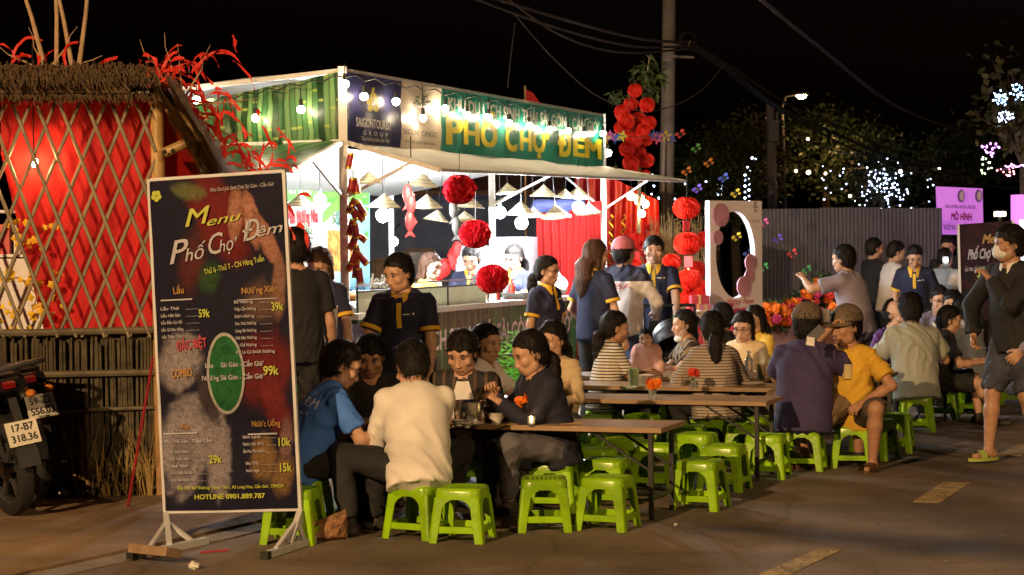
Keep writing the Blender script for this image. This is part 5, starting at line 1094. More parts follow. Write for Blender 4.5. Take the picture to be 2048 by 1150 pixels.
# staff side: steel cabinets, red curtain, dark bag, swag
def cabinet(x0, x1, ytop, d, lab):
    a, b = XY(x0, d), XY(x1, d); h = AT((x0 + x1) / 2, ytop, d).z; w = b - a; t = thing('steel_cabinet', lab, 'cabinet', (a + b) / 2)
    mb = MB(); mb.plate([a + UP * .02, b + UP * .02, b + UP * h, a + UP * h], Vector((w.y * 0 + .1, .55, 0))); mb.build('body', mat('cabinet_grey', (.26, .28, .31), .4, var=.05), t)
    mb = MB(); o = Vector((0, -.012, 0)); mb.plate([a + w * .04 + o + UP * .1, b - w * .04 + o + UP * .1, b - w * .04 + o + UP * (h * .97), a + w * .04 + o + UP * (h * .97)], Vector((0, .010, 0))); dr = mb.build('door', mat('cabinet_door', (.28, .30, .33), .35, var=.04), t)
    mb = MB(); mb.bar(b - w * .12 + o * 2 + UP * .9, b - w * .12 + o * 2 + UP * 1.15, .02, .02); mb.build('handle', M_steel, dr)
    for k in range(9): mb = MB(); mb.bar(a + w * (.12 + k * .09) + o * 1.2 + UP * h * .93, a + w * (.12 + k * .09) + o * 1.2 + UP * h * .96, .02, .006); mb.build('vent_slot', M_blk, t)
cabinet(912, 984, 492, 20.6, 'pale steel cabinet left of the middle stall post'); cabinet(986, 1058, 474, 20.9, 'taller pale steel cabinet right of the middle stall post')
def drape(nm, lab, pts_top, pts_bot, n, m, amp, cat='curtain', waves=9):
    mb = MB(); V = []; nz = 8
    a, b = map(Vector, pts_top); c, d = map(Vector, pts_bot); nn = (b - a).cross(UP).normalized()
    for i in range(n + 1):
        u = i / n
        for j in range(nz + 1):
            v = j / nz; V.append(a.lerp(b, u).lerp(c.lerp(d, u), v) + nn * (amp * math.sin(u * waves * 6.28 + math.sin(v * 3 + u * 9)) * (.5 + .5 * v)))
    mb.add(V, [(i * (nz + 1) + j, (i + 1) * (nz + 1) + j, (i + 1) * (nz + 1) + j + 1, i * (nz + 1) + j + 1) for i in range(n) for j in range(nz)])
    o = mb.build(nm, m, None, 'all', loc=a); return tag(o, lab, cat)
EP = P0 + U * (SL - .05)
def EQ(px, py, o=0): return ONP(px, py, EP + U * o, U)
drape('red_curtain', 'red curtain hanging in folds behind the woman with glasses', (EQ(1072, 408), EQ(1204, 402)), (EQ(1078, 640), EQ(1206, 640)), 60, M_red, .03)
mb = MB()
for a, b, w in (((1064, 402), (1160, 398), .0), ):
    f = SDF(.02); c = nv(EQ(1120, 412, -.25)); f.cap((-.25, 0, 0), (.22, 0, .02), .07, .06, .03); f.cap((-.1, 0, -.03), (.05, 0, -.06), .05, .04, .03)
    V, Q = f.mesh(folds(.012, 30, 70, 3, 1)); o = tag(link_mesh('cloth_bundle', mesh_from('bundle', [(V, Q, 0)], [mat('navy_cloth', (.03, .04, .13), .7)]), None), 'dark blue cloth bundle hung over the red curtain', 'cloth'); o.location = c
f = SDF(.018); a, b = nv(AT(916, 492, 20.2)), nv(AT(862, 560, 20.2)); c0 = a.copy(); f.cap(a - c0, (a + b) / 2 - c0 + nv((.02, 0, -.05)), .05, .065, .03); f.cap((a + b) / 2 - c0 + nv((.02, 0, -.05)), b - c0, .065, .05, .03)
V, Q = f.mesh(folds(.014, 20, 60, 8, .3)); o = tag(link_mesh('red_swag', mesh_from('swag', [(V, Q, 0)], [M_red]), None), 'red cloth swag tied diagonally beside the steel cabinet', 'cloth'); o.location = c0
# wooden cursive sign at the back of the opening
ws = thing('wooden_sign', 'wooden cursive lettering sign glowing behind the stall counter', 'sign', XY(760, 23))
a = AT(742, 565, 23); text('doible', AT(762, 563, 23), (1, 0, 0), UP, .36, .17, mat('sign_gold', (.75, .62, .40), .5), ws, .03, .3, ext=.01)
mb = MB(); mb.bar(AT(738, 577, 23), AT(788, 575, 23), .02, .02); mb.build('rail', mat('dark_wood', (.10, .06, .03), .6), ws)
for x in (742, 784): mb = MB(); p = AT(x, 577, 23); mb.bar(at_(p, 0), p, .03, .03); mb.build('post', mat('dark_wood', (.10, .06, .03), .6), ws)
# dim house across the lane behind the stall
hs_ = thing('house', 'dim house front with a lit bulb seen through the stall opening', 'house', XY(880, 33)); a, b = XY(690, 33), XY(1110, 34)
M_hw = mat('house_plaster', (.10, .13, .22), .85, var=.25, vscale=2); h_ = AT(880, 385, 33).z
mb = MB(); mb.plate([a, b, at_(b, h_), at_(a, h_)], Vector((0, .2, 0))); mb.build('wall', M_hw, hs_)
mb = MB(); mb.plate([at_(a, h_) - Vector((.2, .5, .05)), at_(b, h_) + Vector((.2, -.5, -.05)), at_(b, h_ + .9) + Vector((0, 2, 0)), at_(a, h_ + .9) + Vector((0, 2, 0))], UP * .08); mb.build('roof', mat('roof_rust', (.10, .05, .035), .8), hs_)
for x0, x1, y0, y1, nm, m in ((748, 800, 520, 640, 'door', mat('house_door', (.16, .10, .06), .7)), (815, 868, 500, 560, 'window', mat('house_window', (.05, .06, .08), .3)), (1062, 1080, 480, 620, 'door', mat('house_door', (.16, .10, .06), .7))):
    q = [AT(x0, y1, 32.98), AT(x1, y1, 32.98), AT(x1, y0, 32.98), AT(x0, y0, 32.98)]; mb = MB(); mb.plate(q, Vector((0, -.05, 0))); w_ = mb.build(nm, m, hs_)
    mb = MB()
    for k in range(4): mb.bar(q[k] + Vector((0, -.07, 0)), q[(k + 1) % 4] + Vector((0, -.07, 0)), .07, .05, up=Vector((0, 1, 0)))
    mb.build('frame', mat('dark_wood', (.10, .06, .03), .6), w_)
p_ = AT(787, 483, 31); t_ = thing('light_bulb', 'warm bulb glowing on the dim house seen above the wooden sign', 'light bulb', p_); mb = MB(); mb.ball(p_, .07, 12); mb.build('bulb', glow('porch_bulb', (1, .72, .42), 160), t_, True); mb = MB(); mb.tube([p_ + UP * .06, p_ + UP * .16, p_ + Vector((0, 1.9, .3))], .014, 5); mb.build('bracket', M_blk, t_)
# ------------------------------------------------------------------ lights in the stall
M_bulb = glow('festoon_glass', (1, .80, .55), 85); M_bulbw = glow('led_glass', (.92, .96, 1), 1800); M_sock = mat('black_plastic', (.015, .015, .016), .45)
fs = thing('festoon_string', 'string of warm round bulbs hung along the front of the stall banners', 'light string', FP(690, 150, .06)); fs2 = thing('festoon_string', 'string of three round bulbs hung along the striped side of the stall', 'light string', LP(600, 170, .1))
def hang(p, top, par, r=.031, m=M_bulb, sock=True):
    p = Vector(p); mb = MB(); mb.ball(p, r, 12); b = mb.build('bulb', m, par, True)
    if sock: mb = MB(); mb.tube([p + UP * r * .8, p + UP * (r + .05)], .016, 8); s_ = mb.build('socket', M_sock, b)
    mb = MB(); mb.tube([p + UP * (r + .045), Vector((p.x, p.y, max(p.z + r + .06, top)))], .004, 4); mb.build('cord', M_sock, par)
fb = [(728, 193), (792, 203), (846, 236), (890, 217), (934, 230), (978, 235), (1018, 246), (1058, 251), (1098, 259), (1136, 262), (1168, 269), (1206, 267)]
for x, y in fb: hang(FP(x, y, .11), FP(x, fy(x, .0), .11).z, fs)
mb = MB(); mb.tube([FP(x, fy(x, 0) + (3 if i % 2 else 12), .11) for i, x in enumerate(range(690, 1215, 20))], .006, 5); mb.build('cable', M_sock, fs)
for x, y in ((511, 236), (602, 219), (690, 168), (393, 200)): hang(LP(x, y, .12), LP(x, y - 42, .12).z, fs2)
mb = MB(); mb.tube([LP(x, 141 + (690 - x) * .19 + (6 if i % 2 else 14), .12) for i, x in enumerate(range(690, 380, -22))], .006, 5); mb.build('cable', M_sock, fs2)
for i, (x, y, d, r, lab, m) in enumerate(((766, 431, 17.4, .06, 'large white LED bulb under a hat left of the middle of the stall', M_bulbw), (822, 345, 15.75, .06, 'bright warm bulb glaring under the front awning edge', glow('glare_glass', (1, .86, .66), 900)), (1000, 425, 19.0, .055, 'white LED bulb just right of the middle stall post', M_bulbw), (1043, 446, 19.4, .06, 'white LED bulb hanging lowest above the stall woman', M_bulbw), (1157, 415, 20.4, .06, 'white LED bulb in front of the red curtain', M_bulbw), (640, 400, 17.0, .05, 'white LED bulb in front of the pale blue backdrop, behind the menu board edge', M_bulbw), (1216, 306, 21.8, .04, 'small warm bulb beside the far end of the stall banner', M_bulb), (1232, 347, 21.4, .035, 'small warm bulb over the far awning corner', M_bulb), (1283, 427, 23.4, .045, 'small warm bulb in front of the red cloth wall', M_bulb))):  # the bulb before the blue backdrop is added to brighten the interior
    p = AT(x, y, d); t = thing('light_bulb', lab, 'light bulb', p); hang(p, max(p.z + .15, min(2.42, p.z + .6)), t, r, m)
# conical hats
M_hat = mat('palm_leaf_hat', (.76, .66, .46), .6, var=.12, vscale=20, translucent=.45); hats = []
def make_hat():
    t = thing('conical_hat', '', 'hat', (0, 0, 0), 'small conical hats hung in the stall'); mb = MB()
    mb.lathe([(.14, 0), (.105, .028), (.07, .057), (.035, .086), (.002, .115), (.002, .110), (.035, .080), (.07, .051), (.105, .022), (.137, -.004), (.14, 0)], 22); mb.build('cone', M_hat, t, True)
    for r_, z in ((.14, -.001), (.105, .029), (.07, .058)): mb = MB(); mb.tube([(r_ * math.cos(a), r_ * math.sin(a), z) for a in [2 * math.pi * i / 20 for i in range(21)]], .0028, 4); mb.build('hoop', M_bam, t, True)
    mb = MB(); mb.tube([(0, 0, .11), (0, 0, .55)], .003, 4); mb.build('cord', M_sock, t); return t
HT = [(600, 402, 17.0, 1.05, 'conical hat in front of the leafy backdrop, low at the menu board'), (738, 356, 16.6, .95, 'conical hat high beside the front left post'), (768, 404, 17.3, 1.2, 'large pale conical hat shading the bulb left of the middle'), (846, 362, 17.5, 1.1, 'conical hat high above the red fish pair'), (853, 404, 17.8, 1.15, 'pale conical hat just right of the red fish pair'), (872, 430, 18.2, .95, 'small yellow lit conical hat below the pale one by the red fish'), (938, 404, 18.2, 1.1, 'conical hat half behind the upper red pompom lantern'), (930, 430, 18.4, .85, 'small yellow lit conical hat beneath the upper red pompom lantern'), (1016, 376, 19.2, .95, 'brownish conical hat high right of the middle post'), (1042, 418, 19.2, 1.2, 'large conical hat shading the lowest white bulb'), (1068, 424, 19.8, 1.0, 'conical hat overlapping the large one from behind'), (1087, 382, 20.2, 1.15, 'pale conical hat highest among those over the red curtain'), (1112, 424, 20.2, 1.25, 'conical hat hanging before the dark blue cloth bundle'), (1130, 385, 20.6, .9, 'small conical hat between two higher ones over the curtain'), (1156, 384, 20.8, 1.1, 'conical hat high above the bulb by the red curtain'), (1180, 418, 20.6, 1.15, 'conical hat lowest beside the far front post')]
h0 = make_hat(); rs = random.Random(11)
for i, (x, y, d, k, lab) in enumerate(HT):
    o = h0 if i == 0 else dup(h0, (0, 0, 0)); o['label'] = lab; o.location = AT(x, y + 10, d); k *= .88; o.scale = (k, k, k); o.rotation_euler = (rs.uniform(-.12, .12), rs.uniform(-.12, .12), rs.uniform(0, 6))
# red honeycomb paper lanterns
M_paper = mat('red_tissue', (.88, .05, .025), .55, var=.15, vscale=8, translucent=.45); M_paperd = mat('crimson_tinsel', (.60, .012, .03), .45, var=.25, vscale=20, translucent=.35)
M_gold = mat('gold_foil', (.75, .50, .10), .3, .8)
def lantern_mesh(r, fins, squash, wav, mbx, c=(0, 0, 0), rnd=None):
    c = Vector(c)
    for k in range(fins):
        a = 2 * math.pi * k / fins; dx = Vector((math.cos(a), math.sin(a), 0)); sx = Vector((-math.sin(a), math.cos(a), 0)); V = []; n = 13
        for i in range(n + 1):
            t = math.pi * i / n; rr = r * abs(math.sin(t)) ** .8 * (1 + wav * math.sin(7 * t + k * 2.2)); z = -r * squash * math.cos(t); j = (rnd.uniform(-1, 1) * .13 * r if rnd else .06 * r * math.sin(5 * t + k))
            V += [c + UP * z * .96 + sx * j * .1, c + UP * z + dx * rr * .62 + sx * j, c + UP * z + dx * rr * (1 + (rnd.uniform(-.08, .1) if rnd else 0)) - sx * j]
        mbx.add(V, [(3 * i + q, 3 * i + q + 1, 3 * i + q + 4, 3 * i + q + 3) for i in range(n) for q in (0, 1)])
def make_lantern(r=.14, m=M_paper, fins=26, squash=.82, tass=True, rnd=None):
    t = thing('paper_lantern', '', 'lantern', (0, 0, 0)); mb = MB(); lantern_mesh(r, fins, squash, .07, mb, rnd=rnd); mb.lathe([(.001, -r * squash * .9), (r * .6, -r * squash * .5), (r * .78, 0), (r * .6, r * squash * .5), (.001, r * squash * .9)], 14); mb.build('globe', m, t)
    mb = MB(); mb.tube([(0, 0, r * squash * .9), (0, 0, r * squash + .22)], .003, 4); mb.build('cord', M_sock, t)
    if tass:
        mb = MB(); mb.box((0, 0, -r * squash - .07), (.085, .004, .11)); mb.build('tag', mat('red_card', (.65, .03, .03), .5), t)
        mb = MB(); mb.tube([(0, 0, -r * squash * .95), (0, 0, -r * squash - .02)], .004, 5); mb.ball((0, 0, -r * squash - .145), .014, 8); mb.build('tassel', M_gold, t)
    return t
rs = random.Random(21)
tin = make_lantern(.125, M_paperd, 34, .92, False, rs)
for i, (x, y, d, lab) in enumerate(((919, 379, 15.6, 'crimson pompom lantern hanging highest under the front awning'), (950, 468, 16.2, 'crimson pompom lantern just left of the middle post at mid height'), (985, 558, 15.9, 'crimson pompom lantern hanging lowest, against the middle post'))):
    o = tin if i == 0 else dup(tin, (0, 0, 0)); o['label'] = lab; o['group'] = 'crimson pompom lanterns'; o.location = AT(x, y, d); o.rotation_euler = (.15 * (i - 1), .1 * i, i * 1.3)
pl = make_lantern()
for i, (x, y, d, k, tl, lab) in enumerate(((1373, 416, 20.6, 1.0, 1, 'red honeycomb lantern hanging from the far corner of the awning'), (1375, 487, 20.6, 1.02, 1, 'red honeycomb lantern below the awning corner one, above the pair'), (1378, 560, 20.8, .98, 0, 'red honeycomb lantern over the stacked gift boxes'), (1392, 540, 21.3, .85, 0, 'red honeycomb lantern half behind the one over the gift boxes'), (1344, 523, 21.0, .72, 0, 'smaller red honeycomb lantern beside the boy with the green bag'), (1276, 484, 22.0, .85, 1, 'orange red lantern behind the pink cap, in front of dry twigs'), (1294, 497, 22.6, .8, 0, 'red lantern overlapping the orange one behind the pink cap'), (1267, 530, 21.6, .68, 0, 'small red lantern low between the pink cap and the boy'), (1412, 478, 22.4, .8, 0, 'red lantern half hidden behind the white photo frame'), (1400, 578, 21.9, .9, 0, 'red lantern low behind the gift boxes'), (1253, 482, 22.2, .7, 0, 'red lantern just right of the far stall post'), (1372, 596, 20.9, .8, 0, 'lowest red lantern left of the gift boxes'), (1300, 455, 23.2, .35, 0, 'tiny red lantern high in front of the dry twigs'))):
    o = pl if i == 0 else dup(pl, (0, 0, 0)); o['label'] = lab; o['group'] = 'red honeycomb lanterns by the stall'; o.location = AT(x, y, d); o.scale = (k, k, k); o.rotation_euler = (rs.uniform(-.1, .1), rs.uniform(-.1, .1), rs.uniform(0, 6))
    if not tl and i:
        for ch in [c for c in o.children if c.name.split('.')[0] in ('tag', 'tassel')]: bpy.data.objects.remove(ch)
# firecracker string on the front left post, fish charms
fc = thing('firecracker_string', 'string of red and gold toy firecrackers hanging on the front left post', 'decoration', AT(712, 345, 15.1)); rs = random.Random(31)
M_fc = mat('firecracker_red', (.42, .02, .03), .4, var=.15)
for i, (x, y, a) in enumerate(((700, 322, .2), (703, 372, .2), (712, 372, -.1), (703, 412, .5), (708, 425, -.4), (716, 430, -.8), (722, 418, -.5), (702, 455, .3), (712, 462, -.2), (706, 485, .5), (719, 472, -.9), (708, 515, .4), (715, 508, -.2), (724, 517, -.7), (712, 540, .1), (703, 528, .6), (719, 552, -.1))):
    c = AT(x, y, 15.15 + rs.uniform(-.06, .06)); Ry = Matrix.Rotation(a, 3, 'Y'); mb = MB(); mb.lathe([(.001, -.062), (.026, -.062), (.026, .062), (.001, .062)], 10, c, rot=Ry); k = mb.build('cracker', M_fc, fc, True)
    for z in (-.052, .052): mb = MB(); mb.lathe([(.0275, -.007), (.0275, .007)], 10, c + Ry @ Vector((0, 0, z)), rot=Ry); mb.build('band', M_gold, k, True)
mb = MB(); mb.tube([AT(704, 312, 15.15), AT(710, 420, 15.15), AT(712, 545, 15.15)], .004, 4); mb.build('cord', M_gold, fc)
def fish(lab, pts, m, d, nm='fish_charm'):
    t = thing(nm, lab, 'decoration', AT(*pts[0], d)); q = AT(*pts[0], d); mb = MB(); mb.tube([q + UP * .35, AT(*pts[-1], d)], .003, 4); mb.build('cord', M_sock, t)
    for (x, y) in pts:
        c = AT(x, y, d); mb = MB(); mb.ball(c, (.04, .018, .085), 12); b = mb.build('fish_body', m, t, True); mb = MB(); mb.plate([c + Vector((-.008, 0, -.075)), c + Vector((.008, 0, -.075)), c + Vector((.045, 0, -.135)), c + Vector((0, 0, -.115)), c + Vector((-.045, 0, -.135))], Vector((0, .006, 0))); mb.build('tail', m, b)
        mb = MB(); mb.plate([c + Vector((.035, 0, .03)), c + Vector((.06, 0, -.01)), c + Vector((.035, 0, -.035))], Vector((0, .006, 0))); mb.build('fin', m, b)
M_fish = mat('fish_red', (.70, .06, .07), .35, var=.2); fish('pair of pink red cloth fish hung in the middle of the stall opening', [(815, 388), (822, 408), (820, 442)], M_fish, 16.4); fish('pair of dark grey dried fish hung between the hats', [(907, 418), (913, 452)], mat('fish_grey', (.09, .09, .085), .4, var=.3), 17.6)
# ------------------------------------------------------------------ beside and beyond the stall
# red cloth wall of the neighbouring stall with lamps
rw = drape('red_cloth_wall', 'wall of glossy red cloth with hanging folds beyond the far end of the stall', (AT(1150, 318, 25.5), AT(1318, 402, 25.0)), (XY(1150, 25.5) + UP * .1, XY(1318, 25) + UP * .1), 60, mat('red_satin', (.62, .018, .014), .35, var=.15, vscale=3, translucent=.15), .05, 'cloth wall', 7)
for i, (x, y, lab) in enumerate(((1262, 392, 'warm lamp high on the red cloth wall, left of the pair'), (1279, 400, 'largest warm orange lamp on the red cloth wall'), (1290, 408, 'warm orange lamp at the right edge of the red cloth wall'))):
    p = AT(x, y, 24.5); t = thing('light_bulb', lab, 'light bulb', p); hang(p, p.z + .25, t, .05 if i != 1 else .065, glow('orange_bulb', (1, .55, .18), 70))
for i, x in enumerate((1222, 1243)):
    mb = MB(); p = [AT(x + i * 4 + 4 * math.sin(k * 1.6), 430 + k * 5, 24.7) for k in range(22)]; tag(mb.tube(p, .012, 5).build('gold_spiral', M_gold, None, True, loc=p[0]), ('gold foil spiral streamer nearer the far stall post', 'gold foil spiral streamer nearer the boy in front of the red cloth')[i], 'streamer')
# red pennant behind the stall
pf = thing('red_flag', 'small dark red flag showing above the stall banners', 'flag', XY(1052, 26)); mb = MB(); mb.tube([XY(1050, 26), AT(1050, 172, 26)], .012, 6); mb.build('pole', M_bam2, pf, True)
mb = MB(); mb.plate([AT(1050, 178, 26), AT(1066, 186, 26), AT(1082, 208, 26), AT(1052, 206, 26)], Vector((0, .01, 0))); mb.build('cloth', M_red, pf)
# concrete poles
M_conc = mat('pole_concrete', (.16, .145, .135), .85, var=.2, vscale=3, bump=.1)
up1 = thing('utility_pole', 'tall thick concrete utility pole with cables behind the red lanterns', 'utility pole', XY(1336, 27))
b0 = XY(1334, 27); mb = MB(); mb.tube([b0, AT(1333, 420, 27), AT(1336, 200, 27), AT(1339, -60, 27)], [.115, .10, .095, .088], 14); mb.build('shaft', M_conc, up1, True)
mb = MB(); mb.tube([AT(1326, 545, 26.8), AT(1327, 330, 26.8), AT(1329, 270, 26.85)], .022, 6); mb.build('conduit', mat('grey_pipe', (.25, .22, .2), .6), up1, True)
for y in (90, 112): mb = MB(); mb.bar(AT(1328, y, 26.9), AT(1388, y + 3, 26.9), .03, .03); mb.build('crossarm', M_conc, up1)
mb = MB(); c = AT(1376, 80, 26.8)
for k in range(5): mb.tube([c + Vector(((.09 + .008 * k) * math.cos(a), .02 * k, (.09 + .008 * k) * math.sin(a))) for a in [2 * math.pi * i / 16 for i in range(17)]], .009, 4)
mb.build('cable_coil', M_sock, up1)
up2 = thing('utility_pole', 'slimmer far concrete utility pole rising above the grey fence', 'utility pole', XY(1546, 40)); mb = MB(); mb.tube([XY(1547, 40), AT(1545, 415, 40), AT(1540, 208, 40)], [.11, .095, .08], 12); mb.build('shaft', M_conc, up2, True)
mb = MB(); mb.tube([AT(1556, 290, 40), AT(1554, 225, 40), AT(1566, 222, 40)], .03, 6); mb.build('conduit', M_conc, up2, True); mb = MB(); mb.box(AT(1546, 262, 39.8), (.2, .2, .4)); mb.build('junction_box', M_conc, up2)
sl2 = thing('street_lamp', 'distant lit orange street lamp high above the trees', 'street lamp', XY(1572, 44)); mb = MB(); q = AT(1603, 192, 44); mb.tube([XY(1572, 44), AT(1566, 300, 44), AT(1563, 215, 44), AT(1572, 192, 44), AT(1602, 188, 44)], [.07, .055, .04, .03, .025], 8); mb.build('pole', mat('dark_lamp_pole', (.02, .02, .02), .6), sl2, True)
mb = MB(); mb.box(q + UP * .05, (.34, .2, .06)); mb.build('lamp_head', M_sock, sl2); mb = MB(); mb.ball(q, (.11, .09, .06), 10); mb.build('lamp_lens', glow('far_lamp', (1, .52, .18), 300), sl2)
l2 = bpy.data.lights.new('far_lamp_light', 'SPOT'); l2.energy = 260; l2.color = (1, .55, .2); l2.spot_size = R(150); l2.spot_blend = .5; l2.shadow_soft_size = .15; o = bpy.data.objects.new('far_lamp_light', l2); COL.objects.link(o); o.location = q - UP * .12; o.parent = None
# cables
M_cab = mat('cable_black', (.05, .045, .05), .55, var=0)
def cable(lab, pts, d0, d1, r, n=1):
    P = []
    for i, (x, y) in enumerate(pts): P.append(AT(x, y, d0 + (d1 - d0) * i / (len(pts) - 1)))
    # smooth through the points
    Q = []
    for i in range(len(P) - 1):
        p0, p1, p2, p3 = P[max(i - 1, 0)], P[i], P[i + 1], P[min(i + 2, len(P) - 1)]
        for k in range(8): t = k / 8; Q.append(.5 * ((2 * p1) + (p2 - p0) * t + (2 * p0 - 5 * p1 + 4 * p2 - p3) * t * t + (3 * p1 - p0 - 3 * p2 + p3) * t ** 3))
    Q.append(P[-1]); mb = MB(); mb.tube(Q, r, 5); tag(mb.build('overhead_cable', M_cab, None, True, loc=P[0]), lab, 'cable', 'overhead cables')
cable('upper black cable running in from the top edge to the tall pole', [(960, -12), (1130, 40), (1280, 78), (1376, 84)], 22, 26.8, .02)
cable('slightly lower cable running in to the tall pole under the upper one', [(930, -10), (1100, 52), (1260, 92), (1376, 92)], 22, 26.8, .016)
cable('third cable sagging most of those that come in to the tall pole', [(1000, -14), (1120, 70), (1240, 105), (1376, 98)], 22, 26.8, .014)
cable('thick cable falling from the tall pole across to the purple sign', [(1376, 86), (1460, 140), (1560, 215), (1680, 272), (1790, 318), (1920, 350), (2060, 364)], 26.8, 44, .030)
cable('cable just beneath the thick one, falling to the right edge', [(1376, 92), (1450, 140), (1545, 212), (1660, 276), (1780, 330), (1910, 366), (2060, 378)], 26.8, 44, .022)
cable('cable above the thick one, falling beyond the far pole', [(1380, 84), (1480, 145), (1570, 205), (1690, 258), (1810, 312), (1930, 345), (2060, 352)], 26.8, 44, .018)
cable('long single cable sweeping from the top edge to the flower lights tree', [(1500, -20), (1640, 95), (1790, 210), (1930, 262), (2060, 282)], 20, 36, .026)
cable('thin drooping wire between the stall lanterns and the tall pole', [(1030, 30), (1110, 120), (1200, 195), (1300, 222), (1390, 190), (1450, 128)], 24, 27.5, .008)
cable('thin wire sagging beyond the far pole above the fence', [(1545, 230), (1620, 285), (1700, 308), (1770, 306)], 40, 44, .014)
# unseen cable with a thick bundle, added to throw a shadow on the road
sp = [Vector((-12, 6, 4.7)), Vector((-6.5, 3.8, 3.9)), Vector((-3.75, 2.75, 3.61)), Vector((-3.4, 2.58, 3.585)), Vector((-3.0, 2.38, 3.59)), Vector((-1.6, 1.5, 3.8)), Vector((3, -2, 4.7))]
t_ = thing('spliced_cable', 'low telephone cable with a thick splice bundle slung over the road', 'cable', sp[2]); mb = MB(); mb.tube(sp, .006, 6); mb.build('cable', M_cab, t_)
mb = MB(); mb.tube([sp[2] - (sp[3] - sp[2]) * .2, sp[2], sp[2].lerp(sp[3], .6) + UP * .012, sp[3], sp[3].lerp(sp[4], .5) - UP * .012, sp[4] + (sp[4] - sp[3]) * .8], [.006, .022, .036, .045, .055, .06], 8); mb.build('splice_bundle', M_cab, t_, True)
cable('thin vertical wire hanging in the dark above the stall banner', [(1030, 45), (1022, 110), (1015, 175)], 24, 24, .006)
# ------------------------------------------------------------------ trees
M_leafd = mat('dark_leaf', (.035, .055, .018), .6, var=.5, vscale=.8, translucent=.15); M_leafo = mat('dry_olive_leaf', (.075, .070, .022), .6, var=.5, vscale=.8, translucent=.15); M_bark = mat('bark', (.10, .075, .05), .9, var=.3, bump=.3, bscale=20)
def tree(label, px, d, ytop, ycrown, wpx, seed, leaves, lm, leaf=.09, bare=0.0, nb=9, trunk_r=.12, lean=0):
    r_ = random.Random(seed); b = XY(px, d); t = thing('tree', label, 'tree', b); top = AT(px + lean, ytop, d).z; cz = AT(px, ycrown, d).z; W = wpx / F * d / 2
    trunk = [b, b + Vector((r_.uniform(-.1, .1), 0, cz * .5)), b + Vector((lean / F * d * .5, 0, cz)), b + Vector((lean / F * d, 0, cz + (top - cz) * .5))]
    mb = MB(); mb.tube(trunk, [trunk_r, trunk_r * .8, trunk_r * .65, trunk_r * .3], 9); mb.build('trunk', M_bark, t, True); ends = []
    for i in range(nb):
        a = r_.uniform(0, 6.28); s0 = trunk[2].lerp(trunk[3], r_.random() * .8) if i % 3 else trunk[1].lerp(trunk[2], .8); rr = W * r_.uniform(.5, 1.0); e = s0 + Vector((math.cos(a) * rr, math.sin(a) * rr * .8, (top - cz) * r_.uniform(-.15, .62))); m_ = s0.lerp(e, .5) + Vector((0, 0, r_.uniform(-.1, .3)))
        mb = MB(); mb.tube([s0, m_, e], [trunk_r * .35, trunk_r * .2, .008], 6)
        for k in range(5):
            q = m_.lerp(e, k / 5); f_ = q + Vector((r_.gauss(0, W * .22), r_.gauss(0, W * .2), r_.gauss(.1, (top - cz) * .12))); mb.tube([q, q.lerp(f_, .5) + UP * .04, f_], [.012, .008, .003], 4, closed=False); ends += [q, f_]
        mb.build('branch', M_bark, t, True)
    V = []; Fc = []; n = 0
    for i in range(leaves):
        c = r_.choice(ends); s = .16 * W + .1; p = c + Vector((r_.gauss(0, s), r_.gauss(0, s), r_.gauss(0, s * .7))); d1 = Vector((r_.gauss(0, 1), r_.gauss(0, 1), r_.gauss(-.4, .8))).normalized(); d2 = d1.cross(Vector((r_.gauss(0, 1), r_.gauss(0, 1), 1))).normalized(); L = leaf * r_.uniform(.6, 1.4)
        V += [p, p + d1 * L * .5 + d2 * L * .28, p + d1 * L, p + d1 * L * .5 - d2 * L * .28]; Fc.append((n, n + 1, n + 2, n + 3)); n += 4
    if leaves: mb = MB(); mb.v = V; mb.f = Fc; mb.m = [0] * len(Fc); tag(mb.build('crown', lm, t), kind='stuff')
    return t, ends
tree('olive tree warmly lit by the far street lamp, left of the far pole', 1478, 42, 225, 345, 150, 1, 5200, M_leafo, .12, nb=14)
tree('dark broad tree behind the fence, below the far street lamp', 1650, 46, 240, 330, 190, 2, 5200, M_leafd, .13, nb=14)
tA, eA = tree('dark tree full of white fairy lights behind the grey fence', 1765, 44, 245, 380, 200, 3, 5600, M_leafd, .13, nb=16)
tree('small dark tree at the left end of the grey fence', 1425, 34, 330, 400, 110, 6, 2400, M_leafd, .10, nb=10)
tree('dark tree behind the purple sign', 1925, 46, 250, 330, 150, 8, 3600, M_leafd, .13, nb=12)
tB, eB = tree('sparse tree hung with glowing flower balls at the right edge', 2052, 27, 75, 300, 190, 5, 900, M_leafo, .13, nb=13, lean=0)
tree('dim feathery tree beyond the left end of the fence behind the tall pole', 1390, 50, 240, 380, 120, 12, 2600, M_leafd, .13, nb=10)
# fairy lights
def lights(label, pts, m, r, nm='fairy_light_string', cat='fairy lights'):
    c = sum(pts, Vector()) / len(pts); t = thing(nm, label, cat, c); mb = MB(); rs_ = random.Random(len(pts))
    for p in pts: mb.ball(p, r * rs_.uniform(.7, 1.3), 6)
    tag(mb.build('bulb', m, t), kind='stuff'); mb = MB(); q = sorted(pts, key=lambda p: (round(p.x * 1.2), p.z)); mb.tube(q, .004, 3, closed=False); mb.build('wire', M_cab, t)
g_w = glow('fairy_white', (.55, .66, 1), 16); g_ww = glow('fairy_warm', (1, .75, .45), 14); g_p = glow('fairy_violet', (.75, .25, 1), 14); g_r = glow('fairy_red', (1, .25, .3), 14); g_b = glow('fairy_blue', (.35, .6, 1), 16); g_y = glow('fairy_lime', (.7, 1, .5), 10)
rs = random.Random(77); Gs = lambda m, s: rs.gauss(m, s)
lights('dense cluster of white fairy lights in the tree behind the fence', [AT(Gs(1766, 20), Gs(375, 22), 43 + rs.uniform(-1, 1)) for i in range(95)], g_w, .013)
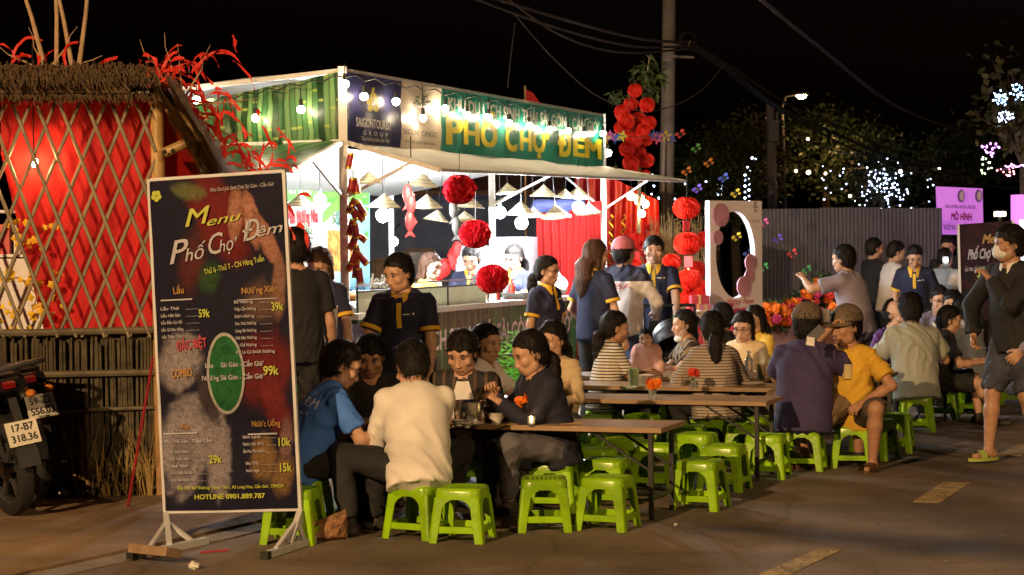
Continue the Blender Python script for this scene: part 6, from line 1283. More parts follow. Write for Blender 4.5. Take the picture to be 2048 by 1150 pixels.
lights('loose white fairy lights spread wide over the tree behind the fence', [AT(rs.uniform(1640, 1870), Gs(365, 32), 42.5 + rs.uniform(-1, 1)) for i in range(40)], g_w, .012)
lights('double column of white fairy lights beside the far pole', [AT(1490 + 8 * (i % 2) + (max(0, 345 - y)) * .5, y, 38) for i, y in enumerate([316, 318, 335, 342, 350, 358, 360, 368, 372, 380, 384, 392, 396, 402, 405])], g_w, .018)
lights('small knot of white fairy lights above the photo frame', [AT(Gs(1434, 9), Gs(381, 6), 36) for i in range(18)], g_w, .018)
lights('sparse white fairy lights around the base of the tall pole', [AT(*q, 30) for q in ((1305, 350), (1312, 357), (1308, 372), (1303, 388), (1310, 400), (1318, 396), (1300, 412), (1370, 368), (1412, 363), (1350, 398))], g_w, .014)
lights('row of large warm bulbs strung before the dark trees', [AT(*q, 40) for q in ((1592, 342), (1617, 345), (1651, 347), (1801, 343), (1879, 336), (1700, 392), (1446, 388), (1616, 278))], g_ww, .036)
for i, (x, y, m, n, lab) in enumerate(((2000, 198, g_b, 26, 'blue white glowing flower ball hanging left of the topmost one'), (2037, 182, g_b, 24, 'topmost blue violet glowing flower ball at the right edge'), (2010, 230, g_w, 30, 'white glowing flower ball hanging third from the top'), (1982, 295, g_p, 22, 'violet white glowing flower ball in the middle of the sparse tree'), (1968, 333, g_y, 14, 'faint lime glowing flower ball hanging lowest at left'), (2014, 342, g_r, 14, 'red glowing flower ball hanging lowest in the sparse tree'), (2035, 332, g_p, 16, 'violet light chain along the low branch at the right edge'))):
    P = []
    for k in range(n): a = rs.uniform(0, 6.28); h = rs.uniform(-1, 1); q = AT(x, y, 26); P.append(q + Vector((math.cos(a) * .12 * math.sqrt(1 - h * h), math.sin(a) * .12 * math.sqrt(1 - h * h), h * .11)) * rs.uniform(.5, 1.1) if i != 6 else AT(x + (k - 8) * 3, y + 2 * math.sin(k), 26))
    lights(lab, P, m, .010, 'flower_light', 'flower light')
# tall bamboo with lantern balls
bp2 = thing('bamboo', 'tall bamboo stem with leafy top carrying a column of red paper balls', 'bamboo', XY(1275, 23.5)); mb = MB(); st = [XY(1272, 23.5), AT(1278, 420, 23.5), AT(1280, 300, 23.5), AT(1286, 190, 23.5), AT(1300, 110, 23.5)]; mb.tube(st, [.025, .022, .018, .012, .005], 8); mb.build('stem', mat('pale_bamboo', (.30, .24, .15), .6), bp2, True)
V = []; Fc = []; n = 0
for cx, cy, s in ((1300, 128, 14), (1295, 165, 14), (1240, 190, 10), (1285, 142, 12), (1315, 150, 10), (1300, 185, 8)):
    for k in range(30):
        p = AT(Gs(cx, s), Gs(cy, s * .7), 23.5 + Gs(0, .1)); d1 = Vector((Gs(0, 1), Gs(0, .6), Gs(-.7, .5))).normalized(); d2 = d1.cross(Vector((Gs(0, 1), 1, Gs(0, 1)))).normalized(); L = rs.uniform(.08, .17); V += [p, p + d1 * L * .4 + d2 * L * .14, p + d1 * L, p + d1 * L * .4 - d2 * L * .14]; Fc.append((n, n + 1, n + 2, n + 3)); n += 4
mb = MB(); mb.v = V; mb.f = Fc; mb.m = [0] * len(Fc); tag(mb.build('leaves', mat('bamboo_leaf', (.06, .10, .03), .5, var=.4, translucent=.2), bp2), kind='stuff')
ball_ = make_lantern(.105, M_paper, 22, .95, False)
LB = [(1270, 181, 14), (1262, 208, 14), (1294, 210, 15), (1244, 224, 15), (1252, 242, 17), (1276, 240, 16), (1298, 246, 14), (1240, 256, 12), (1286, 262, 14), (1262, 262, 16), (1268, 280, 16), (1292, 278, 14), (1254, 298, 15), (1278, 305, 14), (1262, 326, 16), (1293, 321, 15), (1265, 348, 13), (1290, 352, 12)]
LBN = ['topmost red paper ball of the column on the bamboo stem', 'red paper ball second from the top, on the left of the stem', 'red paper ball second from the top, on the right of the stem', 'red paper ball highest on the outer left of the column', 'large red paper ball just under the highest outer left one', 'red paper ball on the stem in the upper middle of the column', 'red paper ball on the outer right in the upper middle of the column', 'red paper ball lowest on the outer left of the column', 'red paper ball right of the stem just above the paper stars', 'large red paper ball left of the stem just above the paper stars', 'red paper ball on the stem level with the paper stars', 'red paper ball touching the blue paper star on its right', 'red paper ball left of the stem just below the paper stars', 'red paper ball right of the stem just below the paper stars', 'red paper ball third from the bottom, on the left', 'red paper ball third from the bottom, on the right', 'lowest left red paper ball of the column, above the awning', 'lowest right red paper ball of the column, above the awning']
for i, (x, y, r) in enumerate(LB):
    o = ball_ if i == 0 else dup(ball_, (0, 0, 0)); dd = 23.3 + (.14 if i % 2 else -.14); k = r * dd / F / .105 * 1.05; o['label'] = LBN[i]; o['group'] = 'red paper balls on the bamboo stem'; o.location = AT(x, y, dd); o.scale = (k, k, k); o.rotation_euler = (rs.uniform(-.3, .3), rs.uniform(-.3, .3), rs.uniform(0, 6))
o = ball_
# dry twigs behind the boy
tb = thing('dry_twig_bush', 'bundle of tall dry brown twigs behind the boy and the red lanterns', 'twig bundle', XY(1340, 23.2)); V = []; mb = MB()
for i in range(260):
    b_ = XY(rs.uniform(1290, 1405), 23.2 + rs.uniform(-.3, .3)) + UP * .3; top = AT(b_.x / b_.y * F + 1024 + Gs(0, 14), rs.uniform(425, 560), b_.y + Gs(0, .1)); mb.tube([b_, b_.lerp(top, .6) + Vector((Gs(0, .03), 0, 0)), top], [.006, .005, .002], 3, closed=False)
    for k in range(3): q = b_.lerp(top, rs.uniform(.55, 1)); mb.tube([q, q + Vector((Gs(0, .06), Gs(0, .05), rs.uniform(.02, .12)))], [.003, .0015], 3, closed=False)
tag(mb.build('twig', mat('dry_twig', (.50, .34, .15), .8, var=.3), tb), kind='stuff')
# paper stars and butterflies
def star(c, r, m, lab, rot=0, nm='paper_star', cat='paper decoration', grp='paper stars on the garland', wings=False):
    t = []; n = 10
    if not wings:
        for k in range(n): a = rot + math.pi * k / 5; rr = r if k % 2 == 0 else r * .45; t.append(c + Vector((rr * math.cos(a), .02 * (k % 2), rr * math.sin(a))))
        mb = MB(); mb.plate(t, Vector((0, .012, 0))); o = mb.build(nm, m, None, loc=c); tag(o, lab, cat, grp)
    else:
        o = thing(nm, lab, cat, c); cr, sr = math.cos(rot), math.sin(rot)
        for s in (-1, 1):
            for (px_, pz_, k) in ((.55, .30, .62), (.45, -.30, .45)):
                P = [c + Vector((0, 0, 0))]
                for q in range(8): a = q * .785; x_ = s * r * (px_ + k * .6 * math.cos(a)); z_ = r * (pz_ + k * .45 * math.sin(a)); P.append(c + Vector((x_ * cr - z_ * sr, -.25 * abs(x_), x_ * sr + z_ * cr)))
                mb = MB(); mb.plate(P[1:], Vector((0, .008, 0))); mb.build('wing', m, o)
        mb = MB(); mb.tube([c + Vector((sr * r * .5, -.01, -cr * r * .5)), c + Vector((-sr * r * .5, -.01, cr * r * .5))], r * .07, 6); mb.build('body', M_sock, o)
pc = {k: mat('paper_' + k, v, .5, translucent=.2) for k, v in dict(yellow=(.55, .45, .03), blue=(.04, .08, .35), red=(.5, .04, .04), green=(.03, .30, .06), orange=(.6, .22, .03), purple=(.10, .05, .35), pink=(.55, .08, .25)).items()}
sts = [(1211, 276, 'yellow'), (1221, 272, 'pink'), (1231, 276, 'blue'), (1244, 272, 'yellow'), (1308, 271, 'blue'), (1315, 277, 'pink'), (1322, 271, 'purple'), (1332, 272, 'yellow'), (1342, 276, 'blue')]
nm_ = ['leftmost yellow', 'pink left', 'blue left', 'yellow', 'blue', 'pink right', 'purple', 'second yellow', 'last blue']
desc = ['yellow paper star at the garland end beside the stall banner', 'pink paper star between the yellow and blue ones by the stall', 'blue paper star left of the red ball column', 'yellow paper star touching the red ball column on the left', 'blue paper star just right of the red ball column', 'pink paper star right of the red ball column', 'purple paper star in front of the tall pole', 'yellow paper star on the tall pole', 'blue paper star at the garland end past the tall pole']
for i, (x, y, k) in enumerate(sts): star(AT(x, y, 22.5), .075, pc[k], desc[i], i * .4)
mb = MB(); mb.tube([AT(1205, 268, 22.52), AT(1275, 274, 22.52), AT(1350, 266, 22.52)], .004, 4); tag(mb.build('garland_cord', M_cab, None, loc=AT(1275, 272, 22.5)), 'thin cord carrying coloured paper stars across the tall pole', 'cord')
for x, y, k, lab in ((1393, 297, 'green', 'green paper butterfly highest beyond the tall pole'), (1361, 268, 'red', 'red paper butterfly just right of the tall pole'), (1418, 326, 'orange', 'orange paper butterfly in the dark below the green one'), (1374, 343, 'orange', 'orange paper butterfly close to the tall pole above the awning'), (1448, 356, 'blue', 'blue paper butterfly in the dark above the photo frame'), (1395, 378, 'purple', 'purple paper butterfly above the corner lantern'), (1472, 387, 'yellow', 'yellow paper butterfly above the top of the photo frame'), (1528, 446, 'pink', 'pink red paper butterfly by the top of the fence'), (1556, 478, 'purple', 'violet paper butterfly in front of the grey fence'), (1585, 507, 'red', 'red paper butterfly lower on the grey fence'), (1614, 540, 'green', 'green paper butterfly just above the raised hand'), (1474, 474, 'yellow', 'yellow paper butterfly seen through the oval opening'), (1528, 535, 'green', 'green paper butterfly beside the photo frame edge'), (1497, 507, 'blue', 'blue paper butterfly at the right rim of the oval opening')):
    star(AT(x, y, 21.0), .062, pc[k], lab, .6, 'paper_butterfly', 'paper butterfly', None, True)
# ------------------------------------------------------------------ photo frame board with an oval opening
fo = AT(1419, 401, 19.5); fx = Vector((.75, .66, 0)).normalized(); fn = Vector((fx.y, -fx.x, 0)); fz0 = Vector((fo.x, fo.y, 0)); FW, FH = .76, fo.z
pfm = thing('photo_frame_board', 'white cut-out photo frame board with oval opening and pink circles', 'photo frame', fz0)
M_fw = mat('frame_white_print', (.76, .70, .76), .45, var=.06, vscale=3); M_fp = mat('frame_pink', (.45, .22, .32), .45, var=.25, vscale=6); M_ft = mat('frame_pink_text', (.62, .10, .22), .45, var=0)
def FB(x, z, o=0): return fz0 + fx * x + UP * z + fn * o
oc = (.37, FH - .53); orx, ory = .285, .43; mb = MB(); n = 56; V = []
angs = sorted([2 * math.pi * i / n for i in range(n - 4)] + [math.atan2(z_ - oc[1], x_ - oc[0]) % (2 * math.pi) for x_ in (0, FW) for z_ in (.02, FH)])
for i in range(n):
    a = angs[i]; c, s = math.cos(a), math.sin(a); ix, iz = oc[0] + orx * c, oc[1] + ory * s
    tx = ((FW - oc[0]) / c if c > 1e-6 else (-oc[0]) / c if c < -1e-6 else 1e9); tz = ((FH - oc[1]) / s if s > 1e-6 else (.02 - oc[1]) / s if s < -1e-6 else 1e9); t = min(tx, tz); ox, oz = oc[0] + t * c, oc[1] + t * s
    for (x, z, o) in ((ix, iz, 0), (ox, oz, 0), (ox, oz, -.06), (ix, iz, -.06)): V.append(FB(x, z, o))
mb.add(V, [(4 * i + j, 4 * ((i + 1) % n) + j, 4 * ((i + 1) % n) + (j + 1) % 4, 4 * i + (j + 1) % 4) for i in range(n) for j in range(4)])
for cx, cz in ((0, FH), (FW, FH), (0, .02), (FW, .02)):   # fill the corners cut by the fan
    pass
mb.build('panel', M_fw, pfm)
def fdisc(x, z, r, m, o=.004, nm='print_circle', th=.012): mb = MB(); mb.plate([FB(x + r * math.cos(a), z + r * math.sin(a), o) for a in [2 * math.pi * i / 24 for i in range(24)]], fn * th); mb.build(nm, m, pfm)
def fpx(px, py): q = ONP(px, py, fz0, fn); return (q - fz0).dot(fx), q.z
for px, py, r in ((1440, 430, .115), (1434, 475, .07), (1500, 525, .085), (1497, 552, .07), (1486, 573, .10)): x, z = fpx(px, py); fdisc(max(r * .72, x), z, r, M_fp, .004 + px % 7 * .0005)
x, z = fpx(1470, 603); text('Happy New', FB(.42, z, .006), fx, UP, .4, .07, M_ft, pfm, 0, .35); x, z = fpx(1470, 624); text('Year', FB(.40, z, .006), fx, UP, .52, .16, M_ft, pfm, .05)
x, z = fpx(1505, 420)
for dz, w in ((.06, .05), (.02, .09), (-.02, .06)): mb = MB(); mb.plate([FB(.66 - w / 2, z + dz, .004), FB(.66 + w / 2, z + dz, .004), FB(.66, z + dz + .045, .004)], fn * .001); mb.build('print_emblem', mat('frame_grey_print', (.35, .33, .35), .5), pfm)
text('Cần Giờ', FB(.66, z - .11, .005), fx, UP, .12, .03, mat('frame_grey_print', (.35, .33, .35), .5), pfm)
for k in (.08, .68): mb = MB(); mb.bar(FB(k, .03, -.03), FB(k, .02, -.35), .04, .04); mb.bar(FB(k, 1.0, -.07), FB(k, .03, -.35), .03, .03); mb.build('strut', M_frame, pfm)
# ------------------------------------------------------------------ grey corrugated fence
M_fence = mat('grey_sheet_metal', (.15, .15, .20), .65, .1, var=.15, vscale=2)
fe = thing('sheet_fence', 'long grey corrugated metal fence behind the seated crowd', 'fence', XY(1700, 26))
A0, A1 = XY(1515, 26.0), XY(1884, 26.6); zf = AT(1700, 417, 26.3).z; nP = 3; ew = A1 - A0; en = Vector((ew.y, -ew.x, 0)).normalized()
for k in range(nP):
    for (z0_, z1_, off) in ((.05, 1.22, 0), (1.20, zf, .012)):
        mb = MB(); V = []; n = 64
        for i in range(n + 1): q = A0 + ew * ((k + i / n) / nP) + en * (off + .018 * (1 if i % 4 in (1, 2) else -1) + .004 * k); V += [q + UP * z0_, q + UP * (z1_ + .012 * (k % 2))]
        mb.add(V, [(2 * i, 2 * i + 2, 2 * i + 3, 2 * i + 1) for i in range(n)]); mb.build('panel', M_fence, fe)
for k in range(nP + 1): q = A0 + ew * (k / nP) - en * .06; mb = MB(); mb.bar(q, q + UP * zf, .05, .05); mb.build('post', M_fence, fe)
for k, z in ((0, .1), (1, 1.9)): mb = MB(); mb.bar(A0 - en * .04 + UP * z, A1 - en * .04 + UP * z, .05, .04); mb.build('rail', M_fence, fe)
# ------------------------------------------------------------------ marigold bed
M_ora = mat('marigold_orange', (.85, .20, .012), .6, var=.25, vscale=30); M_pnk = mat('flower_pink', (.60, .04, .12), .6, var=.2); M_ast = mat('aster_red', (.62, .05, .03), .6, var=.2)
fbd = thing('flower_bed', 'raised bed of orange and pink flowers in front of the grey fence', 'flower bed', XY(1615, 22.6))
mb = MB(); a, b = XY(1520, 22.4), XY(1705, 22.4); mb.plate([a, b, b + Vector((0, .5, 0)), a + Vector((0, .5, 0))], UP * .62); mb.build('planter', mat('planter_brick', (.14, .055, .035), .8, var=.3), fbd)
V = []; Fc = []; n = 0
for i in range(2600):
    x = rs.uniform(1522, 1704); top = 632 - 62 * math.exp(-((x - 1650) / 55) ** 2) - 25; p = AT(x, rs.uniform(top, 668), 22.5 + rs.uniform(-.15, .4)); d1 = Vector((Gs(0, 1), Gs(0, 1), Gs(.3, .6))).normalized(); d2 = d1.cross(Vector((Gs(0, 1), 1, Gs(0, 1)))).normalized(); L = rs.uniform(.04, .1); V += [p, p + d1 * L * .5 + d2 * L * .2, p + d1 * L, p + d1 * L * .5 - d2 * L * .2]; Fc.append((n, n + 1, n + 2, n + 3)); n += 4
mb = MB(); mb.v = V; mb.f = Fc; mb.m = [0] * len(Fc); tag(mb.build('foliage', mat('flower_leaf', (.035, .075, .02), .6, var=.4), fbd), kind='stuff')
def bloom_mesh(m):
    mb = MB(); r_ = random.Random(1)
    for lay, (rr, zz, k) in enumerate(((.055, 0, 11), (.043, .012, 9), (.028, .022, 7))):
        for i in range(k): a = 6.283 * i / k + lay * .4; d = Vector((math.cos(a), math.sin(a), 0)); s = Vector((-math.sin(a), math.cos(a), 0)); w = rr * 3.1 / k; c = UP * zz; mb.add([c, c + d * rr * .6 + s * w + UP * .014, c + d * rr + UP * (.012 - .01 * lay), c + d * rr * .6 - s * w + UP * .014], [(0, 1, 2, 3)])
    mb.ball((0, 0, .02), (.016, .016, .012), 8); o = mb.build('flower', m); me = o.data; bpy.data.objects.remove(o); return me
BM = [bloom_mesh(M_ora), bloom_mesh(M_pnk), bloom_mesh(M_ast)]
for i in range(130):
    x = rs.uniform(1522, 1704); top = 640 - 56 * math.exp(-((x - 1650) / 55) ** 2) - 28; p = AT(x, rs.uniform(top, 652), 22.3 + rs.uniform(-.12, .15)); o = bpy.data.objects.new('flower', BM[0 if rs.random() < .68 else rs.choice((1, 2))]); COL.objects.link(o); o.parent = fbd; o.location = p - wloc(fbd); o.rotation_euler = (R(55) + Gs(0, .4), Gs(0, .4), Gs(0, .6)); k = rs.uniform(.9, 1.5); o.scale = (k, k, k)
# ------------------------------------------------------------------ signs at the right
sg = thing('purple_sign', 'lit purple pink notice board on posts above the second menu banner', 'sign', XY(1918, 27.5)); a, b, c, d = AT(1873, 373, 27.5), AT(1965, 377, 27.8), AT(1967, 470, 27.8), AT(1877, 469, 27.5)
mb = MB(); mb.plate([a, b, c, d], Vector((0, .06, 0))); mb.build('panel', mat('sign_pink', (.62, .30, .62), .4, var=.2, vscale=.9, emit=(.62, .16, .75), es=.75), sg)
sx = (b - a).normalized()
def stext(body, px, py, w, h, m, bold=.02): text(body, AT(px, py, 27.55) + Vector((0, -.03, 0)), sx, UP, w, h, m, sg, bold)
ink = mat('sign_ink', (.05, .02, .12), .5, var=0); stext('BAN CHỈ ĐẠO HUYỆN CẦN GIỜ', 1920, 414, .50, .045, ink); stext('MÔ HÌNH', 1922, 434, .34, .10, mat('sign_red', (.5, .02, .10), .5, var=0), .04); stext('VƯỜN THUỐC NAM', 1920, 456, .56, .075, ink)
for px in (1921, 1956): mb = MB(); q = AT(px, 392, 27.55) + Vector((0, -.035, 0)); mb.plate([q + Vector((.05 * math.cos(a), 0, .09 * math.sin(a))) for a in [6.283 * i / 18 for i in range(18)]], Vector((0, -.003, 0))); mb.build('emblem', mat('sign_violet', (.22, .08, .35), .5, var=0), sg); mb = MB(); mb.plate([q + Vector((.03 * math.cos(a) + .008, -.004, .065 * math.sin(a))) for a in [6.283 * i / 18 for i in range(18)]], Vector((0, -.003, 0))); mb.build('emblem', mat('sign_pale', (.7, .55, .7), .5, var=0), sg)
for p in (AT(1880, 470, 27.6), AT(1962, 470, 27.9)): mb = MB(); mb.bar(at_(p, 0), p + UP * .6 + Vector((0, .07, 0)), .05, .05); mb.build('post', M_frame, sg)
lb = thing('light_box', 'bright violet and white light box cut by the right edge', 'light box', XY(2050, 24)); mb = MB(); q = AT(2052, 500, 24); mb.box(at_(XY(2062, 24), 0) + UP * 1.15, (.42, .22, 1.9)); mb.build('case', mat('box_violet', (.55, .2, .6), .4, emit=(.8, .25, .9), es=1.1), lb)
mb = MB(); mb.box(at_(XY(2066, 24), 0) + UP * 1.12 + Vector((0, -.115, 0)), (.36, .02, 1.35)); mb.build('diffuser', glow('box_white', (1, .92, 1), 3.5), lb)
m2 = thing('menu_banner', 'second dark printed menu banner standing at the right behind the diners', 'menu board', XY(1975, 21.5)); a, b, c, d = AT(1916, 449, 21.5), AT(2026, 441, 21.3), AT(2034, 640, 21.3), AT(1924, 640, 21.5); mx_ = (b - a).normalized()
mb = MB(); mb.plate([a, b, c, d], Vector((0, .02, 0))); mb.build('printed_sheet', print_mat('menu_print_dark2', (.004, .003, .006), (.035, .008, .011), 3, 2), m2)
for body, px, py, w, h, m, sh_ in (('Menu', 1985, 478, .24, .10, T_g, .3), ('Phố Chợ Đêm', 1972, 508, .40, .11, T_gray, .3), ('59k', 1963, 546, .10, .10, T_y, 0), ('Lẩu Thái  Lẩu Hải Sản', 1950, 538, .22, .04, T_gray, 0), ('Nướng Xiên', 1995, 532, .16, .05, T_g, 0)): text(body, AT(px, py, 21.35) + Vector((0, -.02, 0)), mx_, UP, w, h, m, m2, .03, sh_)
for p, q in ((a, d), (b, c)): mb = MB(); mb.bar(p + Vector((0, -.01, 0)), at_(q, 0) + Vector((0, -.01, 0)), .022, .022); mb.build('upright', M_frame, m2)
wl_ = thing('wall_lamp', 'small warm lit lamp on a post right of the purple sign', 'lamp', XY(2000, 34)); mb = MB(); q = AT(2000, 428, 34); mb.box(q, (.16, .12, .07)); mb.build('diffuser', glow('lamp_warm', (1, .8, .45), 30), wl_); mb = MB(); mb.bar(at_(q, 0), q + UP * .05, .05, .05); mb.box(q + UP * .06, (.2, .16, .03)); mb.build('post', M_blk, wl_)
# ------------------------------------------------------------------ folding tables
M_wood = mat('table_laminate', (.40, .26, .15), .32, var=.18, vscale=5); M_edge = mat('table_edge', (.30, .19, .10), .5, var=.1); M_leg = mat('black_steel', (.015, .015, .016), .45, .2)
def make_table(L=1.95, W=.50, H=.52):
    t = thing('folding_table', '', 'table', (0, 0, 0), 'long low folding tables')    # origin: front right corner on the ground; long axis -x, short axis +y
    mb = MB(); mb.box((-L / 2, W / 2, H - .009), (L - .012, W - .012, .018)); mb.build('tabletop', M_wood, t)
    for nm, c, s in (('edge_trim', (-L / 2, .003, H - .013), (L, .006, .028)), ('edge_trim', (-L / 2, W - .003, H - .013), (L, .006, .028)), ('edge_trim', (-.003, W / 2, H - .013), (.006, W - .012, .028)), ('edge_trim', (-L + .003, W / 2, H - .013), (.006, W - .012, .028))): mb = MB(); mb.box(c, s); mb.build(nm, M_edge, t)
    for x in (-.07, -L + .07):
        k = 1 if x > -L / 2 else -1
        for y in (.035, W - .035): mb = MB(); mb.bar((x, y, 0), (x, y, H - .03), .026, .026); mb.build('leg', M_leg, t)
        mb = MB(); mb.bar((x, .05, .12), (x, W - .05, .12), .018, .018); mb.build('crossbar', M_leg, t)
        for y in (.06, W - .06): mb = MB(); mb.bar((x - .005 * k, y, H * .52), (x - .36 * k, y, H - .03), .016, .012); mb.build('brace', M_leg, t)
    for y in (.06, W - .06): mb = MB(); mb.bar((-L + .05, y, H - .03), (-.05, y, H - .03), .02, .022); mb.build('apron_rail', M_leg, t)
    return t
TZ = .52; TA = math.atan2(RT.y, RT.x); tb0 = make_table(); tabs = []
for i, (px, py, lab) in enumerate(((1322, 857, 'nearest folding table with the steel pot, bowls and candle on it'), (1532, 804, 'empty folding table with a vase of orange flowers, second from the viewer'), (1562, 777, 'folding table with a single red flower, hidden in part by the man in purple'), (1530, 757, 'folding table with bowls and a green tumbler where the baby sits'), (1776, 751, 'folding table with one white bowl beside the man in the yellow shirt'), (1905, 722, 'folding table with a clear bottle beside the man in the pale grey shirt'), (1952, 705, 'folding table with food beyond the clear bottle, nearest the walking man'))):
    p = G(px, py, TZ); o = tb0 if i == 0 else dup(tb0, (0, 0, 0)); o['label'] = lab; o.location = (p.x, p.y, 0); o.rotation_euler = (0, 0, TA); tabs.append(p)
def TT(px, py): return G(px, py, TZ + .001)
# ------------------------------------------------------------------ green plastic stools
M_stool = mat('green_plastic', (.29, .55, .008), .24, var=.16, vscale=11, bump=.12, bscale=30, translucent=.12); tone_by_object(M_stool, .78, 1.12)
def make_stool():
    t = thing('plastic_stool', '', 'stool', (0, 0, 0), 'lime green plastic stools'); H = .285; zt_ = H - .012
    # seat: rounded square slab with a grid of raised grip dots
    def sq(r, n=28, p=5): return [(r * math.copysign(abs(math.cos(a)) ** (2 / p), math.cos(a)), r * math.copysign(abs(math.sin(a)) ** (2 / p), math.sin(a))) for a in [2 * math.pi * i / n for i in range(n)]]
    rings = [(.128, H - .058), (.1265, H - .02), (.122, H - .006), (.113, H), (.100, H - .001), (.095, H - .005), (.0, H - .006)]; n = 28; V = []
    for r, z in rings[:-1]: V += [(x, y, z) for x, y in sq(r)]
    V += [(0, 0, H - .006)]; Fs = [(j * n + i, j * n + (i + 1) % n, (j + 1) * n + (i + 1) % n, (j + 1) * n + i) for j in range(5) for i in range(n)] + [(5 * n + i, 5 * n + (i + 1) % n, 6 * n) for i in range(n)]
    m0 = len(V); V += [(x, y, H - .058) for x, y in sq(.118)] + [(x, y, H - .016) for x, y in sq(.114)]; Fs += [(i, m0 + i, m0 + (i + 1) % n, (i + 1) % n) for i in range(n)] + [(m0 + i, m0 + n + i, m0 + n + (i + 1) % n, m0 + (i + 1) % n) for i in range(n)] + [tuple(range(m0 + n, m0 + 2 * n))]
    mb = MB(); mb.add(V, Fs)
    seat = mb.build('seat', M_stool, t, True)
    mb = MB()
    for i in range(7):
        for j in range(7): mb.box((-.072 + i * .024, -.072 + j * .024, H - .004), (.014, .014, .006))
    tag(mb.build('grip_dot', M_stool, seat), kind='stuff')
    zs = [0, .012, .07, .14, .185, .210, .224, .231, .236]
    def xo(z): return .150 - .0255 * (z / .236)
    def wi(z):
        w = .046 + .010 * z / .236
        return w if z < .185 else w + (xo(z) - .001 - w) * ((z - .185) / .051) ** 2.2
    for sx in (-1, 1):
        for sy in (-1, 1):
            mb = MB(); ch = .016
            for fl in (0, 1):
                V = []
                for z in zs:
                    o = xo(z); i_ = o - wi(z); e = o - ch
                    P = ((e, o), (i_, o), (i_, o - .010), (e - .004, o - .010))
                    for a, b in P: V.append((sx * a, sy * b, z) if fl == 0 else (sx * b, sy * a, z))
                k = len(zs); mb.add(V, [(4 * i + j, 4 * i + (j + 1) % 4, 4 * i + 4 + (j + 1) % 4, 4 * i + 4 + j) for i in range(k - 1) for j in range(4)] + [(0, 1, 2, 3), tuple(4 * (k - 1) + j for j in (3, 2, 1, 0))])
            V = []
            for z in zs:
                o = xo(z); e = o - ch; V += [(sx * e, sy * o, z), (sx * (o - .004), sy * (o - .004), z), (sx * o, sy * e, z), (sx * (o - .010), sy * (e - .004), z), (sx * (e - .004), sy * (o - .010), z)]
            k = len(zs); mb.add(V, [(5 * i + j, 5 * i + (j + 1) % 5, 5 * i + 5 + (j + 1) % 5, 5 * i + 5 + j) for i in range(k - 1) for j in range(5)]); mb.build('leg', M_stool, t, True)
    for a in range(4):
        Rz = Matrix.Rotation(a * math.pi / 2, 3, 'Z'); mb = MB(); o = xo(.07) - .007; V = []
        for x in (-.105, .105):
            for y, z in ((0, .052), (0, .086), (-.012, .086), (-.012, .052)): V.append(Rz @ Vector((x, o + y, z)))
        mb.add(V, [(0, 1, 5, 4), (1, 2, 6, 5), (2, 3, 7, 6), (3, 0, 4, 7), (0, 3, 2, 1), (4, 5, 6, 7)]); mb.build('rung', M_stool, t)
    return t
st0 = make_stool(); SZ = .285; rs = random.Random(5); stool_n = 0
def stool(px, py, lab, rot=None, d=None):
    global stool_n
    p = G(px, py, SZ) if d is None else XY(px, d); o = st0 if stool_n == 0 else dup(st0, (0, 0, 0)); stool_n += 1
    o['label'] = lab; o.location = (p.x, p.y, 0); o.rotation_euler = (0, 0, TA + R(rs.uniform(-9, 9) if rot is None else rot)); return Vector((p.x, p.y, 0))
stool(925, 972, 'empty green stool nearest the viewer, overlapping the white shirted man\'s stool', 6)
stool(1088, 954, 'empty green stool in front of the nearest table below the orange flowers', 20)
stool(1215, 952, 'empty green stool in front of the nearest table, right of the one below the flowers', -2)
stool(1400, 919, 'empty green stool just right of the nearest table\'s front leg', -3)
stool(1448, 889, 'empty green stool behind the one at the nearest table\'s front leg', -1)
stool(1532, 868, 'green stool showing between the legs of the vase table\'s end', 2)
stool(1213, 916, 'empty green stool under the nearest table, middle of three in line with white lit seats', 0)
stool(1188, 896, 'empty green stool with white lit seat farthest under the nearest table', -4)
stool(1312, 888, 'empty green stool behind the nearest table, framed by its leg and brace', 3)
stool(1392, 866, 'dark green shaded stool under the vase table near its middle', -6)
stool(1247, 876, 'dark green shaded stool behind the nearest table, left of the brace', 4)
stool(1375, 851, 'yellow green stool beyond the vase table, left of centre', 8)
stool(1438, 829, 'green stool below the striped woman seen from behind', -8)
stool(1492, 848, 'yellow green stool with a red sticker under the vase table\'s right half', 5)
stool(1507, 832, 'shaded green stool beside the purple shirted man\'s hip', -5)
stool(1187, 832, 'green stool far under the tables, left of the narrow gap by the navy woman', 3)
stool(1287, 828, 'green stool far under the vase table, below its vase', -3)
stool(1338, 842, 'yellow green stool far under the vase table, just right of the vase', 9)
stool(1240, 850, 'green stool in shade under the second row of tables behind the nearest table', -9)
stool(1787, 826, 'green stool behind the yellow shirted man\'s leg', 4)
stool(1884, 772, 'green stool just right of the pale grey shirted man', 0)
stool(1955, 760, 'green stool nearest the walking man in shorts', -4)
stool(2030, 748, 'green stool at the right edge beyond the walking man', 5)
stool(1748, 838, 'green stool between the white bowl table and the yellow shirted man', -12)
stool(588, 975, 'green stool half hidden behind the menu board near its right foot', 8)
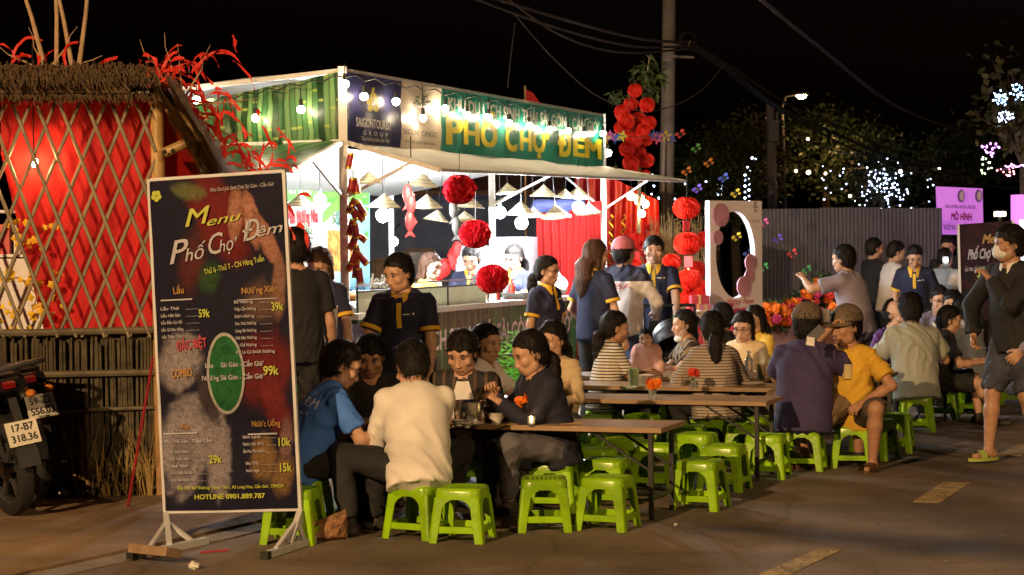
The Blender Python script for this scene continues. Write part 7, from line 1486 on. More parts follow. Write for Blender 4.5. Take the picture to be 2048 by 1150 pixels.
# ------------------------------------------------------------------ things on the tables
M_cer = mat('white_ceramic', (.68, .66, .60), .22, var=.03); M_glass = mat('clear_glass', (.80, .84, .82), .08, trans=.85, var=0)
def lathe_thing(nm, lab, cat, p, prof, m, n=20, group=None): mb = MB(); mb.lathe(prof, n, p); o = mb.build(nm, m, None, True, loc=p); return tag(o, lab, cat, group)
def bowl(lab, p, r=.065, h=.055, m=None): return lathe_thing('bowl', lab, 'bowl', p, [(.001, 0), (r * .5, 0), (r * .5, .008), (r * .8, h * .5), (r, h), (r * 1.03, h * 1.02), (r * .96, h * .97), (r * .74, h * .5), (.001, h * .2)], m or M_cer)
def plate_(lab, p, r=.075): return lathe_thing('plate', lab, 'plate', p, [(.001, .002), (r * .6, .0), (r, .016), (r * 1.02, .018), (r * .96, .016), (r * .6, .006), (.001, .006)], M_cer)
p = TT(940, 847)
pot = thing('steel_pot', 'shiny stainless hot pot on the nearest table before the man in plaid', 'pot', p); mb = MB(); mb.lathe([(.001, 0), (.085, 0), (.092, .01), (.092, .125), (.097, .13), (.093, .134), (.088, .128), (.086, .012), (.001, .01)], 28, p); mb.build('body', mat('pot_steel', (.86, .84, .80), .24, 1, var=.03), pot, True)
mb = MB(); mb.lathe([(.001, .112), (.087, .112)], 24, p); mb.build('soup', mat('soup', (.4, .16, .04), .2), pot)
for s in (-1, 1): mb = MB(); mb.tube([p + Vector((s * .09, -.02, .1)), p + Vector((s * .118, -.02, .105)), p + Vector((s * .118, .02, .105)), p + Vector((s * .09, .02, .1))], .006, 6); mb.build('handle', mat('pot_steel', (.72, .68, .6), .13, 1), pot, True)
mb = MB(); c = p + Vector((.02, -.02, .10)); mb.tube([c, c + Vector((.06, -.03, .12))], .005, 6); mb.build('ladle', M_steel, pot, True)
bowl('white footed bowl on the nearest table right of the steel pot', TT(993, 846), .060, .062); plate_('white saucer in front of the steel pot', TT(950, 851), .055); bowl('small white bowl at the left of the steel pot', TT(917, 852), .045, .035); bowl('small white dipping bowl just in front of the steel pot', TT(934, 855), .035, .025); bowl('white bowl on the nearest table behind the white shirted man', TT(880, 849), .05, .045)
plate_('white plate of herbs on the nearest table before the man in the dark shirt', TT(735, 858), .08)
def bouquet(lab, p, cols, cat='flower vase', n=6, hg=.13, glass=True, lit=False, sp=.035):
    t = thing('flower_vase', lab, cat, p); r_ = random.Random(int(p.x * 1000)); mb = MB(); mb.lathe([(.001, .002), (.026, .0), (.028, .05), (.024, .065), (.021, .064), (.024, .05), (.001, .008)], 14, p); mb.build('glass', M_glass, t, True)
    for i in range(n):
        e = p + Vector((r_.gauss(0, sp), r_.gauss(0, sp * .8), hg * r_.uniform(.75, 1.15))); mb = MB(); mb.tube([p + UP * .02, p.lerp(e, .6) + UP * .01, e], .0025, 4); mb.build('stem', mat('stem_green', (.06, .16, .03), .6), t); o = bpy.data.objects.new('flower', BM[cols[i % len(cols)]]); COL.objects.link(o); o.parent = t; o.location = e - p; o.rotation_euler = (R(50) + r_.gauss(0, .5), r_.gauss(0, .5), r_.gauss(0, 1)); o.scale = (.75, .75, .75)
    for i in range(5):
        e = p + Vector((r_.gauss(0, .05), r_.gauss(0, .04), hg * r_.uniform(.4, .8))); s = p + UP * .05; d = (e - s); w = d.cross(UP).normalized() * .012; mb = MB(); mb.add([s, s.lerp(e, .5) + w, e, s.lerp(e, .5) - w], [(0, 1, 2, 3)]); mb.build('leaf', mat('flower_leaf', (.035, .075, .02), .6), t)
    return t
bouquet('orange flowers in a glass on the nearest table behind the lit candle', TT(1053, 846), (0,), n=7, hg=.125)
cd = thing('candle', 'small lit candle in a glass on the nearest table under the orange flowers', 'candle', TT(1063, 851)); p = TT(1063, 851); mb = MB(); mb.lathe([(.001, .001), (.022, 0), (.025, .05), (.022, .05), (.020, .006), (.001, .005)], 14, p); mb.build('glass', M_glass, cd, True); mb = MB(); mb.ball(p + UP * .032, (.010, .010, .022), 8); mb.build('flame', glow('candle_flame', (1, .60, .22), 90), cd, True); mb = MB(); mb.lathe([(.001, .006), (.018, .006), (.018, .016), (.001, .016)], 12, p); mb.build('wax', M_cer, cd)
bouquet('orange and red flowers in a jar in the middle of the empty table', TT(1305, 797), (0, 2), n=5, hg=.10)
bouquet('single red flower with pale leaves in a small glass on the table behind', TT(1388, 779), (2,), n=2, hg=.13, sp=.018)
lathe_thing('tumbler', 'tall pale green drink tumbler in front of the baby', 'tumbler', TT(1268, 772), [(.001, 0), (.032, 0), (.040, .13), (.036, .13), (.030, .006), (.001, .005)], mat('green_drink', (.55, .68, .40), .2, translucent=.3), 16)
bowl('white bowl beside the pale green tumbler', TT(1290, 766), .07, .06); bowl('white bowl left of the single red flower', TT(1350, 763), .062, .05); plate_('white plate at the right end of the table behind the striped woman', TT(1505, 770), .085); plate_('second white plate overlapping the one behind the striped woman', TT(1480, 768), .075); plate_('flat white plate left of the red orange vase', TT(1260, 778), .06)
bottle('water_bottle', 'clear water bottle on the table before the woman in cream', TT(1498, 757), .21, .033, M_plas, M_cer); lathe_thing('tumbler', 'clear yellowish glass by the woman in cream', 'tumbler', TT(1522, 760), [(.001, 0), (.03, 0), (.036, .12), (.033, .12), (.028, .005), (.001, .004)], mat('tea_glass', (.6, .5, .25), .15, trans=.5), 14)
bowl('white bowl alone on the table right of the yellow shirted man', TT(1762, 742), .075, .052); plate_('dark plate edge beside the lone white bowl', TT(1738, 746), .07)
bottle('water_bottle', 'clear bottle with pale cap beside the pale grey shirted man', TT(1897, 712), .22, .034, M_plas, M_cer); plate_('white plate beside the clear bottle at the pale grey shirted man', TT(1878, 714), .07)
mb = MB(); p = TT(1913, 700); mb.box(p + UP * .10, (.20, .04, .20), Matrix.Rotation(.2, 3, 'Z')); tag(mb.build('napkin_box', mat('card_box', (.45, .33, .18), .6), None, loc=p), 'brown card menu stand on the table behind the clear bottle', 'menu stand')
plate_('white food plate on the table by the walking man', TT(1955, 699), .09); bowl('white bowl on the table by the walking man', TT(1940, 698), .06, .05)
# fern by the counter, stroller, red goods table
fn_ = thing('fern_plant', 'bright green fern in a pot at the foot of the stall counter', 'plant', XY(1020, 15.6)); b_ = XY(1020, 15.6); mb = MB(); mb.lathe([(.001, 0), (.12, 0), (.15, .26), (.13, .26), (.001, .24)], 16, b_); mb.build('pot', mat('pot_clay', (.25, .11, .06), .8), fn_, True); r_ = random.Random(3)
for i in range(26):
    a = r_.uniform(0, 6.28); h = r_.uniform(.25, .62); o_ = r_.uniform(.08, .30); s = b_ + UP * .25; e = s + Vector((math.cos(a) * o_, math.sin(a) * o_, h)); e2 = e + Vector((math.cos(a) * .08, math.sin(a) * .08, -.06)); mb = MB(); V = []; Fs = []; pts = [s.lerp(e, k / 6) for k in range(7)] + [e2]
    for k, q in enumerate(pts[1:]):
        L = .065 * math.sin((k + 1) / 8 * 3.1) + .012; d = (pts[min(k + 2, 7)] - pts[k]).normalized(); w = d.cross(Vector((math.cos(a), math.sin(a), .3))).normalized()
        for s_ in (-1, 1): n = len(V); t_ = q + w * s_ * L + d * .03; V += [q, q + w * s_ * L * .5 + d * .022, t_, q + w * s_ * L * .5 - d * .004]; Fs.append((n, n + 1, n + 2, n + 3))
    mb.add(V, Fs); mb.tube(pts, .003, 3, closed=False); mb.build('frond', mat('fern_green', (.10, .34, .04), .5, var=.3, translucent=.3), fn_)
sr = thing('stroller', 'black baby stroller with a round hood behind the baby', 'stroller', XY(1345, 17.6)); b_ = XY(1345, 17.6); f = SDF(.014); f.ell((0, 0, .68), (.20, .24, .22)); f.ell((0, -.08, .58), (.17, .24, .19), sub=True)
V, Q = f.mesh(lambda Fd, X, Y, Z: np.maximum(Fd, .60 - Z + .3 * (Y * -1)) + .004 * np.abs(np.sin(12 * np.arctan2(Z - .60, Y)))); o = link_mesh('hood', mesh_from('hood', [(V, Q, 0)], [mat('stroller_black', (.012, .012, .016), .5, var=.1)]), sr)
mb = MB(); mb.box(b_ + Vector((0, -.05, .48)), (.40, .45, .10)); mb.box(b_ + Vector((0, .2, .66)), (.40, .06, .42)); mb.build('seat', mat('stroller_black', (.012, .012, .016), .5), sr)
for s in (-1, 1): mb = MB(); mb.tube([b_ + Vector((s * .23, -.40, .08)), b_ + Vector((s * .23, .1, .55)), b_ + Vector((s * .23, .45, 1.0))], .013, 6); mb.tube([b_ + Vector((s * .23, .38, .08)), b_ + Vector((s * .23, -.05, .50))], .013, 6); mb.build('frame', M_leg, sr, True)
mb = MB(); mb.tube([b_ + Vector((-.23, .45, 1.0)), b_ + Vector((.23, .45, 1.0))], .016, 6); mb.build('handle', M_leg, sr)
for sx_ in (-1, 1):
    for y in (-.40, .38): mb = MB(); mb.lathe([(.02, -.018), (.075, -.018), (.08, 0), (.075, .018), (.02, .018)], 18, b_ + Vector((sx_ * .25, y, .08)), rot=Matrix.Rotation(math.pi / 2, 3, 'Y')); mb.build('wheel', M_leg, sr, True)
gt = thing('goods_table', 'display table under a red cloth beside the white photo frame', 'table', XY(1365, 19.3)); b_ = XY(1372, 19.3); mb = MB(); mb.box(b_ + UP * .76, (.95, .5, .03)); mb.build('tabletop', M_wood, gt)
for sx_ in (-1, 1):
    for sy_ in (-1, 1): mb = MB(); mb.bar(b_ + Vector((sx_ * .42, sy_ * .2, 0)), b_ + Vector((sx_ * .42, sy_ * .2, .75)), .035, .035); mb.build('leg', M_leg, gt)
mb = MB(); V = []; P = [(-.49, -.26), (.49, -.26), (.49, .26), (-.49, .26)]; per = []
for k in range(4):
    for i in range(14): t = i / 14; a, b = Vector((*P[k], 0)), Vector((*P[(k + 1) % 4], 0)); per.append(a.lerp(b, t))
n = len(per)
for z, k in ((.782, .98), (.782, 1.0), (.6, 1.03), (.28, 1.07)): V += [b_ + Vector((q.x * k + (.012 * math.sin(i * 1.3) if z < .7 else 0), q.y * k + (.012 * math.cos(i * 1.1) if z < .7 else 0), z)) for i, q in enumerate(per)]
mb.add(V, [(j * n + i, j * n + (i + 1) % n, (j + 1) * n + (i + 1) % n, (j + 1) * n + i) for j in range(3) for i in range(n)] + [tuple(range(n))]); mb.build('cloth', mat('red_table_cloth', (.5, .02, .03), .6, var=.15), gt, 'all')
gw = [mat('gift_red', (.52, .04, .06), .35, var=.2), mat('gift_pink', (.62, .25, .30), .4), mat('gift_gold', (.6, .4, .12), .35, var=.2)]
for i, (x, y, w, h, m, lab) in enumerate(((1392, 596, .20, .09, 0, 'red patterned gift box, bottom left of the stack on the goods table'), (1413, 600, .18, .10, 1, 'pink gift box, bottom right of the stack on the goods table'), (1394, 578, .19, .09, 0, 'red patterned gift box in the middle of the stack on the goods table'), (1410, 580, .14, .08, 1, 'pink gift box at the right of the middle layer of the stack'), (1398, 562, .17, .08, 0, 'red patterned gift box, topmost of the stack on the goods table'))):
    z = (.785, .785, .88, .885, .972)[i] + .03 * 0; q = XY(x, 19.45); mb = MB(); mb.box(q + UP * (z + h / 2 + .0), (w, .14, h), Matrix.Rotation(rs.uniform(-.2, .2), 3, 'Z')); bx_ = tag(mb.build('gift_box', gw[m], None, loc=Vector((q.x, q.y, z))), lab, 'box', 'gift boxes on the goods table'); mb = MB(); mb.box(q + UP * (z + h / 2), (.02, .146, h + .004)); o = mb.build('ribbon', gw[2], bx_)
for i, (x, m, lab) in enumerate(((1352, (.03, .03, .04), 'dark folded clothes heaped on the goods table'), (1378, (.55, .48, .36), 'beige folded clothes heaped on the goods table'), (1395, (.35, .20, .10), 'brown woven purse on the goods table'))):
    q = XY(x, 19.15) + UP * .785; f = SDF(.016); f.ell((0, 0, .05), (.13, .10, .06)); f.cap((-.1, 0, .08), (.09, .02, .1), .04, .03, .03); V, Q = f.mesh(folds(.012, 30, 70, i, 1)); V[:, 2] = np.maximum(V[:, 2], 0); o = tag(link_mesh('clothes_pile' if i < 2 else 'woven_purse', mesh_from('pile', [(V, Q, 0)], [mat('cloth_pile_%d' % i, m, .8, var=.3)]), None), lab, 'clothes' if i < 2 else 'purse'); o.location = q
mb = MB(); q = XY(1365, 19.05) + UP * .785; mb.ball(q + UP * .03, (.04, .04, .03), 10); tag(mb.build('white_bun', M_cer, None, True, loc=q), 'round white bun lying at the front of the goods table', 'bun')
for a, b, lab in (((1000, 852), (1040, 849), 'pair of wooden chopsticks lying on the nearest table left of the candle'), ((1120, 850), (1165, 848), 'pair of wooden chopsticks on the nearest table before the navy sweatshirt'), ((1560 - 120, 768), (1478, 766), 'pair of wooden chopsticks on the table behind the striped sweater')):
    p, q = TT(*a), TT(*b); t = thing('chopsticks', lab, 'chopsticks', p)
    for k in (0, 1): mb = MB(); o = Vector((.002 * k, .014 * k, .004)); mb.tube([p + o, q + o * 1.0 + Vector((0, .006 * k, 0))], [.0022, .0036], 6); mb.build('chopstick', mat('chopstick_wood', (.40, .24, .10), .5), t)

# ------------------------------------------------------------------ people
C_navy = mat('polo_navy', (.010, .013, .045), .8, var=.12, bump=.1, bscale=300); C_yel = mat('polo_yellow', (.72, .43, .03), .75, var=.1); C_blk = mat('cloth_black', (.012, .012, .014), .85, var=.2); C_trou = mat('trouser_charcoal', (.022, .021, .023), .85, var=.15); C_jean = mat('jean_grey', (.10, .095, .11), .85, var=.2); C_jeanb = mat('jean_blue', (.03, .04, .085), .85, var=.2)
C_white = mat('shirt_cream_white', (.66, .63, .58), .85, var=.06, bump=.08, bscale=250); C_blue = mat('tee_blue', (.05, .17, .60), .8, var=.08); C_purp = mat('shirt_dusk_purple', (.040, .028, .095), .8, var=.12); C_must = mat('tee_mustard', (.62, .36, .03), .8, var=.08); C_grey = mat('shirt_pale_grey', (.33, .35, .31), .8, var=.08); C_lav = mat('shirt_lavender_grey', (.25, .22, .28), .8, var=.08); C_khaki = mat('shorts_khaki', (.16, .11, .06), .85, var=.15); C_brown = mat('shorts_brown', (.06, .04, .03), .85, var=.15); C_den = mat('shorts_denim', (.045, .05, .075), .85, var=.2)
C_str = stripes('tee_striped', (.62, .56, .46), (.03, .03, .04), 42, 'Z', .85, .62); C_str2 = stripes('sweater_striped', (.40, .33, .27), (.13, .10, .09), 48, 'Z', .85, .6); C_plaid = stripes('shirt_plaid', (.020, .018, .018), (.10, .06, .04), 16, 'X', .85, .72); C_chk = stripes('shirt_check', (.30, .22, .13), (.04, .025, .02), 26, 'X', .85, .5); C_jack = stripes('jacket_two_tone', (.66, .60, .58), (.025, .028, .06), .5, 'Z', .7, .615)
C_pink = mat('baby_pink', (.62, .36, .32), .8, var=.08); C_cream = mat('blouse_cream', (.72, .58, .38), .8, var=.06); C_wht = mat('tee_white', (.66, .64, .64), .8, var=.05); C_vio = mat('shirt_violet', (.09, .03, .16), .8, var=.1); C_blu2 = mat('shirt_powder', (.34, .38, .44), .8, var=.06); C_pcap = mat('cap_pink', (.52, .15, .18), .7, var=.1); C_ccap = mat('cap_khaki', (.13, .095, .065), .8, var=.15); C_mask = mat('mask_white', (.66, .68, .70), .7, var=.03); C_shoe = mat('shoe_dark', (.03, .025, .022), .7); C_sand = mat('sandal_brown', (.10, .045, .02), .7); C_slip = mat('slipper_lime', (.32, .40, .08), .6); C_yshirt = mat('shirt_yellow', (.72, .50, .08), .75)
def seat(px, py): p = G(px, py, SZ); return (p.x, p.y)
def stand(px, d): p = XY(px, d); return (p.x, p.y)
polo = dict(shirt=C_navy, collar=C_yel, cuff=C_yel, placket=C_yel, legs=C_trou, shoes=C_shoe, fold=.0035)
def stool_at(p, lab): stool(0, 0, lab, None, None) if False else None
def sit_on(px, py, lab, **kw):
    stool(px, py, lab, kw.pop('srot', None)); return seat(px, py)
def back_print(h):
    w = mat('tee_print_white', (.62, .66, .68), .6, var=0)
    for body, z, ww, hh in (('KHU DU LỊCH', .30, .17, .016), ('CHỢ ĐÊM', .235, .26, .062), ('PHỐ ĐÊM · CẦN GIỜ', .165, .20, .018), ('28', .12, .05, .03)):
        me = text_mesh(body, 1, 0); n = len(me.vertices); V = np.zeros(n * 3); me.vertices.foreach_get('co', V); V = V.reshape(-1, 3); k = ww / (V[:, 0].max() - V[:, 0].min()); V[:, 0] *= k; V[:, 1] *= hh / .73; out = []
        for x, y, _ in V:
            q = h['on'](h['P'] + h['D'] * (z + .10 + y) * h['S'] + h['Xa'] * x, .004, True); out.append(q if q else Vector(h['P'] + h['D'] * (z + y)) - Vector(h['Fw']) * .12)
        me.vertices.foreach_set('co', np.array([tuple(q) for q in out]).ravel()); me.materials.clear(); me.materials.append(w); o = link_mesh('lettering', me, h['root'])
def tee_panel(m, w=.07, z0=.03, z1=.42):
    def f(h):
        mb = MB(); V = []; nz, nx = 14, 6
        for i in range(nz + 1):
            for j in range(nx + 1):
                t = i / nz; ww = w * (.5 + .5 * min(1, t * 3)); x = (j / nx - .5) * 2 * ww; q = h['on'](h['Nk'] - h['D'] * (z0 + (z1 - z0) * t) * h['S'] + h['Xa'] * x, .005)
                V.append(q if q else Vector(h['Nk'] - h['D'] * (z0 + (z1 - z0) * t) * h['S'] + h['Xa'] * x + h['Fw'] * .10))
        mb.add(V, [(i * (nx + 1) + j, i * (nx + 1) + j + 1, (i + 1) * (nx + 1) + j + 1, (i + 1) * (nx + 1) + j) for i in range(nz) for j in range(nx)]); mb.build('tee', m, h['root'], 'all')
    return f
def chest_text(body, m, w, z, back=False, hh=.03):
    def f(h):
        me = text_mesh(body, 1, 0); n = len(me.vertices); V = np.zeros(n * 3); me.vertices.foreach_get('co', V); V = V.reshape(-1, 3); k = w / (V[:, 0].max() - V[:, 0].min()); out = []; s = 1 if back else -1
        for x, y, _ in V: q = h['on'](h['Nk'] - h['D'] * (z - y * hh / .73) + h['Xa'] * x * k * s, .004, back); out.append(q if q else Vector(h['Nk'] - h['D'] * z))
        me.vertices.foreach_set('co', np.array([tuple(q) for q in out]).ravel()); me.materials.clear(); me.materials.append(m); link_mesh('lettering', me, h['root'])
    return f
# --- round the nearest table
person('person in a blue printed tee and glasses, seated at the nearest table', sit_on(606, 958, 'green stool under the blue shirted man, beside the menu board'), 68, sit=.285, S=.98, lean=24, head=(8, 26, 0), hl=(-.05, .50, .62), hr=(.12, .52, .60), shirt=C_blue, legs=C_blk, shoes=C_shoe, glasses=True, feet=((-.2, .45, .075), (.15, .42, .075)), hook=back_print, collar=C_blk)
person('person in a cream white long-sleeved shirt, back turned, at the nearest table', sit_on(838, 966, 'green stool under the white shirted man'), 352, sit=.285, S=1.0, lean=27, head=(-10, 34, 0), hl=(-.16, .46, .62), hr=(.02, .46, .62), elb=(.35, -.5, -1), shirt=C_white, sleeve='long', legs=C_blk, shoes=C_shoe, feet=((-.40, .12, .075), (.2, .40, .075)), knee=(.55, .5, 1), inf=.018, fold=.0055, hem=.15, bulk=1.04)
person('person in a dark tee facing the viewer between the blue and white shirts', stand(742, 12.25), 178, sit=.285, S=.94, lean=20, head=(4, 24, 0), hl=(-.12, .45, .60), hr=(.15, .46, .60), shirt=C_blk, legs=C_blk, shoes=C_shoe, hair='fringe', tone=1)
stool(742, 0, 'green stool under the man in the dark tee facing the viewer', None, 12.25)
person('person in a dark plaid shirt over a white tee behind the steel pot', stand(932, 12.05), 186, sit=.285, S=.97, lean=17, head=(12, 24, 0), hl=(-.16, .42, .62), hr=(.12, .45, .60), shirt=C_plaid, sleeve='long', legs=C_trou, shoes=C_shoe, hair='fringe', hook=tee_panel(C_wht), inf=.018)
stool(932, 0, 'green stool under the man in the plaid shirt', None, 12.05)
person('person mostly hidden behind the man in plaid, ear and dark hair showing', stand(950, 13.1), 120, sit=.285, S=.93, lean=8, head=(10, 8, 0), shirt=C_wht, legs=C_trou, shoes=C_shoe)
stool(952, 0, 'green stool behind the man in the plaid shirt', None, 13.1)
person('person with a low ponytail in a navy sweatshirt, hand raised, at the nearest table', sit_on(1108, 922, 'green stool under the woman in the navy sweatshirt'), 243, sit=.285, S=.97, fem=True, lean=15, head=(2, 22, 0), hl=(-.02, .40, .72), hr=(.02, .42, .78), curl=(.6, .65), shirt=mat('sweatshirt_navy', (.012, .013, .03), .85, var=.15), sleeve='long', legs=C_jean, shoes=C_shoe, hair='low', feet=((-.05, .36, .075), (.22, .30, .075)), inf=.02, bulk=1.05)
person('person in a beige top half hidden behind the woman in the navy sweatshirt', stand(1112, 13.3), 200, sit=.285, S=.94, fem=True, lean=6, head=(20, 12, 0), shirt=mat('top_beige', (.52, .40, .24), .8), sleeve='long', legs=C_trou, shoes=C_shoe, hair='low')
stool(1112, 0, 'green stool behind the woman in the navy sweatshirt', None, 13.3)
# --- standing staff in front of the stall
person('person in a navy polo leaning over the seated diners in front of the stall', stand(815, 12.9), 192, S=.91, lean=17, head=(28, 18, 0), hl=(-.22, .26, .74), hr=(.30, .34, .80), curl=(.5, .4), tone=0, bulk=1.12, **polo)
person('person in a black shirt standing with back turned beside the menu board', stand(592, 13.3), 345, S=1.0, head=(-25, 4, 0), shirt=C_blk, legs=C_blk, shoes=C_shoe, hr=(.26, .08, .76))
person('person with brown hair in a navy polo looking down behind the black shirt', stand(644, 14.6), 196, S=.925, fem=True, head=(6, 30, 0), hl=(-.27, .12, .80), hr=(.12, .30, 1.0), hair='bob', hk=1, **polo)
person('person with glasses and a low ponytail in a navy polo before the counter', stand(1090, 16.0), 128, S=.87, fem=True, head=(-14, 8, 0), hl=(-.24, .10, .72), hr=(.25, .02, .74), hair='low', glasses=True, **polo)
person('person with long loose brown hair in a navy polo, back turned', stand(1188, 16.9), 42, S=.945, fem=True, head=(22, 6, 0), hl=(-.22, .16, .9), hr=(.27, .10, .76), hair='long', hk=1, **{**polo, 'placket': None})
person('person in a pink cap and two-tone jacket, back turned', stand(1246, 17.6), 24, S=.955, head=(14, 2, 0), hl=(-.2, .25, .95), hr=(.22, .30, 1.0), elb=(.9, -.4, -.8), shirt=C_jack, sleeve='long', legs=C_jeanb, shoes=C_shoe, cap=C_pcap, inf=.022, hook=chest_text('UBA', mat('print_rose', (.45, .06, .08), .6), .26, .16, True, .05))
pb, inf_b = person('person in a navy polo facing the viewer with a green bag in hand', stand(1308, 18.3), 186, S=.965, head=(-4, 4, 0), hl=(-.22, .34, .90), hr=(.27, .05, .80), curl=(.8, .4), hair='fringe', **polo)
f = SDF(.014); f.ell((0, 0, -.02), (.12, .08, .07)); f.ell((.05, 0, -.10), (.10, .07, .06), k=.04); f.cap((0, 0, 0), (-.02, 0, .07), .05, .02, .04); V, Q = f.mesh(folds(.02, 35, 75, 4, 1)); o = tag(link_mesh('plastic_bag', mesh_from('bag', [(V, Q, 0)], [mat('bag_green', (.10, .42, .13), .35, translucent=.3)]), None), 'crumpled green plastic bag in the hand of the boy in the navy polo', 'plastic bag'); o.location = inf_b['W'][-1] + Vector((.03, -.05, -.07))
pp, inf_p = None, None
mb = MB(); q = XY(652, 14.25); mb.plate([q + Vector((-.02, 0, .88)), q + Vector((.07, 0, .9)), q + Vector((.085, -.03, 1.14)), q + Vector((-.005, -.03, 1.12))], Vector((0, .003, 0))); tag(mb.build('order_sheet', mat('paper_white', (.7, .68, .62), .6), None, loc=q + UP), 'white order sheet held by the brown haired woman in the navy polo', 'paper')
person('person with short dark hair in a navy polo behind the counter, looking down', stand(945, 19.3), 196, S=.93, head=(0, 28, 0), hl=(-.15, .35, 1.0), hr=(.18, .38, 1.0), **polo)
person('person with tied back hair in a navy polo behind the counter, right of the post', stand(1033, 19.7), 216, S=.93, fem=True, head=(6, 22, 0), hl=(-.15, .35, 1.0), hr=(.18, .38, 1.0), hair='low', tone=2, **polo)
person('person with light brown hair in a yellow top behind the counter, in profile', stand(846, 18.1), 128, S=.89, fem=True, lean=8, head=(-8, 14, 0), shirt=C_yshirt, legs=C_trou, shoes=C_shoe, hair='bob', hk=1, tone=2)
# --- middle tables
person('person in a striped tee with a ponytail, seated in profile', stand(1205, 15.3), 72, sit=.285, S=.93, fem=True, lean=10, head=(6, 10, 0), hl=(-.1, .42, .66), hr=(.12, .42, .64), shirt=C_str, legs=C_blk, shoes=C_shoe, hair='low', tone=1)
stool(1205, 0, 'green stool under the striped tee woman with the ponytail', None, 15.3)
person('baby in a pink jacket sitting at the table, facing the viewer', (*stand(1291, 16.1), .06), 184, sit=.36, S=.47, head=(8, 2, 6), hl=(-.22, .24, 1.02), hr=(.20, .20, 1.0), shirt=C_pink, sleeve='long', legs=C_pink, hair='fringe', hsc=1.34, inf=.022, tone=2, bulk=.9)
stool(1290, 0, 'green stool beneath the baby in pink', None, 16.1)
person('person in a check shirt with a mask pulled under the chin, in profile', stand(1386, 16.5), 262, sit=.285, S=.88, fem=True, lean=8, head=(-2, 6, 0), shirt=C_chk, legs=C_trou, shoes=C_shoe, hair='bun', mask=C_mask, mask_low=True)
stool(1386, 0, 'green stool under the woman with the mask under her chin', None, 16.5)
person('person in a beige striped sweater, back turned, hair in a low tail', sit_on(1433, 836, 'yellow green stool under the striped sweater woman'), 350, sit=.285, S=.95, fem=True, lean=11, head=(6, 10, 0), hl=(-.2, .40, .66), hr=(.2, .40, .66), shirt=C_str2, sleeve='long', legs=C_trou, shoes=C_shoe, hair='low', bulk=1.1, inf=.018)
person('person with glasses in a cream blouse facing the viewer at the second row', stand(1492, 15.9), 198, sit=.285, S=.89, fem=True, lean=9, head=(8, 18, 0), shirt=C_cream, legs=C_trou, shoes=C_shoe, hair='bob', glasses=True, bulk=1.08, tone=2)
stool(1492, 0, 'green stool under the woman in the cream blouse', None, 15.9)
person('person in a yellow top with long dark hair behind the cream blouse', stand(1518, 17.0), 225, sit=.285, S=.90, fem=True, lean=6, head=(0, 10, 0), shirt=C_yshirt, legs=C_trou, shoes=C_shoe, hair='long')
stool(1518, 0, 'green stool under the woman in the yellow top', None, 17.0)
person('dark haired person half hidden between the striped sweater and the cream blouse', stand(1452, 17.2), 300, sit=.285, S=.92, lean=4, head=(0, 6, 0), shirt=C_blk, legs=C_trou, shoes=C_shoe)
stool(1452, 0, 'green stool behind the striped sweater woman', None, 17.2)
pm_, inf_m = person('person in a dark purple shirt and khaki cap, back turned, bare calf showing', sit_on(1607, 855, 'green stool under the man in the dark purple shirt', srot=4), 26, sit=.285, S=1.05, lean=10, head=(10, 8, 0), hl=(-.14, .42, .75), hr=(.16, .44, .78), shirt=C_purp, legs=C_khaki, leglen='short', shoes=C_shoe, cap=C_ccap, bulk=1.10, inf=.024, fold=.007, feet=((-.25, .25, .075), (.30, .34, .075)), knee=(.5, .7, 1), tone=1, hem=.14)
py_, inf_y = person('person in a mustard tee and cap drinking beside the purple shirt', sit_on(1706, 850, 'green stool under the man in the mustard tee'), 222, sit=.285, S=1.02, lean=6, head=(14, 6, 0), hl=(-.26, .26, .50), hr=(.05, .22, 1.02), elb=(.8, .2, -1), curl=(.5, .9), shirt=C_must, legs=C_brown, leglen='short', shoes=C_sand, slip=2, cap=C_ccap, bulk=1.02, feet=((-.30, .22, .075), (.18, .34, .075)), knee=(.6, .6, 1), tone=1)
q = inf_y['W'][1] + Vector((-.03, -.05, .05)); lathe_thing('drinking_glass', 'small drinking glass at the lips of the man in the mustard tee', 'glass', q, [(.001, 0), (.026, 0), (.032, .085), (.029, .085), (.024, .005), (.001, .004)], M_glass, 14)
mb = MB(); q = AT(1632, 668, 13.35); mb.box(q, (.065, .012, .12), Matrix.Rotation(.8, 3, 'Y')); ph = tag(mb.build('phone', mat('phone_grey', (.12, .12, .13), .3), None, loc=q), 'grey phone held up between the purple shirt and the mustard tee', 'phone'); q2 = AT(1621, 682, 13.3); mb = MB(); mb.plate([q2 + Vector((-.03, 0, -.025)), q2 + Vector((.025, .0, -.035)), q2 + Vector((.03, .01, .02)), q2 + Vector((-.02, .01, .03))], Vector((0, .004, 0))); tag(mb.build('napkin', mat('paper_white', (.7, .68, .62), .6), None, loc=q2), 'small folded napkin beside the grey phone at the purple shoulder', 'napkin')
lathe_thing('paper_cup', 'pale yellow cup held in front of the mustard tee', 'cup', AT(1695, 757, 13.7), [(.001, 0), (.034, 0), (.046, .10), (.043, .10), (.032, .004), (.001, .004)], mat('cup_yellow', (.75, .62, .30), .5, translucent=.3), 16)
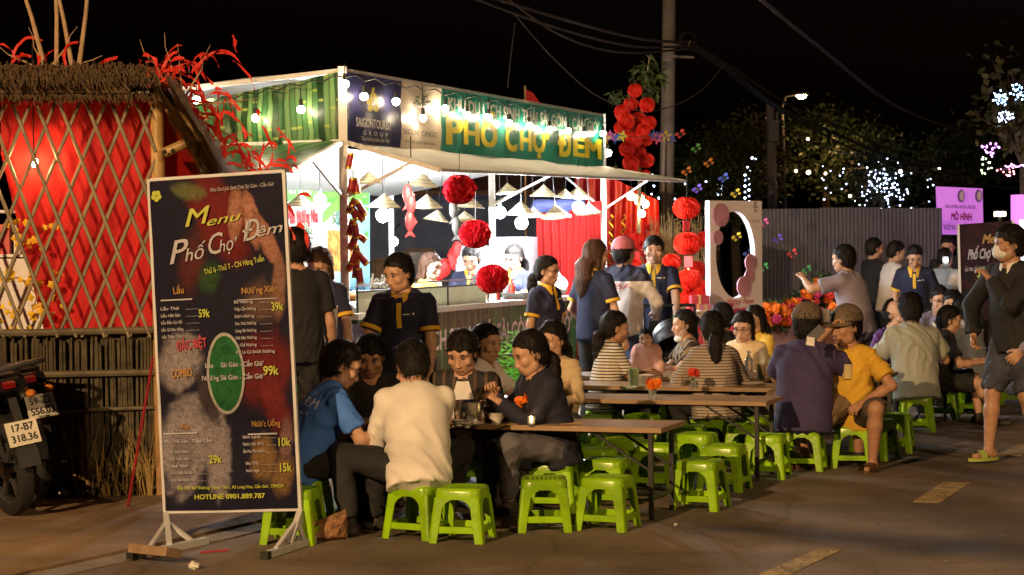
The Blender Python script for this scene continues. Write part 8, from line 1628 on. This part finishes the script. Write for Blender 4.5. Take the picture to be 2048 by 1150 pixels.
# --- right hand tables
person('person in a pale grey shirt, back turned, at the table with the clear bottle', sit_on(1832, 792, 'green stool under the man in the pale grey shirt', srot=14), 352, sit=.285, S=1.06, lean=12, head=(10, 16, 0), hl=(-.2, .42, .62), hr=(.24, .42, .62), shirt=C_grey, legs=C_blk, shoes=C_shoe, hair='short', inf=.022, fold=.007, bulk=1.05)
person('balding person in a violet shirt facing the pale grey shirt', stand(1772, 17.2), 140, sit=.285, S=.96, lean=10, head=(-10, 14, 0), hl=(-.1, .45, .6), hr=(.35, .35, .62), shirt=C_vio, sleeve='long', legs=C_trou, shoes=C_shoe, hair='short', bald=True, tone=2)
stool(1772, 0, 'green stool under the balding man in violet', None, 17.2)
person('short haired youth in a dark tee in profile behind the clear bottle', stand(1872, 17.0), 95, sit=.285, S=.88, lean=12, head=(0, 12, 0), shirt=C_blk, legs=C_blk, leglen='short', shoes=C_shoe, feet=((-.1, .45, .075), (.25, .55, .075)))
person('person in a dark floral top talking, facing the viewer, beyond the clear bottle', stand(1905, 18.6), 190, sit=.285, S=1.0, fem=True, lean=4, head=(6, 2, 0), shirt=stripes('top_floral', (.03, .03, .03), (.4, .33, .25), 14, 'X', .8, .7, 3.0), legs=C_trou, shoes=C_shoe, hair='fringe', tone=2)
stool(1905, 0, 'green stool under the woman in the dark floral top', None, 18.6)
person('person with glasses in a dim shirt looking down, left of the floral top', stand(1874, 20.2), 176, sit=.285, S=1.02, lean=6, head=(0, 16, 0), shirt=C_lav, legs=C_trou, shoes=C_shoe, glasses=True, far=True)
stool(1874, 0, 'green stool under the man with glasses left of the floral top', None, 20.2)
person('person in a powder blue shirt, back turned, left of the walking man', stand(1946, 18.0), 320, sit=.285, S=.94, lean=12, head=(0, 14, 0), shirt=C_blu2, legs=C_trou, shoes=C_shoe)
stool(1946, 0, 'green stool under the powder blue shirt', None, 18.0)
person('person in dark clothes hunched beyond the powder blue shirt', stand(1962, 19.8), 250, sit=.285, S=.94, lean=14, head=(0, 14, 0), shirt=C_blk, sleeve='long', legs=C_trou, shoes=C_shoe, far=True)
pw, inf_w = person('person with a white mask walking in a black jacket, shorts and lime slippers', stand(2030, 14.0), 232, S=.985, lean=3, head=(30, 4, 0), hl=(.06, .20, 1.30), hr=(.26, .14, .90), elb=(.9, .1, -1), curl=(.35, .4), shirt=C_blk, sleeve='long', legs=C_den, leglen='short', shoes=C_slip, slip=1, mask=C_mask, hair='fringe', feet=((-.10, -.16, .12), (.10, .18, .075)), inf=.024, fold=.007, tone=1, collar=C_wht)
person('person in a grey long-sleeved top cut by the right edge of the view', stand(2118, 12.6), 300, S=.95, hl=(-.2, .2, .9), hr=(.25, .1, .8), shirt=C_lav, sleeve='long', legs=C_jean, shoes=C_shoe)
# --- standing further back at the right
person('person in a lavender grey shirt with one arm raised over the flowers', stand(1716, 17.6), 306, S=.915, lean=14, head=(0, 8, 0), hl=(-.18, .50, 1.36), hr=(.2, .30, .95), curl=(.3, .4), shirt=C_lav, legs=C_jean, shoes=C_shoe, bulk=1.08, inf=.018)
person('person with a yellow polo collar bending down beyond the pale grey shirt', stand(1832, 22), 196, S=.92, lean=20, head=(-10, 30, 0), hair='short', far=True, **polo)
person('person in a white shirt, back turned, lit phone in hand', stand(1884, 23), 30, S=.88, lean=10, head=(10, 14, 0), hl=(-.15, .35, 1.1), hr=(.15, .36, 1.2), shirt=C_wht, legs=C_trou, shoes=C_shoe, far=True)
person('person in a white shirt standing in profile against the grey fence', stand(1777, 23.2), 78, S=.93, lean=8, head=(4, 18, 0), hl=(-.1, .36, 1.0), hr=(.12, .36, 1.0), shirt=C_wht, legs=C_trou, shoes=C_shoe, far=True)
person('person in dark clothes standing left of the white shirt by the fence', stand(1746, 24.2), 70, S=.95, head=(0, 6, 0), shirt=C_blk, legs=C_blk, shoes=C_shoe, far=True)
person('person in black standing under the purple sign', stand(1897, 24.5), 200, S=.96, head=(0, 14, 0), shirt=C_blk, sleeve='long', legs=C_blk, shoes=C_shoe, far=True)
mb = MB(); q = AT(1891, 525, 22.6); mb.box(q, (.07, .01, .14)); ph2 = tag(mb.build('phone', mat('phone_grey', (.12, .12, .13), .3), None, loc=q), 'phone with a bright white torch under the purple sign', 'phone'); mb = MB(); mb.ball(q + Vector((0, -.01, .03)), .022, 8); o = mb.build('torch', glow('torch', (.95, 1, 1), 90), ph2)
